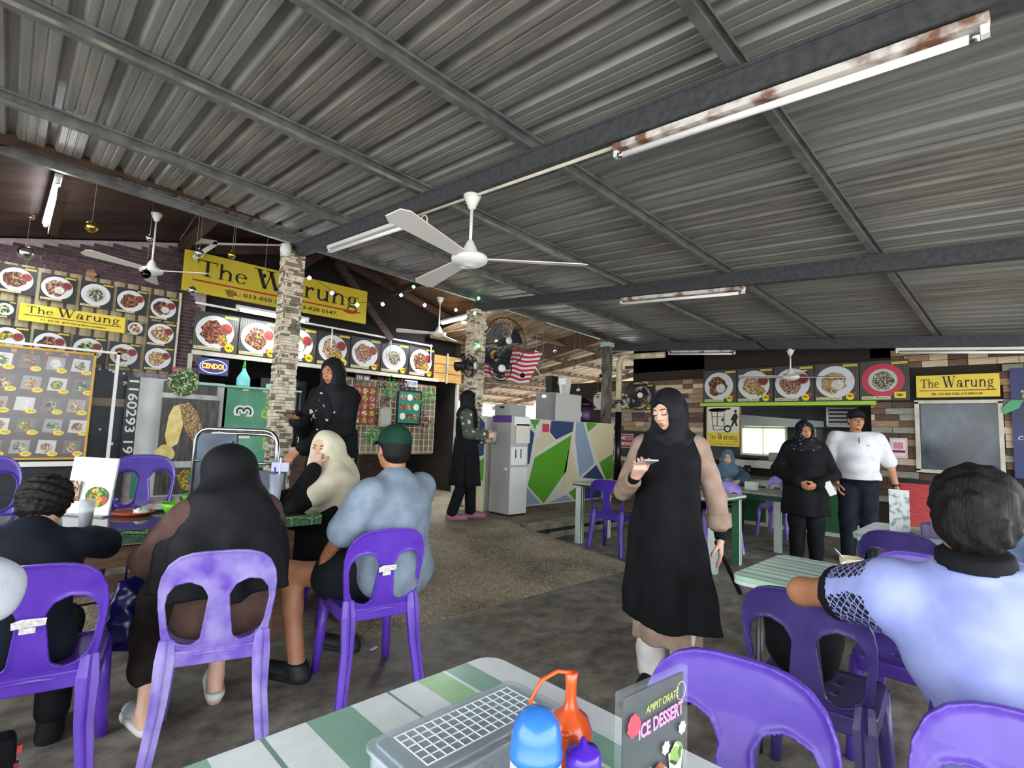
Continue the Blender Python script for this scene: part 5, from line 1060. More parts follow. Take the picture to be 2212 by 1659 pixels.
mn = thing('drinks_banner', 'tall navy banner with cendol cups and burger beside the dark window', 'banner', (XB-0.06, -0.08, 1.68), RB)
MB().box((0, 0, 0), (0.62, 0.012, 1.36)).build('cloth', mat('banner_navy', '#1d2148', rough=0.4, color2='#2a2f66', vscale=3), mn); b = MB(); b.poly([(-0.31, 0.28), (-0.20, 0.28), (-0.24, 0.18), (-0.38, 0.10), (-0.40, 0.18)], -0.02); b.build('folded_corner', mat('corner_green', '#4d9a6e', rough=0.5), mn, fix=False)
MB().poly([(-0.22, 0.40), (-0.19, 0.20), (-0.03, 0.20), (0.0, 0.40)], -0.008).build('cup_photo', FOODS['green'], mn, fix=False); MB().poly(blob(-0.11, 0.58, 0.085, 3), -0.008).build('round_photo', FOODS['red'], mn, fix=False); MB().poly(blob(-0.09, -0.02, 0.11, 4), -0.008).build('burger_photo', FOODS['veg'], mn, fix=False); MB().poly([(-0.22, -0.26), (-0.16, -0.46), (0.0, -0.46), (0.04, -0.26), (-0.09, -0.18)], -0.008).build('cup_photo', FOODS['rice'], mn, fix=False)
for z, s in ((0.12, 'Cendol'), (-0.19, 'Cendol Burger'), (-0.54, 'Jagung')): text_obj(s, 0.07, M_white, mn, -0.06, z, -0.010, shear=0.2)
for x, z in ((0.02, 0.47), (-0.14, 0.06)): MB().poly(burst(x, z, 0.03, 4), -0.009).build('spark', M_white, mn, fix=False)
# inside the kitchen
lv = thing('exhaust_louver', 'white exhaust louver inside the kitchen opening', 'vent', (9.9, 2.28, 1.80), RB); MB().box((0, 0.02, 0), (0.42, 0.02, 0.34)).build('back_plate', mat('vent_dark', '#2c3236', rough=0.6), lv)
for i in range(5): MB().box((0, -0.01, -0.13+i*0.065), (0.38, 0.035, 0.022), Matrix.Rotation(R_(25), 3, 'X')).build('slat', M_white, lv)
for c, s in (((0, 0, 0.17), (0.44, 0.04, 0.03)), ((0, 0, -0.17), (0.44, 0.04, 0.03)), ((0.21, 0, 0), (0.03, 0.04, 0.34)), ((-0.21, 0, 0), (0.03, 0.04, 0.34))): MB().box(c, s).build('vent_frame', M_white, lv)
hd = thing('cooker_hood', 'pale sheet metal hood over the garden window', 'hood', (10.6, 3.55, 1.62)); MB().prism([(-0.6, 0), (0.9, 0), (0.9, 0.10), (-0.6, 0.22)], -0.3, 0.3).build('canopy', mat('hood_white', '#c4c7c2', rough=0.4), hd); MB().box((0.72, 0, -0.24), (0.06, 0.4, 0.42)).build('side_sheet', M_white, hd)
for o_ in (hd,): o_.rotation_euler = (0, 0, RB)
sw = thing('serving_shelf', 'white serving shelf across the kitchen opening', 'shelf', (XB-0.06, 3.25, 1.0)); MB().box((0, 0, 0), (0.30, 1.20, 0.035)).build('board', M_offw, sw); MB().box((-0.13, 0, -0.05), (0.02, 1.20, 0.10)).build('front_strip', M_offw, sw)
tr = MB().box((0, 0, 0), (0.18, 0.26, 0.14)).build('steel_tray', mat('steel_warm', '#9d9a92', rough=0.3, metal=0.8), loc=(XB-0.05, 2.95, 1.09), bevel=0.01); tag(tr, 'ribbed steel food tray on the serving shelf', 'tray')
pn = MB().lathe([(0, 0), (0.10, 0), (0.16, 0.03), (0.15, 0.035), (0, 0.012)], 20, sx=0.7, sy=1.5).build('black_pan', M_black, loc=(XB-0.06, 3.42, 1.02)); tag(pn, 'flat black pan on the serving shelf', 'pan')
cf = thing('kitchen_cabinet', 'green and white cabinet row under the serving opening', 'cabinet', (8.72, 2.95, 0)); MB().box((0.04, 0, 0.38), (0.38, 2.4, 0.72)).build('body', M_offw, cf)
for i in range(4): MB().box((-0.155, -0.88+i*0.59, 0.36), (0.02, 0.46, 0.56)).build('door', mat('cab_green', '#2a5a34', rough=0.5), cf)
MB().box((0.03, 0, 0.76), (0.44, 2.5, 0.04)).build('worktop', mat('worktop_brown', '#5d5348', rough=0.6), cf)
# far table goods
tz = 0.70
pk = thing('pink_tray', 'bright pink rectangular tray on the green-banded table', 'tray', (6.98, 3.35, tz))
for c, s in (((0, 0, 0.008), (0.30, 0.40, 0.012)), ((0.145, 0, 0.05), (0.012, 0.40, 0.09)), ((-0.145, 0, 0.05), (0.012, 0.40, 0.09)), ((0, 0.195, 0.05), (0.30, 0.012, 0.09)), ((0, -0.195, 0.05), (0.30, 0.012, 0.09))): MB().box(c, s).build('tray_side', mat('hot_pink', '#d83a72', rough=0.4), pk)
def cup(loc, r0, r1, h, m, label, cat='cup', name='cup', par=None):
    o = MB().lathe([(0, 0), (r0, 0), (r1, h), (r1-0.004, h), (r0-0.004, 0.006), (0, 0.006)], 18).build(name, m, par, smooth=True, loc=loc)
    return tag(o, label, cat)
cup((8.60, 2.75, 0.78), 0.07, 0.10, 0.12, mat('mauve_bowl', '#8d5a70', rough=0.4), 'mauve bowl on the kitchen worktop', 'bowl', 'bowl'); tb = MB().lathe([(0, 0), (0.10, 0), (0.15, 0.08), (0.14, 0.08), (0, 0.02)], 18, sy=1.5).build('napkin_basket', M_white, loc=(8.55, 2.35, 0.78)); tag(tb, 'white napkin basket on the kitchen worktop', 'basket')
cup((8.58, 3.30, 0.78), 0.05, 0.055, 0.16, M_black, 'black cutlery pot on the kitchen worktop'); cup((7.25, 2.32, tz), 0.032, 0.042, 0.15, mat('milk_tea', '#a58a66', rough=0.3), 'milky tea glass on the green-banded table', 'glass', 'drink_glass')
bx = MB().box((0, 0, 0.05), (0.10, 0.14, 0.10)).build('tissue_pack', mat('pack_green', '#d5dccf', rough=0.6), loc=(7.15, 2.70, tz)); tag(bx, 'small white tissue box on the green-banded table', 'box')
bk = MB().box((0, 0, 0.012), (0.24, 0.18, 0.022)).build('flat_folder', M_black, loc=(7.05, 2.95, tz)); tag(bk, 'flat black folder on the green-banded table', 'folder')
rbd = thing('red_menu_board', 'red hand-written menu on black stand beside the white-shirt man', 'menu board', (8.2, 1.10, 0), RB); MB().box((0, 0, 0.60), (0.46, 0.04, 0.66), Matrix.Rotation(R_(-8), 3, 'X')).build('stand', M_black, rbd); MB().box((-0.02, -0.03, 0.60), (0.34, 0.01, 0.56), Matrix.Rotation(R_(-8), 3, 'X')).build('red_sheet', mat('red_menu', '#a82a2c', rough=0.5, color2='#c24a48', vscale=30, stretch=(0.3, 1, 5)), rbd)
for s in (-1, 1): MB().tube([(s*0.2, 0.02, 0.3), (s*0.22, 0.10, 0.0)], 0.015, 6).build('leg', M_black, rbd)
# ------------------------------------------------------------------ things on the near table
NT = 0.75
M_clear = mat('clear_plastic', '#c3ccd2', rough=0.22, alpha=0.30, spec=0.7); M_clear2 = mat('clear_lid', '#b9c4cc', rough=0.16, alpha=0.36, spec=0.7)
bx = thing('cutlery_box', 'clear plastic cutlery box with grid lid on the striped table', 'box', (0.667, 0.752, NT))
def shell(pts_fn, z0, z1, t_, m, nm, par, open_top=True):
    b = MB(); P = pts_fn(0); Q = pts_fn(t_); n = len(P)
    vs = [(x, y, z0) for x, y in P]+[(x, y, z1) for x, y in P]+[(x, y, z1) for x, y in Q]+[(x, y, z0+t_) for x, y in Q]
    fs = [(i, (i+1) % n, n+(i+1) % n, n+i) for i in range(n)]+[(n+i, n+(i+1) % n, 2*n+(i+1) % n, 2*n+i) for i in range(n)]+[(2*n+i, 2*n+(i+1) % n, 3*n+(i+1) % n, 3*n+i) for i in range(n)]+[tuple(range(n))[::-1], tuple(range(3*n, 4*n))]
    b.add(vs, fs); return b.build(nm, m, par)
shell(lambda d: rrect(0, 0, 0.345-2*d, 0.150-2*d, 0.02), 0.001, 0.052, 0.003, M_clear, 'tray', bx)
ld = MB(); ld.hprism(rrect(0, 0, 0.362, 0.165, 0.026, 5), 0.053, 0.060); ld.hprism(rrect(0, 0, 0.335, 0.140, 0.022, 5), 0.060, 0.066); ld = ld.build('lid', M_clear2, bx, bevel=0.002)
g_ = MB()
for i in range(15): g_.box((-0.135+i*0.0193, 0, 0.0668), (0.0016, 0.098, 0.0016))
for i in range(6): g_.box((0, -0.049+i*0.0196, 0.0668), (0.272, 0.0016, 0.0016))
g_.build('grid_ribs', mat('rib_white', '#e4eaee', rough=0.3), ld)['kind'] = 'stuff'
for i in range(12):
    y = -0.055+0.010*i; x0 = random.uniform(-0.15, -0.11); L = random.uniform(0.19, 0.24)
    sp_ = MB().box((x0+L/2, y, 0.016+0.008*(i % 3)), (L*0.72, 0.007, 0.0025), Matrix.Rotation(R_(random.uniform(-6, 6)), 3, 'Z')); sp_.lathe([(0, 0), (0.009, 0.002), (0, 0.005)], 10, (x0+L*0.92, y, 0.014+0.008*(i % 3)), sx=2.0)
    sp_.build('spoon', M_chrome, bx)
cd_ = thing('sauce_caddy', 'black wire sauce caddy on the striped table', 'caddy', (0.640, 0.510, NT))
for c, s in (((0, 0, 0.004), (0.20, 0.125, 0.006)), ((0, -0.062, 0.04), (0.20, 0.004, 0.012)), ((0, 0.062, 0.04), (0.20, 0.004, 0.012)), ((0.1, 0, 0.04), (0.004, 0.125, 0.012)), ((-0.1, 0, 0.04), (0.004, 0.125, 0.012))): MB().box(c, s).build('rail', M_black, cd_)
for i in range(6):
    for sy in (-1, 1): MB().box((-0.09+i*0.036, sy*0.062, 0.022), (0.006, 0.004, 0.04)).build('rib', M_black, cd_)
b1 = thing('sauce_bottle', 'clear sauce bottle with blue domed cap', 'bottle', (0.575, 0.512, NT+0.008)); MB().lathe([(0, 0), (0.034, 0), (0.036, 0.006), (0.036, 0.142), (0.033, 0.146)], 24).build('body', mat('milky_plastic', '#c9d3dc', rough=0.3, alpha=0.75), b1, smooth=True); MB().lathe([(0.0372, 0.140), (0.0375, 0.150), (0.0358, 0.153), (0.0352, 0.170), (0.031, 0.186), (0.022, 0.198), (0.009, 0.206), (0, 0.207)], 28).build('cap', mat('blue_cap', '#2f6fc2', rough=0.3, coat=0.3), b1, smooth=True)
b2 = thing('sauce_bottle', 'orange squeeze bottle with long looped spout', 'bottle', (0.683, 0.538, NT+0.008)); MB().lathe([(0, 0), (0.032, 0), (0.033, 0.005), (0.033, 0.085)], 24).build('body', mat('orange_clear', '#c9b4a0', rough=0.3, alpha=0.7), b2, smooth=True)
oc = MB().lathe([(0.0335, 0.075), (0.0345, 0.10), (0.0345, 0.128), (0.028, 0.146), (0.013, 0.158), (0.009, 0.172), (0.0085, 0.195), (0.0105, 0.212), (0.008, 0.214), (0, 0.213)], 28).build('cap', mat('orange_cap', '#d9531a', rough=0.3, coat=0.3), b2, smooth=True)
MB().tube([(0.0, 0, 0.212), (-0.02, 0.012, 0.216), (-0.045, 0.024, 0.205), (-0.060, 0.032, 0.175), (-0.055, 0.022, 0.145)], 0.0032, 7).build('strap', MATS['orange_cap'], b2, smooth=True); MB().lathe([(0, 0), (0.006, 0.002), (0.006, 0.008), (0, 0.01)], 10, (-0.029, -0.014, 0.130)).build('stopper', MATS['orange_cap'], oc, smooth=True)
b3 = thing('sauce_bottle', 'small sauce bottle with purple pointed cap', 'bottle', (0.636, 0.476, NT+0.008)); MB().lathe([(0, 0), (0.024, 0), (0.025, 0.10)], 20).build('body', mat('grey_clear', '#b9b4b4', rough=0.3, alpha=0.7), b3, smooth=True); MB().lathe([(0.0255, 0.085), (0.026, 0.135), (0.022, 0.143), (0.006, 0.148), (0.003, 0.158), (0, 0.159)], 24).build('cap', mat('purple_cap', '#4a1fa8', rough=0.25, coat=0.3), b3, smooth=True)
am = thing('acrylic_menu', 'clear acrylic stand with chalk-style ice dessert menu', 'menu stand', (0.766, 0.440, NT), R_(-6)); MB().box((0, 0, 0.112), (0.172, 0.012, 0.222)).build('acrylic', mat('acrylic', '#dfe8ea', rough=0.06, alpha=0.06, spec=0.8), am, bevel=0.002); MB().box((0, 0.012, 0.004), (0.172, 0.06, 0.006)).build('foot', MATS['acrylic'], am)
mc = MB().box((0.002, 0.0, 0.110), (0.152, 0.003, 0.204)).build('menu_card', mat('chalk_card', '#2b2d2f', rough=0.45, color2='#3a3c3e', vscale=20), am)
yM = -0.0085
text_obj('AMPIT ORATE', 0.016, mat('chalk_lime', '#b9d14a', rough=0.6), mc, 0.012, 0.187, yM, shear=0.2, fit=0.085, rot=0.05); text_obj('ICE DESSERT', 0.028, mat('chalk_pink', '#e48ad0', rough=0.6), mc, 0.010, 0.160, yM, fit=0.115, rot=0.05, bold=0.001)
MB().poly(blob(-0.058, 0.172, 0.018, 1), yM).build('hair_patch', mat('print_pinkred', '#c2434f', rough=0.6), mc, fix=False)
MB().tube([(0.062+0.012*math.cos(i*0.4), yM, 0.190+0.014*math.sin(i*0.4)) for i in range(16)], 0.0006, 4, closed=True).build('badge_ring', M_cap, mc)
for i, (x, z) in enumerate(((-0.042, 0.052), (0.004, 0.075), (0.048, 0.092))):
    cu = MB().poly([(x-0.020, z+0.012), (x-0.013, z-0.034), (x+0.013, z-0.034), (x+0.020, z+0.012)], yM).build('cup_print', mat('cup_pale', '#cfd8b8', rough=0.5), mc, fix=False)
    MB().poly(blob(x, z+0.006, 0.020, i+20), yM-0.0004).build('dessert_print', FOODS[('veg', 'red', 'green')[i]], cu, fix=False); MB().poly(burst(x+0.018, z+0.040, 0.011, 7), yM).build('chalk_burst', M_white, mc, fix=False)
for x, y in ((0.995-0.07, 0.90), (0.93, 0.79)): tag(MB().lathe([(0, 0), (0.006, 0.001), (0.005, 0.006), (0, 0.008)], 6).build('food_crumb', mat('crumb', '#d8c63a', rough=0.7), loc=(x-0.02, y, NT+0.0)), 'tiny yellow food crumb %s' % ('just off the cutlery box far corner' if y > 0.85 else 'near the striped table side edge'), 'crumb')
# ------------------------------------------------------------------ wooden table by the brick wall
TT = 0.76
wt = thing('wooden_table', 'long plank table under green patterned cloth with glass top', 'table', (0.31, 3.76, 0))
M_cloth = mat('green_pattern', '#7db489', rough=0.5)
def _cl():
    N, L, b = nodes_of(M_cloth); tc = N.new('ShaderNodeTexCoord'); mp = N.new('ShaderNodeMapping'); mp.inputs['Scale'].default_value = (1, 1, 1); L.new(tc.outputs['Object'], mp.inputs[0])
    v = N.new('ShaderNodeTexVoronoi'); v.inputs['Scale'].default_value = 9; v.feature = 'DISTANCE_TO_EDGE'; v.inputs['Randomness'].default_value = 0.35; L.new(mp.outputs[0], v.inputs['Vector'])
    r = ramp(N, [(0.0, '#8fc78f'), (0.055, '#8fc78f'), (0.06, '#12241a'), (0.085, '#12241a'), (0.09, '#5f8f6c')], 'CONSTANT'); L.new(v.outputs['Distance'], r.inputs[0])
    v2 = N.new('ShaderNodeTexVoronoi'); v2.inputs['Scale'].default_value = 90; L.new(mp.outputs[0], v2.inputs['Vector']); r2 = ramp(N, [(0.3, '#ffffff'), (0.6, '#4a5c50')]); L.new(v2.outputs['Distance'], r2.inputs[0])
    mx = N.new('ShaderNodeMixRGB'); mx.blend_type = 'MULTIPLY'; mx.inputs[0].default_value = 0.6; L.new(r.outputs[0], mx.inputs[1]); L.new(r2.outputs[0], mx.inputs[2]); L.new(mx.outputs[0], b.inputs['Base Color'])
_cl()
MB().box((0, 0, TT-0.035), (2.52, 0.82, 0.064)).build('cloth', M_cloth, wt, bevel=0.006); MB().box((0, 0, TT-0.001), (2.50, 0.80, 0.006)).build('glass_top', mat('table_glass', '#3d4a42', rough=0.06, color2='#55635a', vscale=4), wt)
M_tw = mat('table_wood', '#5b4032', rough=0.7, color2='#7a5a46', vscale=5, stretch=(1, 6, 6))
for x in (-1.1, 1.05):
    for y in (-0.33, 0.33): MB().box((x, y, 0.33), (0.10, 0.08, 0.66)).build('leg', M_tw, wt)
for z in (0.62, 0.47, 0.32, 0.17): MB().box((-0.28, -0.34 if z > 0.6 else 0.30, z), (2.0 if z > 0.6 else 1.6, 0.03, 0.10)).build('plank', M_tw, wt)
MB().box((0.90, -0.34, 0.62), (0.36, 0.03, 0.09)).build('plank', M_tw, wt)
ms = thing('menu_stand', 'white glossy table menu card standing on the green cloth table', 'menu stand', (0.42, 3.98, TT+0.003), R_(-52)); MB().box((0, 0, 0.17), (0.30, 0.012, 0.335), Matrix.Rotation(R_(-6), 3, 'X')).build('card', mat('glossy_card', '#d9d6d0', rough=0.12), ms); MB().box((0, 0.0, 0.006), (0.30, 0.12, 0.008)).build('base_plate', mat('acrylic_base', '#b5bcb9', rough=0.1, alpha=0.6), ms)
MB().poly(circle(0.06, 0.11, 0.075, 0.06, 20), -0.022).build('bowl_print', FOODS['veg'], ms, fix=False); MB().poly([(-0.13, 0.20), (-0.05, 0.20), (-0.06, 0.08), (-0.11, 0.08)], -0.024).build('cup_print', FOODS['red'], ms, fix=False)
def bowl(x, y, z, r, h, m, label, rz=0):
    o = MB().lathe([(0, 0), (r*0.45, 0), (r*0.45, h*0.14), (r*0.62, h*0.25), (r*0.9, h*0.7), (r, h), (r-0.004, h), (r*0.85, h*0.65), (r*0.5, h*0.28), (0, h*0.25)], 26).build('plastic_bowl', m, smooth=True, loc=(x, y, z)); return tag(o, label, 'bowl')
M_lime = mat('lime_plastic', '#6cc22a', rough=0.3)
bowl(0.80, 3.66, TT+0.003, 0.085, 0.085, M_lime, 'lime green bowl in front on the green cloth table'); bowl(0.98, 3.98, TT+0.003, 0.09, 0.09, M_lime, 'lime green bowl standing behind the other lime bowl'); bowl(-0.12, 3.72, TT+0.003, 0.085, 0.085, M_lime, 'lime green bowl beyond the boy in navy')
def plate(x, y, r, m, label):
    t = thing('plate', label, 'plate', (x, y, TT+0.003)); MB().lathe([(0, 0), (r*0.6, 0), (r, 0.018), (r, 0.022), (r*0.6, 0.006), (0, 0.005)], 28).build('dish', m, t, smooth=True); return t
t = plate(0.62, 3.86, 0.11, mat('orange_plate', '#d2501e', rough=0.35), 'bright orange plate with crumpled tissue on green cloth table'); t = plate(1.08, 3.78, 0.13, M_white, 'white plate with leftovers on the green cloth table'); t2 = plate(0.80, 4.02, 0.12, M_white, 'white plate heaped with rice behind the lime bowl')
def lump(x, y, z, r, m, par, seed, nm='food_heap'):
    rd = random.Random(seed); b = MB(); n = 12; prof = [(0, 0)]; b.lathe([(r, 0), (r*0.85, r*0.35), (r*0.5, r*0.55), (0, r*0.62)], 12)
    b.v = [(p[0]*rd.uniform(0.75, 1.2), p[1]*rd.uniform(0.75, 1.2), p[2]*rd.uniform(0.7, 1.3)) for p in b.v]; return b.build(nm, m, par, smooth=True, loc=(x, y, z))
lump(0, 0, 0.006, 0.07, FOODS['rice'], t2, 2); lump(-0.03, 0.02, 0.006, 0.05, FOODS['fried'], t, 3); lump(0.04, 0.0, 0.006, 0.045, FOODS['rice'], t, 4)
tn = thing('crumpled_tissue', 'crumpled white tissue on the orange plate', 'tissue', (0.65, 3.82, TT+0.02)); lump(0, 0, 0, 0.045, M_white, tn, 8, 'tissue')
for (x, y, a) in ((0.64, 3.93, 30), (0.90, 3.90, 55)):
    sp_ = MB().bar((0, 0, 0.03), (0.14*math.cos(R_(a)), 0.14*math.sin(R_(a)), 0.06), 0.007, 0.002); sp_.lathe([(0, 0), (0.016, 0.002), (0, 0.006)], 10, (0, 0, 0.026)); tag(sp_.build('steel_spoon', M_chrome, loc=(x, y, TT)), 'steel spoon resting on the %s' % ('orange plate' if a == 30 else 'rice plate'), 'spoon')
cup((1.34, 3.72, TT+0.003), 0.032, 0.046, 0.115, mat('mint_cup', '#6fbfa6', rough=0.35), 'mint green plastic cup on the green cloth table')
tg = thing('tall_glass', 'tall tapered glass with a little milky drink and a purple straw', 'glass', (1.30, 3.47, TT+0.003)); M_gl = mat('drink_glass', '#d3dae2', rough=0.05, alpha=0.35, spec=0.9)
MB().lathe([(0, 0), (0.030, 0), (0.030, 0.015), (0.022, 0.03), (0.028, 0.05), (0.043, 0.255), (0.040, 0.255), (0.025, 0.05), (0, 0.045)], 22).build('glass', M_gl, tg, smooth=True); MB().lathe([(0, 0.05), (0.026, 0.05), (0.030, 0.10), (0, 0.10)], 20).build('drink', mat('milky_drink', '#cfc4c4', rough=0.3), tg, smooth=True); MB().tube([(0.0, 0, 0.06), (-0.012, 0.004, 0.30)], 0.006, 8).build('straw', mat('purple_straw', '#5b4fb5', rough=0.4), tg, smooth=True); MB().tube([(0.01, 0, 0.06), (0.02, 0.0, 0.36)], 0.006, 8).build('straw', mat('white_straw', '#dfe3ea', rough=0.3), tg, smooth=True)
dg = thing('brown_drink', 'glass of brown drink in front of the boy in navy', 'glass', (0.36, 3.50, TT+0.003)); MB().lathe([(0, 0), (0.028, 0), (0.036, 0.15), (0.033, 0.15), (0.026, 0.006), (0, 0.006)], 18).build('glass', M_gl, dg, smooth=True); MB().lathe([(0, 0.008), (0.0255, 0.008), (0.029, 0.085), (0, 0.085)], 18).build('drink', mat('brown_tea', '#6b5242', rough=0.3), dg, smooth=True)
cup((1.44, 3.82, TT+0.003), 0.035, 0.06, 0.03, M_white, 'small white saucer stacked behind the mint cup', 'saucer', 'saucer')
# chrome trolley behind the table
tr = thing('metal_trolley', 'chrome-framed trolley with blue-grey panels behind the cloth table', 'trolley', (1.45, 4.68, PZ), R_(-45))
M_pan = mat('trolley_panel', '#3f4b58', rough=0.5, color2='#56626e', vscale=4)
def loop(x0, x1, y, z0, z1, r=0.10): return [(x0, y, z0), (x0, y, z1-r)]+[(x0+r-r*math.cos(R_(a)), y, z1-r+r*math.sin(R_(a))) for a in (30, 60, 90)]+[(x1-r+r*math.sin(R_(a)), y, z1-r+r*math.cos(R_(a))) for a in (0, 30, 60, 90)]+[(x1, y, z0)]
MB().tube(loop(-0.28, 0.38, -0.18, 0.0, 1.06), 0.016, 10).build('front_frame', M_chrome, tr, smooth=True); MB().tube(loop(-0.44, 0.22, 0.18, 0.0, 1.02), 0.016, 10).build('rear_frame', M_chrome, tr, smooth=True)
MB().box((-0.22, 0.0, 0.76), (0.36, 0.03, 0.52)).build('grey_panel', M_pan, tr); MB().box((0.20, -0.06, 0.66), (0.42, 0.03, 0.14)).build('grey_panel', M_pan, tr)
for z in (0.20, 0.46, 0.80): MB().tube([(-0.28, -0.18, z), (0.38, -0.18, z)], 0.011, 8).build('cross_bar', M_chrome, tr, smooth=True)
MB().tube([(0.02, -0.18, 0.46), (0.02, -0.18, 0.97)], 0.012, 8).build('upright', M_chrome, tr, smooth=True); MB().box((0.05, 0, 0.22), (0.60, 0.34, 0.02)).build('shelf', M_chrome, tr)
for x, y in ((-0.28, -0.18), (0.38, -0.18), (-0.44, 0.18), (0.22, 0.18)): MB().lathe([(0, 0), (0.02, 0.0), (0.02, 0.03), (0, 0.03)], 10, (x, y, 0.0)).build('caster', M_black, tr)
# ------------------------------------------------------------------ tables on the other side
cc = thing('coffee_cup', 'white coffee cup with spoon on the fine-striped table', 'cup', (2.80, 0.62, NT)); MB().lathe([(0, 0), (0.030, 0), (0.040, 0.02), (0.048, 0.085), (0.045, 0.085), (0.036, 0.02), (0, 0.012)], 24).build('bowl', mat('cup_cream', '#d8c5a3', rough=0.3), cc, smooth=True); MB().lathe([(0, 0.068), (0.043, 0.068)], 24).build('coffee', mat('coffee_milk', '#a57f56', rough=0.2), cc); MB().tube([(-0.042, 0.012, 0.072), (-0.072, 0.02, 0.066), (-0.078, 0.02, 0.04), (-0.05, 0.014, 0.022), (-0.038, 0.012, 0.02)], 0.005, 7).build('handle', M_white, cc, smooth=True); MB().tube([(0.0, 0.01, 0.05), (-0.03, 0.06, 0.125)], 0.004, 6).build('spoon', M_chrome, cc, smooth=True)
m2 = thing('menu_stand', 'narrow white menu card on black base beside the condiment basket', 'menu stand', (4.48, 0.70, NT), R_(-80)); MB().box((0, 0, 0.15), (0.115, 0.012, 0.285)).build('card', mat('menu_white', '#cdd2cd', rough=0.3, color2='#7d8a86', vscale=24, lo=0.5, hi=0.62), m2); MB().lathe([(0, 0), (0.08, 0), (0.075, 0.008), (0, 0.008)], 20).build('base', M_black, m2)
bk = thing('condiment_basket', 'mauve ribbed condiment basket on the far striped table', 'basket', (4.50, 0.47, NT)); shell(lambda d: rrect(0, 0, 0.18-2*d, 0.22-2*d, 0.015), 0.0, 0.085, 0.004, mat('mauve_plastic', '#75688a', rough=0.5, color2='#5c5070', vscale=30, stretch=(3, 3, 0.2)), 'tub', bk)
j1 = thing('condiment_jar', 'peach-capped condiment jar in the mauve basket', 'jar', (4.49, 0.50, NT+0.006)); MB().lathe([(0, 0), (0.035, 0), (0.036, 0.09)], 18).build('body', mat('jar_clear', '#d5d3cc', rough=0.2, alpha=0.7), j1, smooth=True); MB().lathe([(0.037, 0.085), (0.036, 0.13), (0.022, 0.155), (0.01, 0.165), (0, 0.166)], 18).build('cap', mat('peach_cap', '#e0b094', rough=0.4), j1, smooth=True)
j2 = thing('condiment_jar', 'pink condiment bottle in the mauve basket', 'jar', (4.50, 0.41, NT+0.006)); MB().lathe([(0, 0), (0.026, 0), (0.028, 0.10), (0.015, 0.125), (0, 0.127)], 16).build('body', mat('pink_bottle', '#c97a8a', rough=0.4), j2, smooth=True)
kt = thing('black_kettle', 'black jug with curved handle behind the condiment basket', 'jug', (4.70, 0.50, NT)); MB().lathe([(0, 0), (0.05, 0), (0.045, 0.10), (0.028, 0.16), (0.04, 0.24), (0, 0.25)], 18).build('body', M_black, kt, smooth=True); MB().tube([(0, -0.03, 0.23), (0, -0.09, 0.24), (0, -0.11, 0.20)], 0.010, 7).build('handle', mat('jug_handle', '#2a2440', rough=0.3), kt, smooth=True)
# ------------------------------------------------------------------ people
def V3(*a): return np.array(a, float)
def nrm(v): return v/(np.linalg.norm(v)+1e-12)
def fr3(zd, xd):
    z = nrm(np.array(zd, float)); x = np.array(xd, float); x = nrm(x-z*(x@z)); y = np.cross(z, x); return np.stack([x, y, z], 1)
def stand(H=1.65):
    k = H/1.7; J = dict(pelvis=V3(0, 0, .95), waist=V3(0, 0.0, 1.10), chest=V3(0, 0, 1.26), neck=V3(0, -.015, 1.43), head=V3(0, .015, 1.585))
    for n, s in (('R', 1), ('L', -1)):
        J['sh'+n] = V3(s*.165, -.01, 1.375); J['el'+n] = V3(s*.225, -.03, 1.10); J['wr'+n] = V3(s*.24, .03, .86); J['hd'+n] = V3(s*.0, .05, -1)
        J['hp'+n] = V3(s*.085, 0, .91); J['kn'+n] = V3(s*.095, .02, .49); J['an'+n] = V3(s*.10, -.02, .075); J['to'+n] = V3(s*.115, .15, .03)
    for a in J:
        if not a.startswith('hd'): J[a] = J[a]*k
    J['k'] = k; J['Rh'] = np.eye(3); return J
def sit(H=1.65, seat=0.44, lean=0.0):
    k = H/1.7; J = stand(H); d = seat+0.10*k-J['pelvis'][2]
    for a in ('pelvis', 'waist', 'chest', 'neck', 'head', 'shR', 'shL', 'elR', 'elL', 'wrR', 'wrL', 'hpR', 'hpL'):
        J[a] = J[a]+V3(0, 0, d); J[a][1] += lean*max(0, J[a][2]-(seat+0.1))
    for n, s in (('R', 1), ('L', -1)):
        J['hp'+n][2] = seat+0.085; J['kn'+n] = V3(s*.12, .40*k, seat+.05); J['an'+n] = V3(s*.12, .38*k, .08); J['to'+n] = V3(s*.13, .38*k+.16, .03)
    return J
def euler(yaw=0, pitch=0, roll=0):
    """yaw + = towards the left, pitch + = looking down, roll + = towards the right shoulder"""
    m = Matrix.Rotation(R_(yaw), 3, 'Z') @ Matrix.Rotation(R_(-pitch), 3, 'X') @ Matrix.Rotation(R_(roll), 3, 'Y'); return np.array(m)
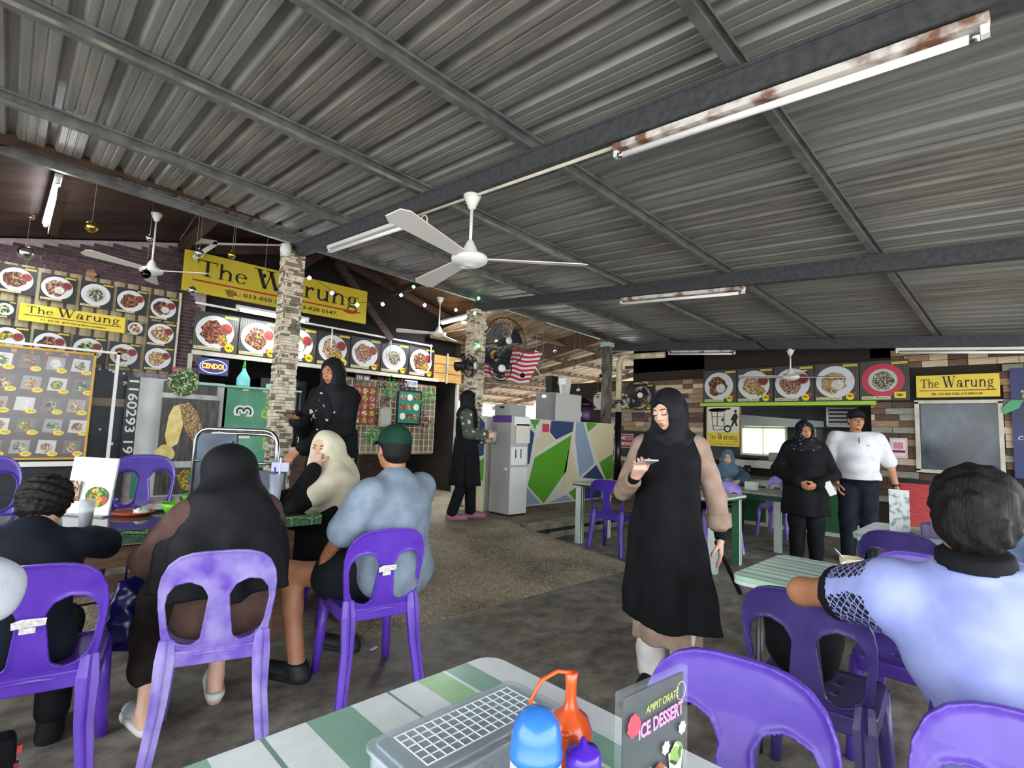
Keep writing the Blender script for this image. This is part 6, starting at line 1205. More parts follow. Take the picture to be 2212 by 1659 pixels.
def torso(J, o=0.0, f=1.0, belly=0.0, k=0.05, bust=0.0):
    sx = J['shR']-J['shL']; s = J['k']; L = []
    L.append(ell(J['pelvis'], (.155*f*s+o, .118*f*s+o, .125*s+o), fr3(J['waist']-J['pelvis'], sx), k))
    L.append(ell(J['waist'], (.132*f*s+o, .105*f*s+o, .13*s+o), fr3(J['chest']-J['pelvis'], sx), k))
    R = fr3(J['neck']-J['waist'], sx); L.append(ell(J['chest'], (.150*f*s+o, .112*f*s+o, .165*s+o), R, k))
    L.append(cone(J['shR']*0.93+J['shL']*0.07, J['shL']*0.93+J['shR']*0.07, .055*s*(0.7+0.3*f)+o, .055*s*(0.7+0.3*f)+o, k))
    L.append(cone(J['neck']*0.55+J['chest']*0.45, J['neck'], .10*s+o, .062*s+o, k))
    if belly: L.append(ell(J['waist']+R @ V3(0, .05, -.03), (.13*f*s+o, .10*f*s*belly+o, .13*s+o), R, k))
    if bust: L.append(ell(J['chest']+R @ V3(0, .07, .0), (.12*f*s+o, .07*s*bust+o, .08*s+o), R, k))
    return L
def arm(J, n, o=0.0, t1=1.0, f=1.0, k=0.03, flare=0.0):
    s = J['k']; a, b, c = J['sh'+n], J['el'+n], J['wr'+n]; L = []
    if t1 <= 0.5:
        e = a+(b-a)*(t1/0.5); L.append(cone(a, e, .052*s*f+o, (.052-.014*t1/0.5)*s*f+o+flare, k))
    else:
        L.append(cone(a, b, .052*s*f+o, .039*s*f+o, k)); t = (t1-0.5)/0.5; e = b+(c-b)*t; L.append(cone(b, e, .039*s*f+o, (.039-.013*t)*s*f+o+flare, k))
    return L
def leg(J, n, o=0.0, t1=1.0, f=1.0, k=0.03, flare=0.0):
    s = J['k']; a, b, c = J['hp'+n], J['kn'+n], J['an'+n]; L = []
    if t1 <= 0.5:
        e = a+(b-a)*(t1/0.5); L.append(cone(a, e, .080*s*f+o, (.080-.024*t1/0.5)*s*f+o+flare, k))
    else:
        L.append(cone(a, b, .080*s*f+o, .055*s*f+o, k)); t = (t1-0.5)/0.5; e = b+(c-b)*t; L.append(cone(b, e, .055*s*f+o, (.055-.018*t)*s*f+o+flare, k))
        if o == 0: L.append(ell(b*0.68+c*0.32+V3(0, -.018, 0), (.044*s*f, .044*s*f, .10*s), None, 0.03))
    return L
def foot(J, n, o=0.0, k=0.02):
    a, t = J['an'+n], J['to'+n]; h = a*1.0; h = V3(a[0], a[1], .032)+nrm(V3(a[0]-t[0], a[1]-t[1], 0))*.025
    return [cone(a, h, .036+o, .032+o, k), cone(h, t, .032+o, .026+o, k)]
def hand(w, d, n, t, curl=0.35, size=1.0, spread=0.0, thumb=0.5, curls=None):
    """w wrist, d towards the knuckles, n out of the palm, t towards the thumb side"""
    d = nrm(np.array(d, float)); t = np.array(t, float); t = nrm(t-d*(t@d)); n2 = np.cross(d, t); n = n2 if n2 @ np.array(n, float) > 0 else -n2
    L = []; s = size
    for i, (off, ln) in enumerate(((.029, .068), (.010, .077), (-.009, .071), (-.027, .054))):
        a = w+t*off*.55*s; kn = w+d*.086*s*(1-.05*abs(i-1))+t*off*s; L.append(cone(a, kn, .0155*s, .0115*s, .010))
        c = curl if curls is None else curls[i]; ang = 0.0; p = kn; dd = nrm(d+t*spread*(1.5-i))
        for j, (fr_, bend) in enumerate(((.46, 1.0), (.30, 1.1), (.24, 0.8))):
            ang += c*bend; q = p+(dd*math.cos(ang)+n*math.sin(ang))*ln*fr_*s; r0, r1 = (.0092-.0009*j)*s, (.0086-.0009*j)*s; L.append(cone(p, q, r0, r1, .003)); p = q
    b0 = w+d*.022*s+t*.020*s+n*.006*s; L.append(cone(w, b0, .016*s, .0145*s, .01)); p = b0
    for (fr_, v) in ((.042, d*.55+t*.75+n*thumb*.6), (.032, d*.75+t*.35+n*thumb), (.024, d*.85+n*thumb*1.0)):
        q = p+nrm(v)*fr_*s; L.append(cone(p, q, .0112*s, .0098*s, .004)); p = q
    return L
def head_prims(J, s=1.0, jaw=1.0, ears=True):
    R, h = J['Rh'], J['head']
    def P(x, y, z): return h+R @ (V3(x, y, z)*s)
    E = lambda c, r, k=.02, op='u': ell(P(*c), tuple(np.array(r)*s), R, k, op)
    L = [E((0, -.014, .026), (.075, .092, .086)), E((0, .016, -.025), (.062*jaw, .074, .080)), E((0, .032, -.072), (.046*jaw, .046, .038)), E((0, .060, -.095), (.019, .016, .014), .015)]
    for e in (-1, 1): L += [E((e*.036, .056, -.030), (.023*jaw, .022, .024), .015), E((e*.031, .094, .004), (.017, .0115, .0095), .008, 's')]
    L += [cone(P(-.034, .077, .024), P(.034, .077, .024), .0105*s, .0105*s, .014), cone(P(0, .083, .014), P(0, .103, -.024), .0075*s, .0105*s, .008), E((.0105, .094, -.028), (.0075, .008, .007), .006), E((-.0105, .094, -.028), (.0075, .008, .007), .006), E((0, .0865, -.057), (.021, .011, .010), .008)]
    for e in (-1, 1): L.append(E((e*.030, .0835, .0035), (.0155, .0115, .0105), .004))
    if ears:
        for e in (-1, 1): L += [E((e*.077, -.006, -.006), (.009, .021, .031), .008), E((e*.082, -.002, -.004), (.004, .012, .020), .004, 's')]
    L.append(cone(P(0, -.022, -.05), J['neck']-V3(0, 0, .02), .052*s, .056*s, .03)); return L
def face_bits(J, body, s=1.0, closed=False, lips='#a45a55', brow='#1c1512', look=0.0):
    R, h = J['Rh'], J['head']; Rm = Matrix(R.tolist())
    def P(x, y, z): return Vector(h+R @ (V3(x, y, z)*s))
    def blobm(c, r, m, nm):
        b = MB(); b.lathe([(math.sin(math.pi*i/8), -math.cos(math.pi*i/8)) for i in range(9)], 12); b.v = [tuple(Rm @ Vector((p[0]*r[0]*s, p[1]*r[1]*s, p[2]*r[2]*s))+P(*c)) for p in b.v]; return b.build(nm, m, body, smooth=True)
    M_l = mat('lips_'+lips, lips, rough=0.45); M_b = mat('brow_'+brow, brow, rough=0.8); M_e = mat('eye_dark', '#14100f', rough=0.15); M_w = mat('eye_white', '#cfc8c0', rough=0.3)
    for e in (-1, 1):
        MB().tube([P(e*.014, .0955, .021), P(e*.026, .0945, .0275), P(e*.040, .087, .0275), P(e*.051, .076, .020)], [.0018*s, .0030*s, .0028*s, .0012*s], 6).build('eyebrow', M_b, body, smooth=True)
        if closed: MB().tube([P(e*.017, .0930, -.001), P(e*.026, .0955, -.0055), P(e*.036, .0935, -.0055), P(e*.046, .0870, -.001)], .0019*s, 6).build('eyelash', M_b, body, smooth=True)
        else:
            ey = blobm((e*.0305, .0895, .003), (.0125, .0065, .0050), M_w, 'eye'); blobm((e*.0305+look, .0930, .003), (.0052, .0040, .0050), M_e, 'iris'); MB().tube([P(e*.016, .0925, .003), P(e*.024, .0968, .0085), P(e*.036, .0955, .0085), P(e*.047, .0865, .003)], .0017*s, 6).build('eyelash', M_b, body, smooth=True)
    blobm((0, .0935, -.0535), (.0190, .0060, .0042), M_l, 'upper_lip'); blobm((0, .0925, -.0610), (.0165, .0065, .0050), M_l, 'lower_lip')
def hijab(J, s=1.0, cape=1.0, long=0.0, hole=True, drop=0.10, wide=1.0, puff=0.0):
    R, h = J['Rh'], J['head']; k = J['k']
    def P(x, y, z): return h+R @ (V3(x, y, z)*s)
    E = lambda c, r, kk=.03, op='u': ell(P(*c), tuple(np.array(r)*s), R, kk, op)
    L = [E((0, -.014, .024), (.088+puff, .108+puff, .104+puff)), E((0, .008, -.03), (.083, .092, .100)), E((0, .034, -.105), (.068, .068, .045))]
    up = nrm(J['neck']-J['chest']); sx = J['shR']-J['shL']; Rt = fr3(J['neck']-J['waist'], sx)
    L += [cone(P(0, -.012, -.05), J['neck']-up*.03, .086*s, .115*s, .06), ell(J['neck']-up*.05*k, (.165*cape*k*wide, .125*cape*k, .085*k), Rt, .06)]
    L += [cone(J['shR']*.85+J['shL']*.15, J['shL']*.85+J['shR']*.15, .070*cape*k, .070*cape*k, .05)]
    L.append(ell(J['chest']+up*.05*k+Rt @ V3(0, .035, 0), (.165*cape*k, .120*cape*k, drop+.08), Rt, .05))
    if long:
        h0, ch = P(0, -.02, -.04), J['chest']; wv = J['waist']; L += [cone(P(0, -.02, 0), J['neck'], .100*s, .15, .06), skirt([(long, .265*wide, .20, wv[0], wv[1]), ((long+ch[2])/2, .265*wide, .20, ch[0], (wv[1]+ch[1])/2), (ch[2], .245*wide, .185, ch[0], ch[1]), (J['neck'][2]-.04, .205*wide, .155, J['neck'][0], J['neck'][1]), (J['neck'][2]+.03, .12, .11, J['neck'][0], J['neck'][1]+.01)], 7, .02, .4, .05)]
    if hole: L.append(ell(P(0, .125, -.012), (.0635*s, .078*s, .092*s), R, .012, 's'))
    return L
def folds(amp=.004, fx=34., fz=9., seed=0.):
    def w_(X, Y, Z): return (amp*(np.sin(fx*X+2.3*np.sin(fz*Z+seed)+seed)*np.sin(fx*.8*Y+1.7*np.sin(fz*.9*Z+1+seed))+.5*np.sin(fx*1.9*(X*.6+Z*.5)+fz*Y+seed))).astype(np.float32)
    return w_
def ribbed(p0, p1, amp=.004, freq=60.): pass
def skirt(prof, nf=9, amp=.018, ph=0.0, k=0.03):
    """prof rows: z, half width, half depth, cx, cy (z ascending); soft vertical folds that grow downwards"""
    A = np.array(prof, np.float32)
    def f(X, Y, Z):
        g = lambda c: np.interp(Z.ravel(), A[:, 0], A[:, c]).reshape(Z.shape).astype(np.float32)
        a, b, cx, cy = g(1), g(2), g(3), g(4); x, y = X-cx, Y-cy; th = np.arctan2(y/b, x/a)
        gr = np.clip((A[-1, 0]-Z)/(A[-1, 0]-A[0, 0]), 0, 1); m = np.minimum(a, b)
        d = (np.sqrt((x/a)**2+(y/b)**2)-1-amp/m*gr*(np.sin(nf*th+ph)+.5*np.sin((nf*2-3)*th+2*ph)))*m*.85
        return np.maximum(d, np.maximum(Z-A[-1, 0], A[0, 0]-Z))
    m = A[:, 1:3].max()+amp*2; lo = (A[:, 3].min()-m, A[:, 4].min()-m, A[0, 0]); hi = (A[:, 3].max()+m, A[:, 4].max()+m, A[-1, 0]); return fn(f, lo, hi, k)
def skin(name, c, c2): return mat(name, c, rough=0.5, color2=c2, vscale=9, sss=0.12)
SK1 = skin('skin_tan', '#a8714f', '#b98261'); SK2 = skin('skin_fair', '#d0a186', '#dcb29a'); SK3 = skin('skin_brown', '#8a5a3d', '#9c6a4a')
def cloth(name, c, c2=None, rough=0.85, **kw): return mat(name, c, rough=rough, color2=c2 or c, vscale=kw.pop('vs', 12), bump=kw.pop('bump', 0.15), bscale=kw.pop('bs', 120), spec=0.25, **kw)
K_black = cloth('cloth_black', '#0a0a0c', '#121215'); K_scarf = cloth('scarf_black', '#101012', '#18181b', rough=0.7); K_navy = cloth('cloth_navy', '#10151f', '#171d28')
K_hair = mat('hair_black', '#0c0a0a', rough=0.6, color2='#1a1615', vscale=30, stretch=(3, 3, 0.6), bump=0.4, bscale=70, spec=0.25)
def flowers(name, base, spot, scale, thr):
    m = mat(name, base, rough=0.75, spec=0.25); N, L, b = nodes_of(m); tc = N.new('ShaderNodeTexCoord'); v = N.new('ShaderNodeTexVoronoi'); v.inputs['Scale'].default_value = scale; L.new(tc.outputs['Object'], v.inputs['Vector'])
    nz = N.new('ShaderNodeTexNoise'); nz.inputs['Scale'].default_value = scale*2.2; L.new(tc.outputs['Object'], nz.inputs['Vector']); ad = N.new('ShaderNodeMath'); ad.inputs[1].default_value = -0.5; L.new(nz.outputs[0], ad.inputs[0])
    ml = N.new('ShaderNodeMath'); ml.operation = 'MULTIPLY_ADD'; ml.inputs[1].default_value = 0.9; L.new(ad.outputs[0], ml.inputs[0]); L.new(v.outputs['Distance'], ml.inputs[2])
    r = ramp(N, [(0.0, spot), (thr, base)], 'CONSTANT'); L.new(ml.outputs[0], r.inputs[0]); L.new(r.outputs[0], b.inputs['Base Color']); return m
K_floral = flowers('scarf_floral', '#0d0d10', '#c2b3aa', 15, 0.22); K_floral2 = flowers('scarf_floral_fine', '#14151a', '#8d8f96', 26, 0.17)
class Person:
    def __init__(self, label, loc, face, J, sk, fat=1.0, belly=0.0, bust=0.0, name='person', hs=1.0, jaw=1.0):
        self.J = J; self.t = thing('person', label, 'person', loc, R_(face)-math.pi/2); self.sk = sk; self.fat = fat; self.belly = belly; self.bust = bust; self.hs = hs; self.jaw = jaw; self.hands = []
        self.af = 0.75+0.25*fat
    def body(self, vox=0.014, hv=0.0048, hands=True, feet=True, legs=True, ears=True):
        J = self.J; L = torso(J, 0, self.fat, self.belly, bust=self.bust)
        for n in 'RL':
            L += arm(J, n, 0, 1.0, self.af)
            if legs: L += leg(J, n, 0, 1.0, self.af)+(foot(J, n) if feet else [])
        parts = []
        V, F = solid(L, vox); parts.append((relax(V, F, 2), F, 0))
        V, F = solid(head_prims(J, self.hs, self.jaw, ears), hv); parts.append((relax(V, F, 1), F, 0))
        for (w_, prims) in self.hands:
            V, F = solid(prims, 0.0042); parts.append((relax(V, F, 1), F, 0))
        self.b = link(bpy.data.objects.new('body', np_mesh('body', parts, [self.sk])), self.t); return self.b
    def hand(self, n, d, nn, tt, curl=0.35, size=1.0, **kw):
        w_ = self.J['wr'+n]; e = self.J['el'+n]; s = self.J['k']*size; L = [cone(w_*0.7+e*0.3, w_, .030*s*self.af, .0245*s, .01)]+hand(w_, d, nn, tt, curl, s, **kw); self.hands.append((w_, L))
    def wear(self, nm, prims, m, vox=0.010, warp=None, smooth=2, colour=None): return sdf_obj(nm, prims, vox, m, self.t, warp, smooth, colour)
def hair_prims(J, s=1.0, vol=0.0, nape=-.07):
    R, h = J['Rh'], J['head']
    def P(x, y, z): return h+R @ (V3(x, y, z)*s)
    E = lambda c, r, k=.02, op='u': ell(P(*c), tuple(np.array(r)*s), R, k, op)
    return [E((0, -.018, .034), (.083+vol, .098+vol, .090+vol)), E((0, -.045, -.02), (.072+vol, .062+vol, .062)), E((0, .10, -.045), (.085, .085, .085), .015, 's'), E((.088, .008, -.03), (.022, .038, .048), .012, 's'), E((-.088, .008, -.03), (.022, .038, .048), .012, 's')]
# --- woman in black apron, standing with a phone
J = stand(1.60); J['Rh'] = euler(-26, 16, 3); J['head'] += V3(0, .02, .005)
J['elR'] = V3(.25, .03, 1.03); J['wrR'] = V3(.135, .235, 1.135); J['elL'] = V3(-.245, -.07, 1.03); J['wrL'] = V3(-.265, -.085, .80)
p = Person('woman in black apron and headscarf looking down at a phone', (2.70, 1.47, 0), 200, J, SK2)
p.hand('R', (-.25, .45, .35), (-.3, -.2, 1), (-.9, -.2, .1), 0.75, thumb=.9); p.hand('L', (-.05, .12, -1), (1, .1, 0), (.0, 1, .1), 0.22)
p.body(); face_bits(J, p.b, closed=True, lips='#a3605a')
M_beige = cloth('tunic_beige', '#8c7464', '#a08979'); M_cuff = cloth('cuff_black', '#101012')
L = torso(J, .016)+arm(J, 'R', .013, .86, flare=.008)+arm(J, 'L', .015, .80, flare=.016)
p.wear('tunic', L, M_beige, warp=folds(.005, 30)); p.wear('tunic_skirt', [skirt([(.235, .17, .13, 0, 0), (.6, .17, .13, 0, 0), (.95, .17, .13, 0, 0)], 7, .012)], M_beige)
e, w_ = J['elL'], J['wrL']; p.wear('rolled_cuff', [cone(e+(w_-e)*.42, e+(w_-e)*.66, .066, .066, .01), half(nrm(e-w_), float(nrm(e-w_) @ (e+(w_-e)*.38))), half(nrm(w_-e), float(nrm(w_-e) @ (e+(w_-e)*.72)))], M_beige, .006)
for n, t0 in (('L', .45), ('R', .45)):
    e, w_ = J['el'+n], J['wr'+n]; p.wear('inner_sleeve', [cone(e+(w_-e)*t0, w_+(e-w_)*.06, .040, .031, .01)], M_cuff, .006)
ap = torso(J, .028)[1:3]+[skirt([(.34, .235, .17, -.035, .02), (.60, .215, .16, -.015, .02), (.85, .19, .15, 0, .015), (1.10, .160, .135, 0, .01), (1.22, .150, .13, 0, .005)], 5, .030, .8), ell(J['chest']+V3(0, .02, .06), (.155, .125, .13), None, .05), cone(J['shR']*.72, J['shR']*.72+V3(0, .06, -.12), .05, .05, .03)]
ap = [q for q in ap if True]+[cone(V3(s*.105, -.01, 1.33), V3(s*.10, .075, 1.18), .052, .05, .04) for s in (-1, 1)]+[half((.10, 0, -1), -.335)]
p.wear('apron', ap, K_black, .010, folds(.0055, 22, 6))
p.wear('headscarf', hijab(J, 1.0, .92, drop=.06), K_scarf, .0065, folds(.004, 46, 30, 1.0))
M_pant = cloth('trouser_white', '#cfc9c2', '#b8b1a9')
for n in 'RL': p.wear('trouser_leg', leg(J, n, .022, .97, flare=.02), M_pant, .011, folds(.006, 30, 14))
for n in 'RL': p.wear('shoe', foot(J, n, .012)+[half((0, 0, 1), .085)], cloth('shoe_black', '#151515'), .008)
st_ = p.wear('apron_string', [cone(V3(-.24, -.10, .78), V3(-.36, -.13, .52), .011, .013, .01)], K_black, .006)
ph = thing('mobile_phone', 'pale phone held by the woman in black apron', 'phone', (0, 0, 0)); m_ = Matrix.Translation((2.70, 1.47, 0)) @ Matrix.Rotation(R_(110), 4, 'Z')
pc = MB().box((0, 0, 0), (0.078, 0.155, 0.009)).build('case', mat('phone_pale', '#b9aeb0', rough=0.3), ph, bevel=0.003); MB().box((0, 0, 0.0052), (0.070, 0.145, 0.001)).build('screen', mat('phone_screen', '#0d0e12', rough=0.08), ph)
ph.matrix_world = m_ @ Matrix.Translation((.072, .322, 1.212)) @ Matrix.Rotation(R_(38), 4, 'Z') @ Matrix.Rotation(R_(14), 4, 'X')
# --- waitress with floral scarf by the stone column
J = stand(1.68); J['Rh'] = euler(2, 10, 2); J['head'] += V3(0, .02, 0)
J['elR'] = V3(.23, .06, 1.08); J['wrR'] = V3(.10, .30, 1.17); J['elL'] = V3(-.22, .10, 1.10); J['wrL'] = V3(-.02, .40, .92)
p = Person('waitress in black with floral scarf holding a dark tablet', (1.98, 4.16, PZ), 206, J, SK1)
p.hand('R', (-.35, .9, .05), (0, 0, 1), (.9, .4, 0), 0.18, thumb=.2); p.hand('L', (.2, .7, -.6), (.2, -.5, -.8), (.9, -.1, .3), 0.6)
p.body(feet=True); face_bits(J, p.b, lips='#8f4a42', look=.004)
M_robe = cloth('robe_black', '#0a0a0c', '#111114')
p.wear('robe', torso(J, .035)+arm(J, 'R', .030, .95, flare=.014)+arm(J, 'L', .030, .93, flare=.010)+[skirt([(.06, .24, .20, 0, 0), (.5, .22, .18, 0, 0), (1.0, .19, .155, 0, 0)], 8, .02)], M_robe, .011, folds(.006, 24, 8))
p.wear('headscarf', hijab(J, 1.0, 1.0, drop=.07), K_scarf, .0075, folds(.004, 44, 28)); p.wear('scarf_front', [ell(J['chest']+V3(.02, .095, -.01), (.13, .085, .20), None, .03), ell(J['waist']+V3(-.20, .05, -.22), (.06, .14, .36), None, .05)], K_floral, .010, folds(.005, 40, 14))
for n in 'RL': p.wear('shoe', foot(J, n, .01), cloth('shoe_black', '#151515'), .010)
M4 = Matrix.Translation((1.98, 4.16, PZ)) @ Matrix.Rotation(R_(116), 4, 'Z')
tb = thing('order_tablet', 'dark tablet on the waitress palm', 'tablet', (0, 0, 0)); MB().box((0, 0, 0), (.15, .22, .012)).build('case', M_black, tb, bevel=.003); MB().box((0, 0, .0065), (.13, .20, .001)).build('screen', MATS['phone_screen'], tb); tb.matrix_world = M4 @ Matrix.Translation((.05, .42, 1.205)) @ Matrix.Rotation(R_(20), 4, 'Z')
cdp = thing('plastic_packet', 'crumpled pale plastic packet in the waitress lower hand', 'packet', (0, 0, 0)); MB().box((0, 0, 0), (.13, .02, .07)).build('packet', mat('packet_pale', '#c3c3df', rough=0.3), cdp, bevel=.006); cdp.matrix_world = M4 @ Matrix.Translation((.04, .50, .80)) @ Matrix.Rotation(R_(25), 4, 'Z')
# --- waitress in profile beside the freezer
J = stand(1.62); J['Rh'] = euler(-4, 4, 0); J['elR'] = V3(.21, .02, 1.08); J['wrR'] = V3(.10, .26, 1.06); J['elL'] = V3(-.21, .02, 1.06); J['wrL'] = V3(-.06, .26, 1.00); J['anR'] = V3(.09, -.14, .08); J['toR'] = V3(.10, .03, .03); J['knR'] = V3(.09, -.02, .47); J['anL'] = V3(-.09, .10, .075); J['toL'] = V3(-.09, .27, .03); J['knL'] = V3(-.09, .08, .47)
p = Person('waitress in leaf-print sleeves and long black apron beside the stone column', (4.28, 5.18, PZ), 322, J, SK2)
p.hand('R', (-.2, .95, .1), (-1, 0, 0), (0, .2, 1), 0.6); p.hand('L', (.2, .95, .1), (1, 0, 0), (0, .2, 1), 0.6); p.body(hv=.0055); face_bits(J, p.b, lips='#9c4f4a')
M_leafp = flowers('leaf_print', '#4a4f45', '#b9c2ad', 12, 0.24)
p.wear('blouse', torso(J, .022)+arm(J, 'R', .034, .90, flare=.012)+arm(J, 'L', .034, .90, flare=.012), M_leafp, .011, folds(.006, 28)); p.wear('apron', torso(J, .032)[0:3]+[skirt([(.42, .24, .19, 0, .01), (.7, .21, .175, 0, .01), (1.0, .175, .14, 0, 0)], 8, .02)], K_black, .011, folds(.005, 24)); p.wear('headscarf', hijab(J, 1.0, .95, drop=.07), K_scarf, .0085, folds(.004, 44, 28))
for n in 'RL': p.wear('trouser_leg', leg(J, n, .022, .98, flare=.012), K_black, .012); p.wear('shoe', foot(J, n, .014), cloth('clog_pink', '#8d5a6e', '#a06e80', rough=.6), .010)
cg = thing('drink_cup', 'clear cup held by the waitress in leaf-print sleeves', 'cup', (4.28+.36*math.cos(R_(322)), 5.18+.36*math.sin(R_(322)), PZ+.985)); MB().lathe([(0, 0), (.028, 0), (.038, .13), (.035, .13), (0, .01)], 16).build('glass', M_gl, cg, smooth=True)
# --- couple standing by the serving counter
J = stand(1.58); J['Rh'] = euler(6, -2, 3); J['elR'] = V3(.29, .02, 1.02); J['wrR'] = V3(.075, .25, .90); J['elL'] = V3(-.28, .02, 1.00); J['wrL'] = V3(-.06, .26, .885)
p = Person('stout woman in black with sequined floral scarf, hands clasped', (6.55, 1.88, 0), 203, J, SK1, fat=1.32, belly=1.25, bust=1.1)
p.hand('R', (-.75, .25, -.5), (.1, -1, 0), (.4, .3, .8), 0.35); p.hand('L', (.8, .25, -.35), (-.1, -1, 0), (-.4, .3, .8), 0.45); p.body(hv=.0055); face_bits(J, p.b, lips='#94504a')
p.wear('tunic', torso(J, .026, 1.32, 1.25, bust=1.1)+arm(J, 'R', .028, .93, 1.1, flare=.01)+arm(J, 'L', .028, .93, 1.1, flare=.01)+[skirt([(.54, .245, .215, 0, .01), (.8, .235, .20, 0, .01), (1.0, .21, .17, 0, .01)], 6, .01)], K_black, .012, folds(.006, 20, 7)); p.wear('headscarf', hijab(J, 1.02, 1.12, drop=.12, wide=1.05), K_floral2, .0085, folds(.005, 36, 20))
for n in 'RL': p.wear('trouser_leg', leg(J, n, .034, .98, 1.15, flare=.0), K_black, .012, folds(.005, 26)); p.wear('shoe', foot(J, n, .012), cloth('shoe_black', '#151515'), .010)
M4 = Matrix.Translation((6.55, 1.88, 0)) @ Matrix.Rotation(R_(113), 4, 'Z')
ph = thing('mobile_phone', 'white phone tucked under the hand of the woman in sequined scarf', 'phone', (0, 0, 0)); MB().box((0, 0, 0), (.075, .012, .15)).build('case', M_white, ph, bevel=.003); MB().box((0, -.0065, 0), (.066, .001, .14)).build('screen', MATS['phone_screen'], ph); ph.matrix_world = M4 @ Matrix.Translation((-.20, .24, .86)) @ Matrix.Rotation(R_(25), 4, 'Y')
J = stand(1.74); J['Rh'] = euler(10, 0, -2); J['elL'] = V3(-.33, -.04, 1.12); J['wrL'] = V3(-.37, .02, .86); J['elR'] = V3(.29, .0, 1.10); J['wrR'] = V3(.22, .14, .90); J['shL'] += V3(-.04, 0, 0); J['shR'] += V3(.04, 0, 0)
p = Person('stout man in white shirt and black cap beside the red menu board', (7.12, 1.50, 0), 201, J, SK1, fat=1.35, belly=1.3, jaw=1.10)
p.hand('L', (-.02, .1, -1), (1, 0, 0), (0, 1, .1), 0.45); p.hand('R', (-.1, .2, -1), (-1, 0, 0), (0, 1, .1), 0.4); p.body(hv=.0055); face_bits(J, p.b, lips='#8f5a4c')
M_tee = cloth('tee_white', '#c9c8cc', '#d8d7da'); o = p.wear('t_shirt', torso(J, .026, 1.35, 1.3)+arm(J, 'R', .028, .42, 1.05, flare=.016)+arm(J, 'L', .028, .42, 1.05, flare=.016)+[half((0, 0, -1), -.915*J['k']*1.0), half((0, 0, 1), 1.455*J['k'])], M_tee, .011, folds(.006, 18, 6))
pk_ = MB().box((.0, .171, 1.36), (.009, .012, .12)).build('placket', M_black, p.t); mk = MB().poly([(-.10, 1.335), (-.085, 1.325), (-.055, 1.343), (-.088, 1.335)], .195).build('chest_mark', M_black, p.t, fix=False)
hm = p.wear('hem_band', [skirt([(.925, .232, .212, 0, .022), (.945, .232, .212, 0, .022)], 1, 0.0)], K_black, .008)
M_jean = cloth('jeans_dark', '#10151d', '#1a222d')
p.wear('jeans', torso(J, .016, 1.3)[0:1]+leg(J, 'R', .030, .98, 1.15)+leg(J, 'L', .030, .98, 1.15), M_jean, .012, folds(.005, 24, 12))
for n in 'RL': p.wear('shoe', foot(J, n, .013), cloth('shoe_black', '#151515'), .010)
p.wear('hair', hair_prims(J, 1.0, .002), K_hair, .007)
def cap(p, J, m, bill=True, s=1.0):
    R, h = J['Rh'], J['head']; P = lambda x, y, z: h+R @ (V3(x, y, z)*s)
    L = [ell(P(0, -.014, .050), tuple(np.array((.089, .106, .088))*s), R, .02), half(-(R @ V3(0, -.10, 1)), float(-(R @ V3(0, -.10, 1)) @ P(0, 0, .036)/np.linalg.norm(R @ V3(0, -.10, 1))))]
    c = p.wear('cap', L, m, .006, smooth=2)
    if bill:
        n = 14; b = MB(); vs = []
        for k in (0, 1):
            for i in range(n+1):
                a = math.pi*i/n; x = .083*math.cos(a)
                for f_ in (0, 1): y = .055+.045*math.sin(a)+(f_*.062*math.sin(a)**.6 if 0 < i < n else 0); vs.append(tuple(P(x, y, .045-f_*.018-.9*x*x+k*.004)))
        m2 = 2*(n+1); fs = []
        for i in range(n): fs += [(2*i, 2*i+2, 2*i+3, 2*i+1), (m2+2*i, m2+2*i+1, m2+2*i+3, m2+2*i+2), (2*i+1, 2*i+3, m2+2*i+3, m2+2*i+1)]
        b.add(vs, fs); b.build('bill', m, c, smooth=True)
    b = MB(); b.lathe([(.007, 0), (.006, .004), (0, .006)], 10, tuple(P(0, -.014, .136))); b.build('button', m, c)
    return c
cap(p, J, cloth('cap_black', '#141416', '#1d1d20'))
b = p.wear('goatee', [ell(J['head']+J['Rh'] @ V3(0, .058, -.104), (.021, .017, .013), J['Rh'], .01)], mat('beard', '#3a2a22', rough=.8), .005)
e, w_ = J['elL'], J['wrL']; wd = nrm(w_-e); c_ = Vector(w_-wd*.035); q_ = Vector(wd).to_track_quat('Z', 'Y').to_matrix(); wt_ = MB().lathe([(.030, -.012), (.034, -.012), (.034, .012), (.030, .012)], 16, c_, q_).build('watch_strap', M_black, p.t); MB().lathe([(0, 0), (.018, 0), (.018, .008), (0, .009)], 14, c_+Vector((-.034, 0, 0)), Matrix.Rotation(R_(-90), 3, 'Y')).build('watch_face', mat('watch_glass', '#30343a', rough=.15), wt_)
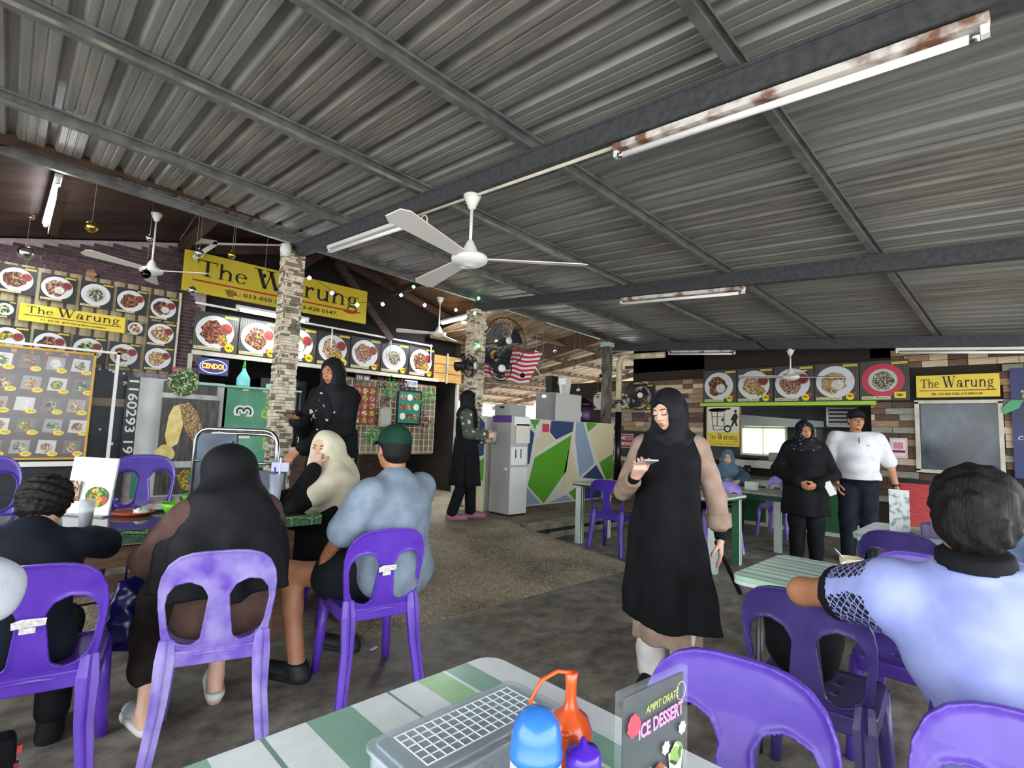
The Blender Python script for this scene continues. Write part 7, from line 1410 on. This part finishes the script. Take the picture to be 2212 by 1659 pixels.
# --- two kitchen women seated far behind
for (x, y, fc_, lb, cs_, ca, sk_, dz) in ((8.08, 3.95, 200, 'woman in dark red headscarf at the back by the cart sign', '#4a1219', '#3a0f15', SK1, .06), (7.82, 3.30, 205, 'woman in blue-grey headscarf and denim apron at the back', '#5d7284', '#41566b', SK2, -.05)):
    J = sit(1.58, .44+dz); J['Rh'] = euler(0, 4, 0); J['elR'] = V3(.24, .08, .80); J['wrR'] = V3(.14, .28, .76); J['elL'] = V3(-.24, .08, .80); J['wrL'] = V3(-.14, .28, .76)
    p = Person(lb, (x, y, 0), fc_, J, sk_, fat=1.1); p.hand('R', (-.3, 1, 0), (0, 0, -1), (-1, 0, 0), .5); p.hand('L', (.3, 1, 0), (0, 0, -1), (1, 0, 0), .5); p.body(.018, .0065); face_bits(J, p.b)
    p.wear('blouse', torso(J, .026, 1.1)+arm(J, 'R', .032, .92)+arm(J, 'L', .032, .92), cloth('blouse_'+ca, ca), .014, folds(.005)); p.wear('headscarf', hijab(J, 1.0, 1.05, drop=.09), cloth('scarf_'+cs_, cs_), .010, folds(.004, 40, 24))
    p.wear('skirt', leg(J, 'R', .04, .95)+leg(J, 'L', .04, .95)+torso(J, .03, 1.1)[0:1], K_black, .016); 
    if dz < 0: p.wear('bib_apron', [ell(J['chest']+V3(0, .05, -.06), (.12, .105, .16), None, .03), ell(J['waist']+V3(0, .04, -.05), (.14, .11, .14), None, .03)], cloth('denim_pale', '#7c93b5', '#a9b4c4'), .012)
    chair(x+.06*math.cos(R_(fc_+180)), y+.06*math.sin(R_(fc_+180)), fc_, P_dull, 'purple plastic chair under the %s' % ('dark red headscarf woman' if dz > 0 else 'blue-grey headscarf woman'))
# --- seated woman in long black headscarf
J = sit(1.56, .44, .14); J['Rh'] = euler(38, 12, 0); J['head'] += V3(0, .05, -.02)
J['elL'] = V3(-.27, .22, .72); J['wrL'] = V3(-.16, .42, .80); J['elR'] = V3(.26, .24, .74); J['wrR'] = V3(.14, .45, .80); J['anL'] = V3(-.235, .16, .085); J['toL'] = V3(-.27, .30, .045); J['knL'] = V3(-.20, .40, .50); J['anR'] = V3(.05, .26, .12); J['toR'] = V3(.07, .40, .07); J['knR'] = V3(.10, .42, .50)
p = Person('woman in long black headscarf and brown top eating at the cloth table', (.78, 2.58, 0), 86, J, SK2, fat=1.15)
p.hand('L', (.3, .9, -.1), (0, 0, -1), (1, 0, 0), .4); p.hand('R', (-.3, .9, -.1), (0, 0, -1), (-1, 0, 0), .4); p.body(); face_bits(J, p.b)
M_brn = cloth('blouse_brown', '#4a3630', '#5c453d'); p.wear('blouse', torso(J, .028, 1.15)+arm(J, 'R', .036, .94, flare=.014)+arm(J, 'L', .036, .94, flare=.014)+[ell(J['pelvis']+V3(0, .02, -.03), (.20, .17, .13), None, .04)], M_brn, .010, folds(.008, 26, 12))
p.wear('headscarf', hijab(J, 1.04, 1.15, long=.60, drop=.12, wide=1.0, puff=.012), K_scarf, .009, folds(.007, 22, 7))
M_btr = cloth('trouser_brown', '#1d1614', '#28201d')
for n in 'RL': p.wear('trouser_leg', leg(J, n, .030, .80, 1.05, flare=.022), M_btr, .011, folds(.006, 26, 12))
M_sole = cloth('sole_white', '#d2d0cb', rough=.6)
for n in 'RL':
    a, t_ = J['an'+n], J['to'+n]; h_ = V3(a[0], a[1], t_[2]-.012)+nrm(V3(a[0]-t_[0], a[1]-t_[1], 0))*.03; sl_ = p.wear('sandal_sole', [cone(h_, V3(t_[0], t_[1], t_[2]-.012), .044, .046, .02), half((0, 0, 1), t_[2]-.004), half((0, 0, -1), -(t_[2]-.045))], M_sole, .007)
    m_ = a*.25+t_*.75; sdf_obj('sandal_strap', [cone(V3(m_[0], m_[1], t_[2]), t_+V3(0, .0, 0), .048, .040, .02), half((0, 0, -1), -(t_[2]-.004))], .007, cloth('strap_grey', '#9fa3a8', '#b4b8bc', rough=.5), p.t)
# --- boy in navy leaning over the table
J = sit(1.30, .42, .56); J['Rh'] = euler(-6, 28, 0); J['head'] += V3(.02, .05, -.02); J['elR'] = V3(.25, .42, .77); J['wrR'] = V3(.20, .62, .79); J['elL'] = V3(-.25, .40, .77); J['wrL'] = V3(-.14, .60, .80)
p = Person('curly-haired boy in navy shirt bent over the cloth table', (.12, 2.66, 0), 86, J, SK2, fat=1.15, hs=.96)
p.hand('R', (-.4, .9, 0), (0, 0, -1), (-1, 0, .2), .5); p.hand('L', (.3, .9, 0), (0, 0, -1), (1, 0, 0), .5); p.body(); face_bits(J, p.b, s=.96)
p.wear('shirt', torso(J, .030, 1.15)+arm(J, 'R', .026, .48, 1.05, flare=.014)+arm(J, 'L', .026, .48, 1.05, flare=.014), K_navy, .010, folds(.007, 20, 9)); p.wear('trousers', torso(J, .02, 1.1)[0:1]+leg(J, 'R', .03, .95)+leg(J, 'L', .03, .95), K_black, .013)
for n in 'RL': p.wear('shoe', foot(J, n, .012), cloth('shoe_black', '#151515'), .010)
def curls(X, Y, Z): return (.006*np.sin(130*X+3*np.sin(80*Z))*np.sin(120*Y+3*np.sin(70*X))*np.sin(110*Z+2)+.004*np.sin(150*Z+90*Y+60*X)).astype(np.float32)
p.wear('hair', hair_prims(J, .96, .016), K_hair, .0055, curls, 1)
# --- man in grey shirt and green cap
J = sit(1.76, .45, .06); J['Rh'] = euler(-22, 2, 0); J['head'] += V3(0, .0, .01); J['shL'] += V3(-.05, 0, -.01); J['shR'] += V3(.05, 0, -.01)
J['elL'] = V3(-.31, .08, .80); J['wrL'] = V3(-.26, .26, .64); J['elR'] = V3(.30, .16, .80); J['wrR'] = V3(.16, .34, .66); J['knL'] = V3(-.29, .50, .53); J['anL'] = V3(-.31, .36, .085); J['toL'] = V3(-.35, .52, .04); J['knR'] = V3(.12, .44, .53); J['anR'] = V3(.10, .42, .085); J['toR'] = V3(.06, .58, .04)
p = Person('big man in grey shirt, green cap and black clogs seen from behind', (1.62, 2.53, 0), 106, J, SK1, fat=1.32, belly=1.2, hs=1.04, jaw=1.12)
p.hand('L', (.1, .6, -.7), (.6, .1, -.4), (.6, .6, .3), .45); p.hand('R', (-.2, .8, -.4), (0, 0, -1), (-.9, 0, 0), .45); p.body(); face_bits(J, p.b, s=1.04)
M_grey = cloth('tee_grey', '#74808e', '#8996a4', bump=.3, bs=200); p.wear('t_shirt', torso(J, .030, 1.32, 1.2)+[ell(J['pelvis']*.6+J['waist']*.4, (.225, .18, .15), None, .05)]+arm(J, 'L', .030, .46, 1.10, flare=.018)+arm(J, 'R', .030, .46, 1.10, flare=.018)+[half((0, -.25, 1), 1.155)], M_grey, .0095, folds(.006, 18, 10))
p.wear('shorts', torso(J, .016, 1.35)[0:1]+leg(J, 'R', .034, .25, 1.2, flare=.010)+leg(J, 'L', .034, .25, 1.2, flare=.010), cloth('shorts_black', '#14171d', '#1d2128'), .011, folds(.005, 24))
M_clog = mat('clog_rubber', '#17191b', rough=.55)
for n in 'RL':
    c_ = p.wear('clog', foot(J, n, .020)+[half((0, 0, 1), .10)], M_clog, .008)
    h_, t_ = J['an'+n], J['to'+n]; p.wear('clog_sole', [cone(V3(h_[0], h_[1], .02)+nrm(h_-t_)*.02*V3(1, 1, 0), V3(t_[0], t_[1], .02), .052, .050, .02), half((0, 0, 1), .032), half((0, 0, -1), -.003)], M_clog, .007)
p.wear('hair', hair_prims(J, 1.04, .003), K_hair, .006); cap(p, J, cloth('cap_green', '#0d2e20', '#143b2b', bump=.2), s=1.05)
tgm = MB().box(tuple(J['elL']+V3(-.062, -.005, .045)), (.004, .022, .012)).build('sleeve_tag', M_black, p.t)
# --- woman in cream headscarf, hand at her mouth
J = sit(1.66, .45, .05); J['Rh'] = euler(46, -2, -4); J['head'] += V3(0, .02, 0); J['elL'] = V3(-.24, .30, .80); J['wrL'] = V3(-.165, .150, 1.070); J['elR'] = V3(.26, .16, .82); J['wrR'] = V3(.12, .36, .80)
p = Person('woman in cream headscarf and black robe covering her mouth', (1.76, 3.63, 0), 166, J, SK2, fat=1.15)
p.hand('L', (.55, -.1, .65), (.5, -.8, -.2), (.1, -.7, .7), .85, thumb=.6); p.hand('R', (-.3, .9, 0), (0, 0, -1), (-1, 0, 0), .4); p.body(); face_bits(J, p.b, look=.004)
p.wear('robe', torso(J, .020, 1.10)+arm(J, 'R', .030, .95)+arm(J, 'L', .026, .95)+leg(J, 'R', .055, .93)+leg(J, 'L', .055, .93), K_black, .011, folds(.006, 22)); K_cream = cloth('scarf_cream', '#c9bfa3', '#d8cfb6', rough=.8, bump=.1)
p.wear('headscarf', hijab(J, 1.03, 1.22, drop=.15, wide=1.08, puff=.012)+[ell(J['chest']+V3(0, -.07, .0), (.19, .11, .24), None, .06), cone(J['head']+V3(0, -.04, -.03), J['neck']+V3(0, -.05, -.08), .105, .15, .05), cone(J['shL'], J['shL']*.45+J['elL']*.55, .098, .085, .05)], K_cream, .0065, folds(.006, 26, 16, .6))
for n in 'RL': p.wear('shoe', foot(J, n, .012), cloth('shoe_black', '#151515'), .010)
# --- man in lavender polo, elbow on the chair
J = sit(1.70, .45, .02); J['Rh'] = euler(4, 14, 6); J['head'] += V3(-.0, .01, -.015); J['shL'] += V3(-.015, 0, -.03); J['shR'] += V3(.10, 0, -.03)
for q_, d_ in (('pelvis', .12), ('waist', .10), ('chest', .05), ('hpR', .12), ('hpL', .12), ('knR', .12), ('knL', .12), ('anR', .12), ('anL', .12), ('toR', .12), ('toL', .12)): J[q_] = J[q_]+V3(d_, 0, 0)
J['elL'] = V3(-.430, .150, .865); J['wrL'] = V3(-.30, .365, .835); J['elR'] = V3(.32, .14, .80); J['wrR'] = V3(.18, .36, .80)
p = Person('man in lavender polo shirt with dark triangle print seen from behind', (1.77, .125, 0), 2, J, SK1, fat=1.18, belly=1.1, hs=1.0, jaw=1.06)
p.hand('L', (.6, .8, -.1), (0, 0, -1), (.8, -.5, 0), .4); p.hand('R', (-.4, .9, 0), (0, 0, -1), (-.9, -.3, 0), .4); p.body(.011); face_bits(J, p.b)
K_lav = cloth('polo_lavender', '#8f98cf', '#a0a9da', rough=.6, bump=.08, bs=300); K_lavb = cloth('polo_black', '#141418')
K_tri = mat('polo_triangles', '#8f98cf', rough=.6)
def _tri():
    N, L, b = nodes_of(K_tri); tc = N.new('ShaderNodeTexCoord'); mp = N.new('ShaderNodeMapping'); mp.inputs['Rotation'].default_value = (R_(35), R_(45), R_(20)); L.new(tc.outputs['Object'], mp.inputs[0])
    v = N.new('ShaderNodeTexVoronoi'); v.feature = 'DISTANCE_TO_EDGE'; v.inputs['Scale'].default_value = 62; v.inputs['Randomness'].default_value = 0.25; L.new(mp.outputs[0], v.inputs['Vector'])
    r = ramp(N, [(0, '#9aa3d4'), (.07, '#17182a')], 'CONSTANT'); L.new(v.outputs['Distance'], r.inputs[0]); L.new(r.outputs[0], b.inputs['Base Color'])
_tri()
shL, elL = J['shL'], J['elL']; ax = nrm(elL-shL); Lu = np.linalg.norm(elL-shL); SE = .52
def polo_col(C):
    q = C-shL; t_ = q @ ax; d = np.linalg.norm(q-np.outer(t_, ax), axis=1); m = np.zeros(len(C), int)
    rad = q-np.outer(t_, ax); az = np.degrees(np.arctan2(rad[:, 2], rad @ nrm(np.cross(V3(0, 0, 1), ax))))
    sl = (t_ > 0.0) & (d < .14) & (C[:, 0] < shL[0]-.01)
    ru = rad/(np.linalg.norm(rad, axis=1)[:, None]+1e-9); up_ = ru @ V3(0, -.15, .99); lo_ = ru @ nrm(V3(0, -.75, -.66))
    m[sl & (up_ > .62)] = 2; m[sl & (lo_ > .55+.55*np.abs(t_/Lu-.18))] = 2
    m[sl & (t_ > Lu*SE-.026)] = 1; return m
e_ = shL+(elL-shL)*SE
p.wear('polo_shirt', torso(J, .030, 1.25, 1.1)+[ell(J['pelvis']*.7+J['waist']*.3, (.215, .17, .14), None, .05)]+arm(J, 'R', .038, .46, 1.12, flare=.012)+[cone(shL, e_, .088, .080, .05), half(ax, float(ax @ e_)+.012), half((0, -.15, 1), float(J['neck'][2]+.030))], [K_lav, K_lavb, K_tri], .0085, folds(.0045, 15, 9), colour=polo_col)
p.wear('collar', [cone(J['neck']+V3(0, -.022, .0), J['neck']+V3(0, -.018, .05), .090, .078, .01), half((0, -.15, 1), float(J['neck'][2]+.058)), half((0, .2, -1), -float(J['neck'][2]+.020))], K_lavb, .007)
p.wear('trousers', torso(J, .018, 1.2)[0:1]+leg(J, 'R', .032, .97, 1.1)+leg(J, 'L', .032, .97, 1.1), cloth('trouser_dark', '#14161b'), .013, folds(.005))
for n in 'RL': p.wear('shoe', foot(J, n, .012), cloth('shoe_black', '#151515'), .010)
def wavy(X, Y, Z): return (.0035*np.sin(120*X+3*np.sin(40*Z))*np.sin(70*Z+30*Y)+.003*np.sin(160*Y+40*Z)).astype(np.float32)
p.wear('hair', hair_prims(J, 1.0, .012)+[ell(J['head']+J['Rh'] @ V3(0, -.055, -.055), (.066, .045, .045), J['Rh'], .02)], K_hair, .0045, wavy, 1)
# --- diner in blue at the edge, and the white-sleeved diner
J = sit(1.68, .45, .06); J['Rh'] = euler(30, 8, 0)
p = Person('diner in dusty blue shirt with dark hair beyond the lavender polo man', (3.55, -.06, 0), 4, J, SK1, fat=1.2); p.hand('L', (.2, .9, -.2), (0, 0, -1), (1, 0, 0), .4); p.hand('R', (-.2, .9, -.2), (0, 0, -1), (-1, 0, 0), .4); J['wrL'] = V3(-.16, .34, .80); p.body(.016, .006); face_bits(J, p.b)
p.wear('shirt', torso(J, .03, 1.2)+arm(J, 'R', .036, .45)+arm(J, 'L', .036, .45), cloth('shirt_dusty', '#5d6a86', '#6d7a95'), .013, folds(.005)); p.wear('trousers', torso(J, .02, 1.2)[0:1]+leg(J, 'R', .03, .95)+leg(J, 'L', .03, .95), K_navy, .015); p.wear('hair', hair_prims(J, 1.0, .012), K_hair, .007, wavy, 1)
for n in 'RL': p.wear('shoe', foot(J, n, .012), cloth('shoe_black', '#151515'), .012)
J = sit(1.62, .45, .04); J['Rh'] = euler(10, 6, 0); J['elR'] = V3(.335, .0, .91); J['wrR'] = V3(.20, .20, .80); J['wrL'] = V3(-.16, .24, .74)
p = Person('diner in white shirt whose sleeve shows beside the vivid purple chair', (-.345, 1.86, 0), 88, J, SK2, fat=1.10); p.hand('L', (.2, .9, -.2), (0, 0, -1), (1, 0, 0), .4); p.hand('R', (-.2, .9, -.2), (0, 0, -1), (-1, 0, 0), .4); p.body(.016, .006); face_bits(J, p.b)
p.wear('shirt', torso(J, .03, 1.15)+arm(J, 'R', .036, .50, 1.05, flare=.02)+arm(J, 'L', .036, .50, 1.05, flare=.02), cloth('shirt_white', '#d3d5dc', '#c2c4cc'), .011, folds(.006)); p.wear('trousers', torso(J, .02, 1.15)[0:1]+leg(J, 'R', .03, .95)+leg(J, 'L', .03, .95), K_black, .015); p.wear('hair', hair_prims(J, 1.0, .008), K_hair, .007, wavy, 1)
for n in 'RL': p.wear('shoe', foot(J, n, .012), cloth('shoe_black', '#151515'), .012)
# ------------------------------------------------------------------ small things on the floor
bgx = thing('shopping_bag', 'navy plastic shopping bag hanging beside the boy in navy', 'bag', (0.50, 3.02, 0.0))
sdf_obj('bag_body', [ell((0, 0, .46), (.075, .05, .15), None, .05), ell((.01, .0, .36), (.085, .06, .10), None, .05)], .008, mat('bag_navy', '#12124a', rough=.25), bgx, folds(.006, 60, 30))
MB().tube([(0.02, 0, 0.58), (0.015, 0.0, 0.66), (-0.02, 0, 0.66), (-0.02, 0, 0.58)], 0.005, 6).build('handle', MATS['bag_navy'], bgx, smooth=True)
lt_ = MB().box((0, 0, 0.006), (0.05, 0.016, 0.006), Matrix.Rotation(R_(20), 3, 'Z')).build('paper_scrap', M_white, loc=(1.72, 2.86, 0.012)); tag(lt_, 'scrap of white paper on the cement floor behind the green cap man chair', 'litter')
dk = thing('patterned_bag', 'dark bag with coloured patches leaning by the vivid purple chair', 'bag', (0.06, 2.30, 0.012)); MB().box((0, 0, 0.17), (0.16, 0.10, 0.34), taper=0.8).build('bag_body', K_black, dk, bevel=0.02)
for i, (z, c) in enumerate(((0.30, '#b8402f'), (0.25, '#7a2b2f'), (0.19, '#8a8a3a'), (0.08, '#a88a3a'))): MB().box((0.072-0.004*i, -0.035, z), (0.012, 0.016, 0.022)).build('patch', mat('bag_patch_%d' % i, c, rough=.7), dk)
bp2 = thing('backpack', 'black backpack on the scuffed purple chair', 'backpack', (2.24, 0.66, 0.452), R_(5))
sdf_obj('bag_body', [ell((0, 0, .17), (.085, .135, .17), None, .04), ell((.03, 0, .12), (.085, .11, .11), None, .03)], .009, K_black, bp2, folds(.004, 40, 20))
MB().tube([(-.07, -.06, .30), (-.11, -.06, .20), (-.09, -.07, .06)], .012, 8).build('strap', mat('strap_grey2', '#23262a', rough=.7), bp2, smooth=True); MB().tube([(0, -.03, .33), (0, -.02, .37), (0, .02, .37), (0, .03, .33)], .008, 8).build('top_handle', MATS['strap_grey2'], bp2, smooth=True)
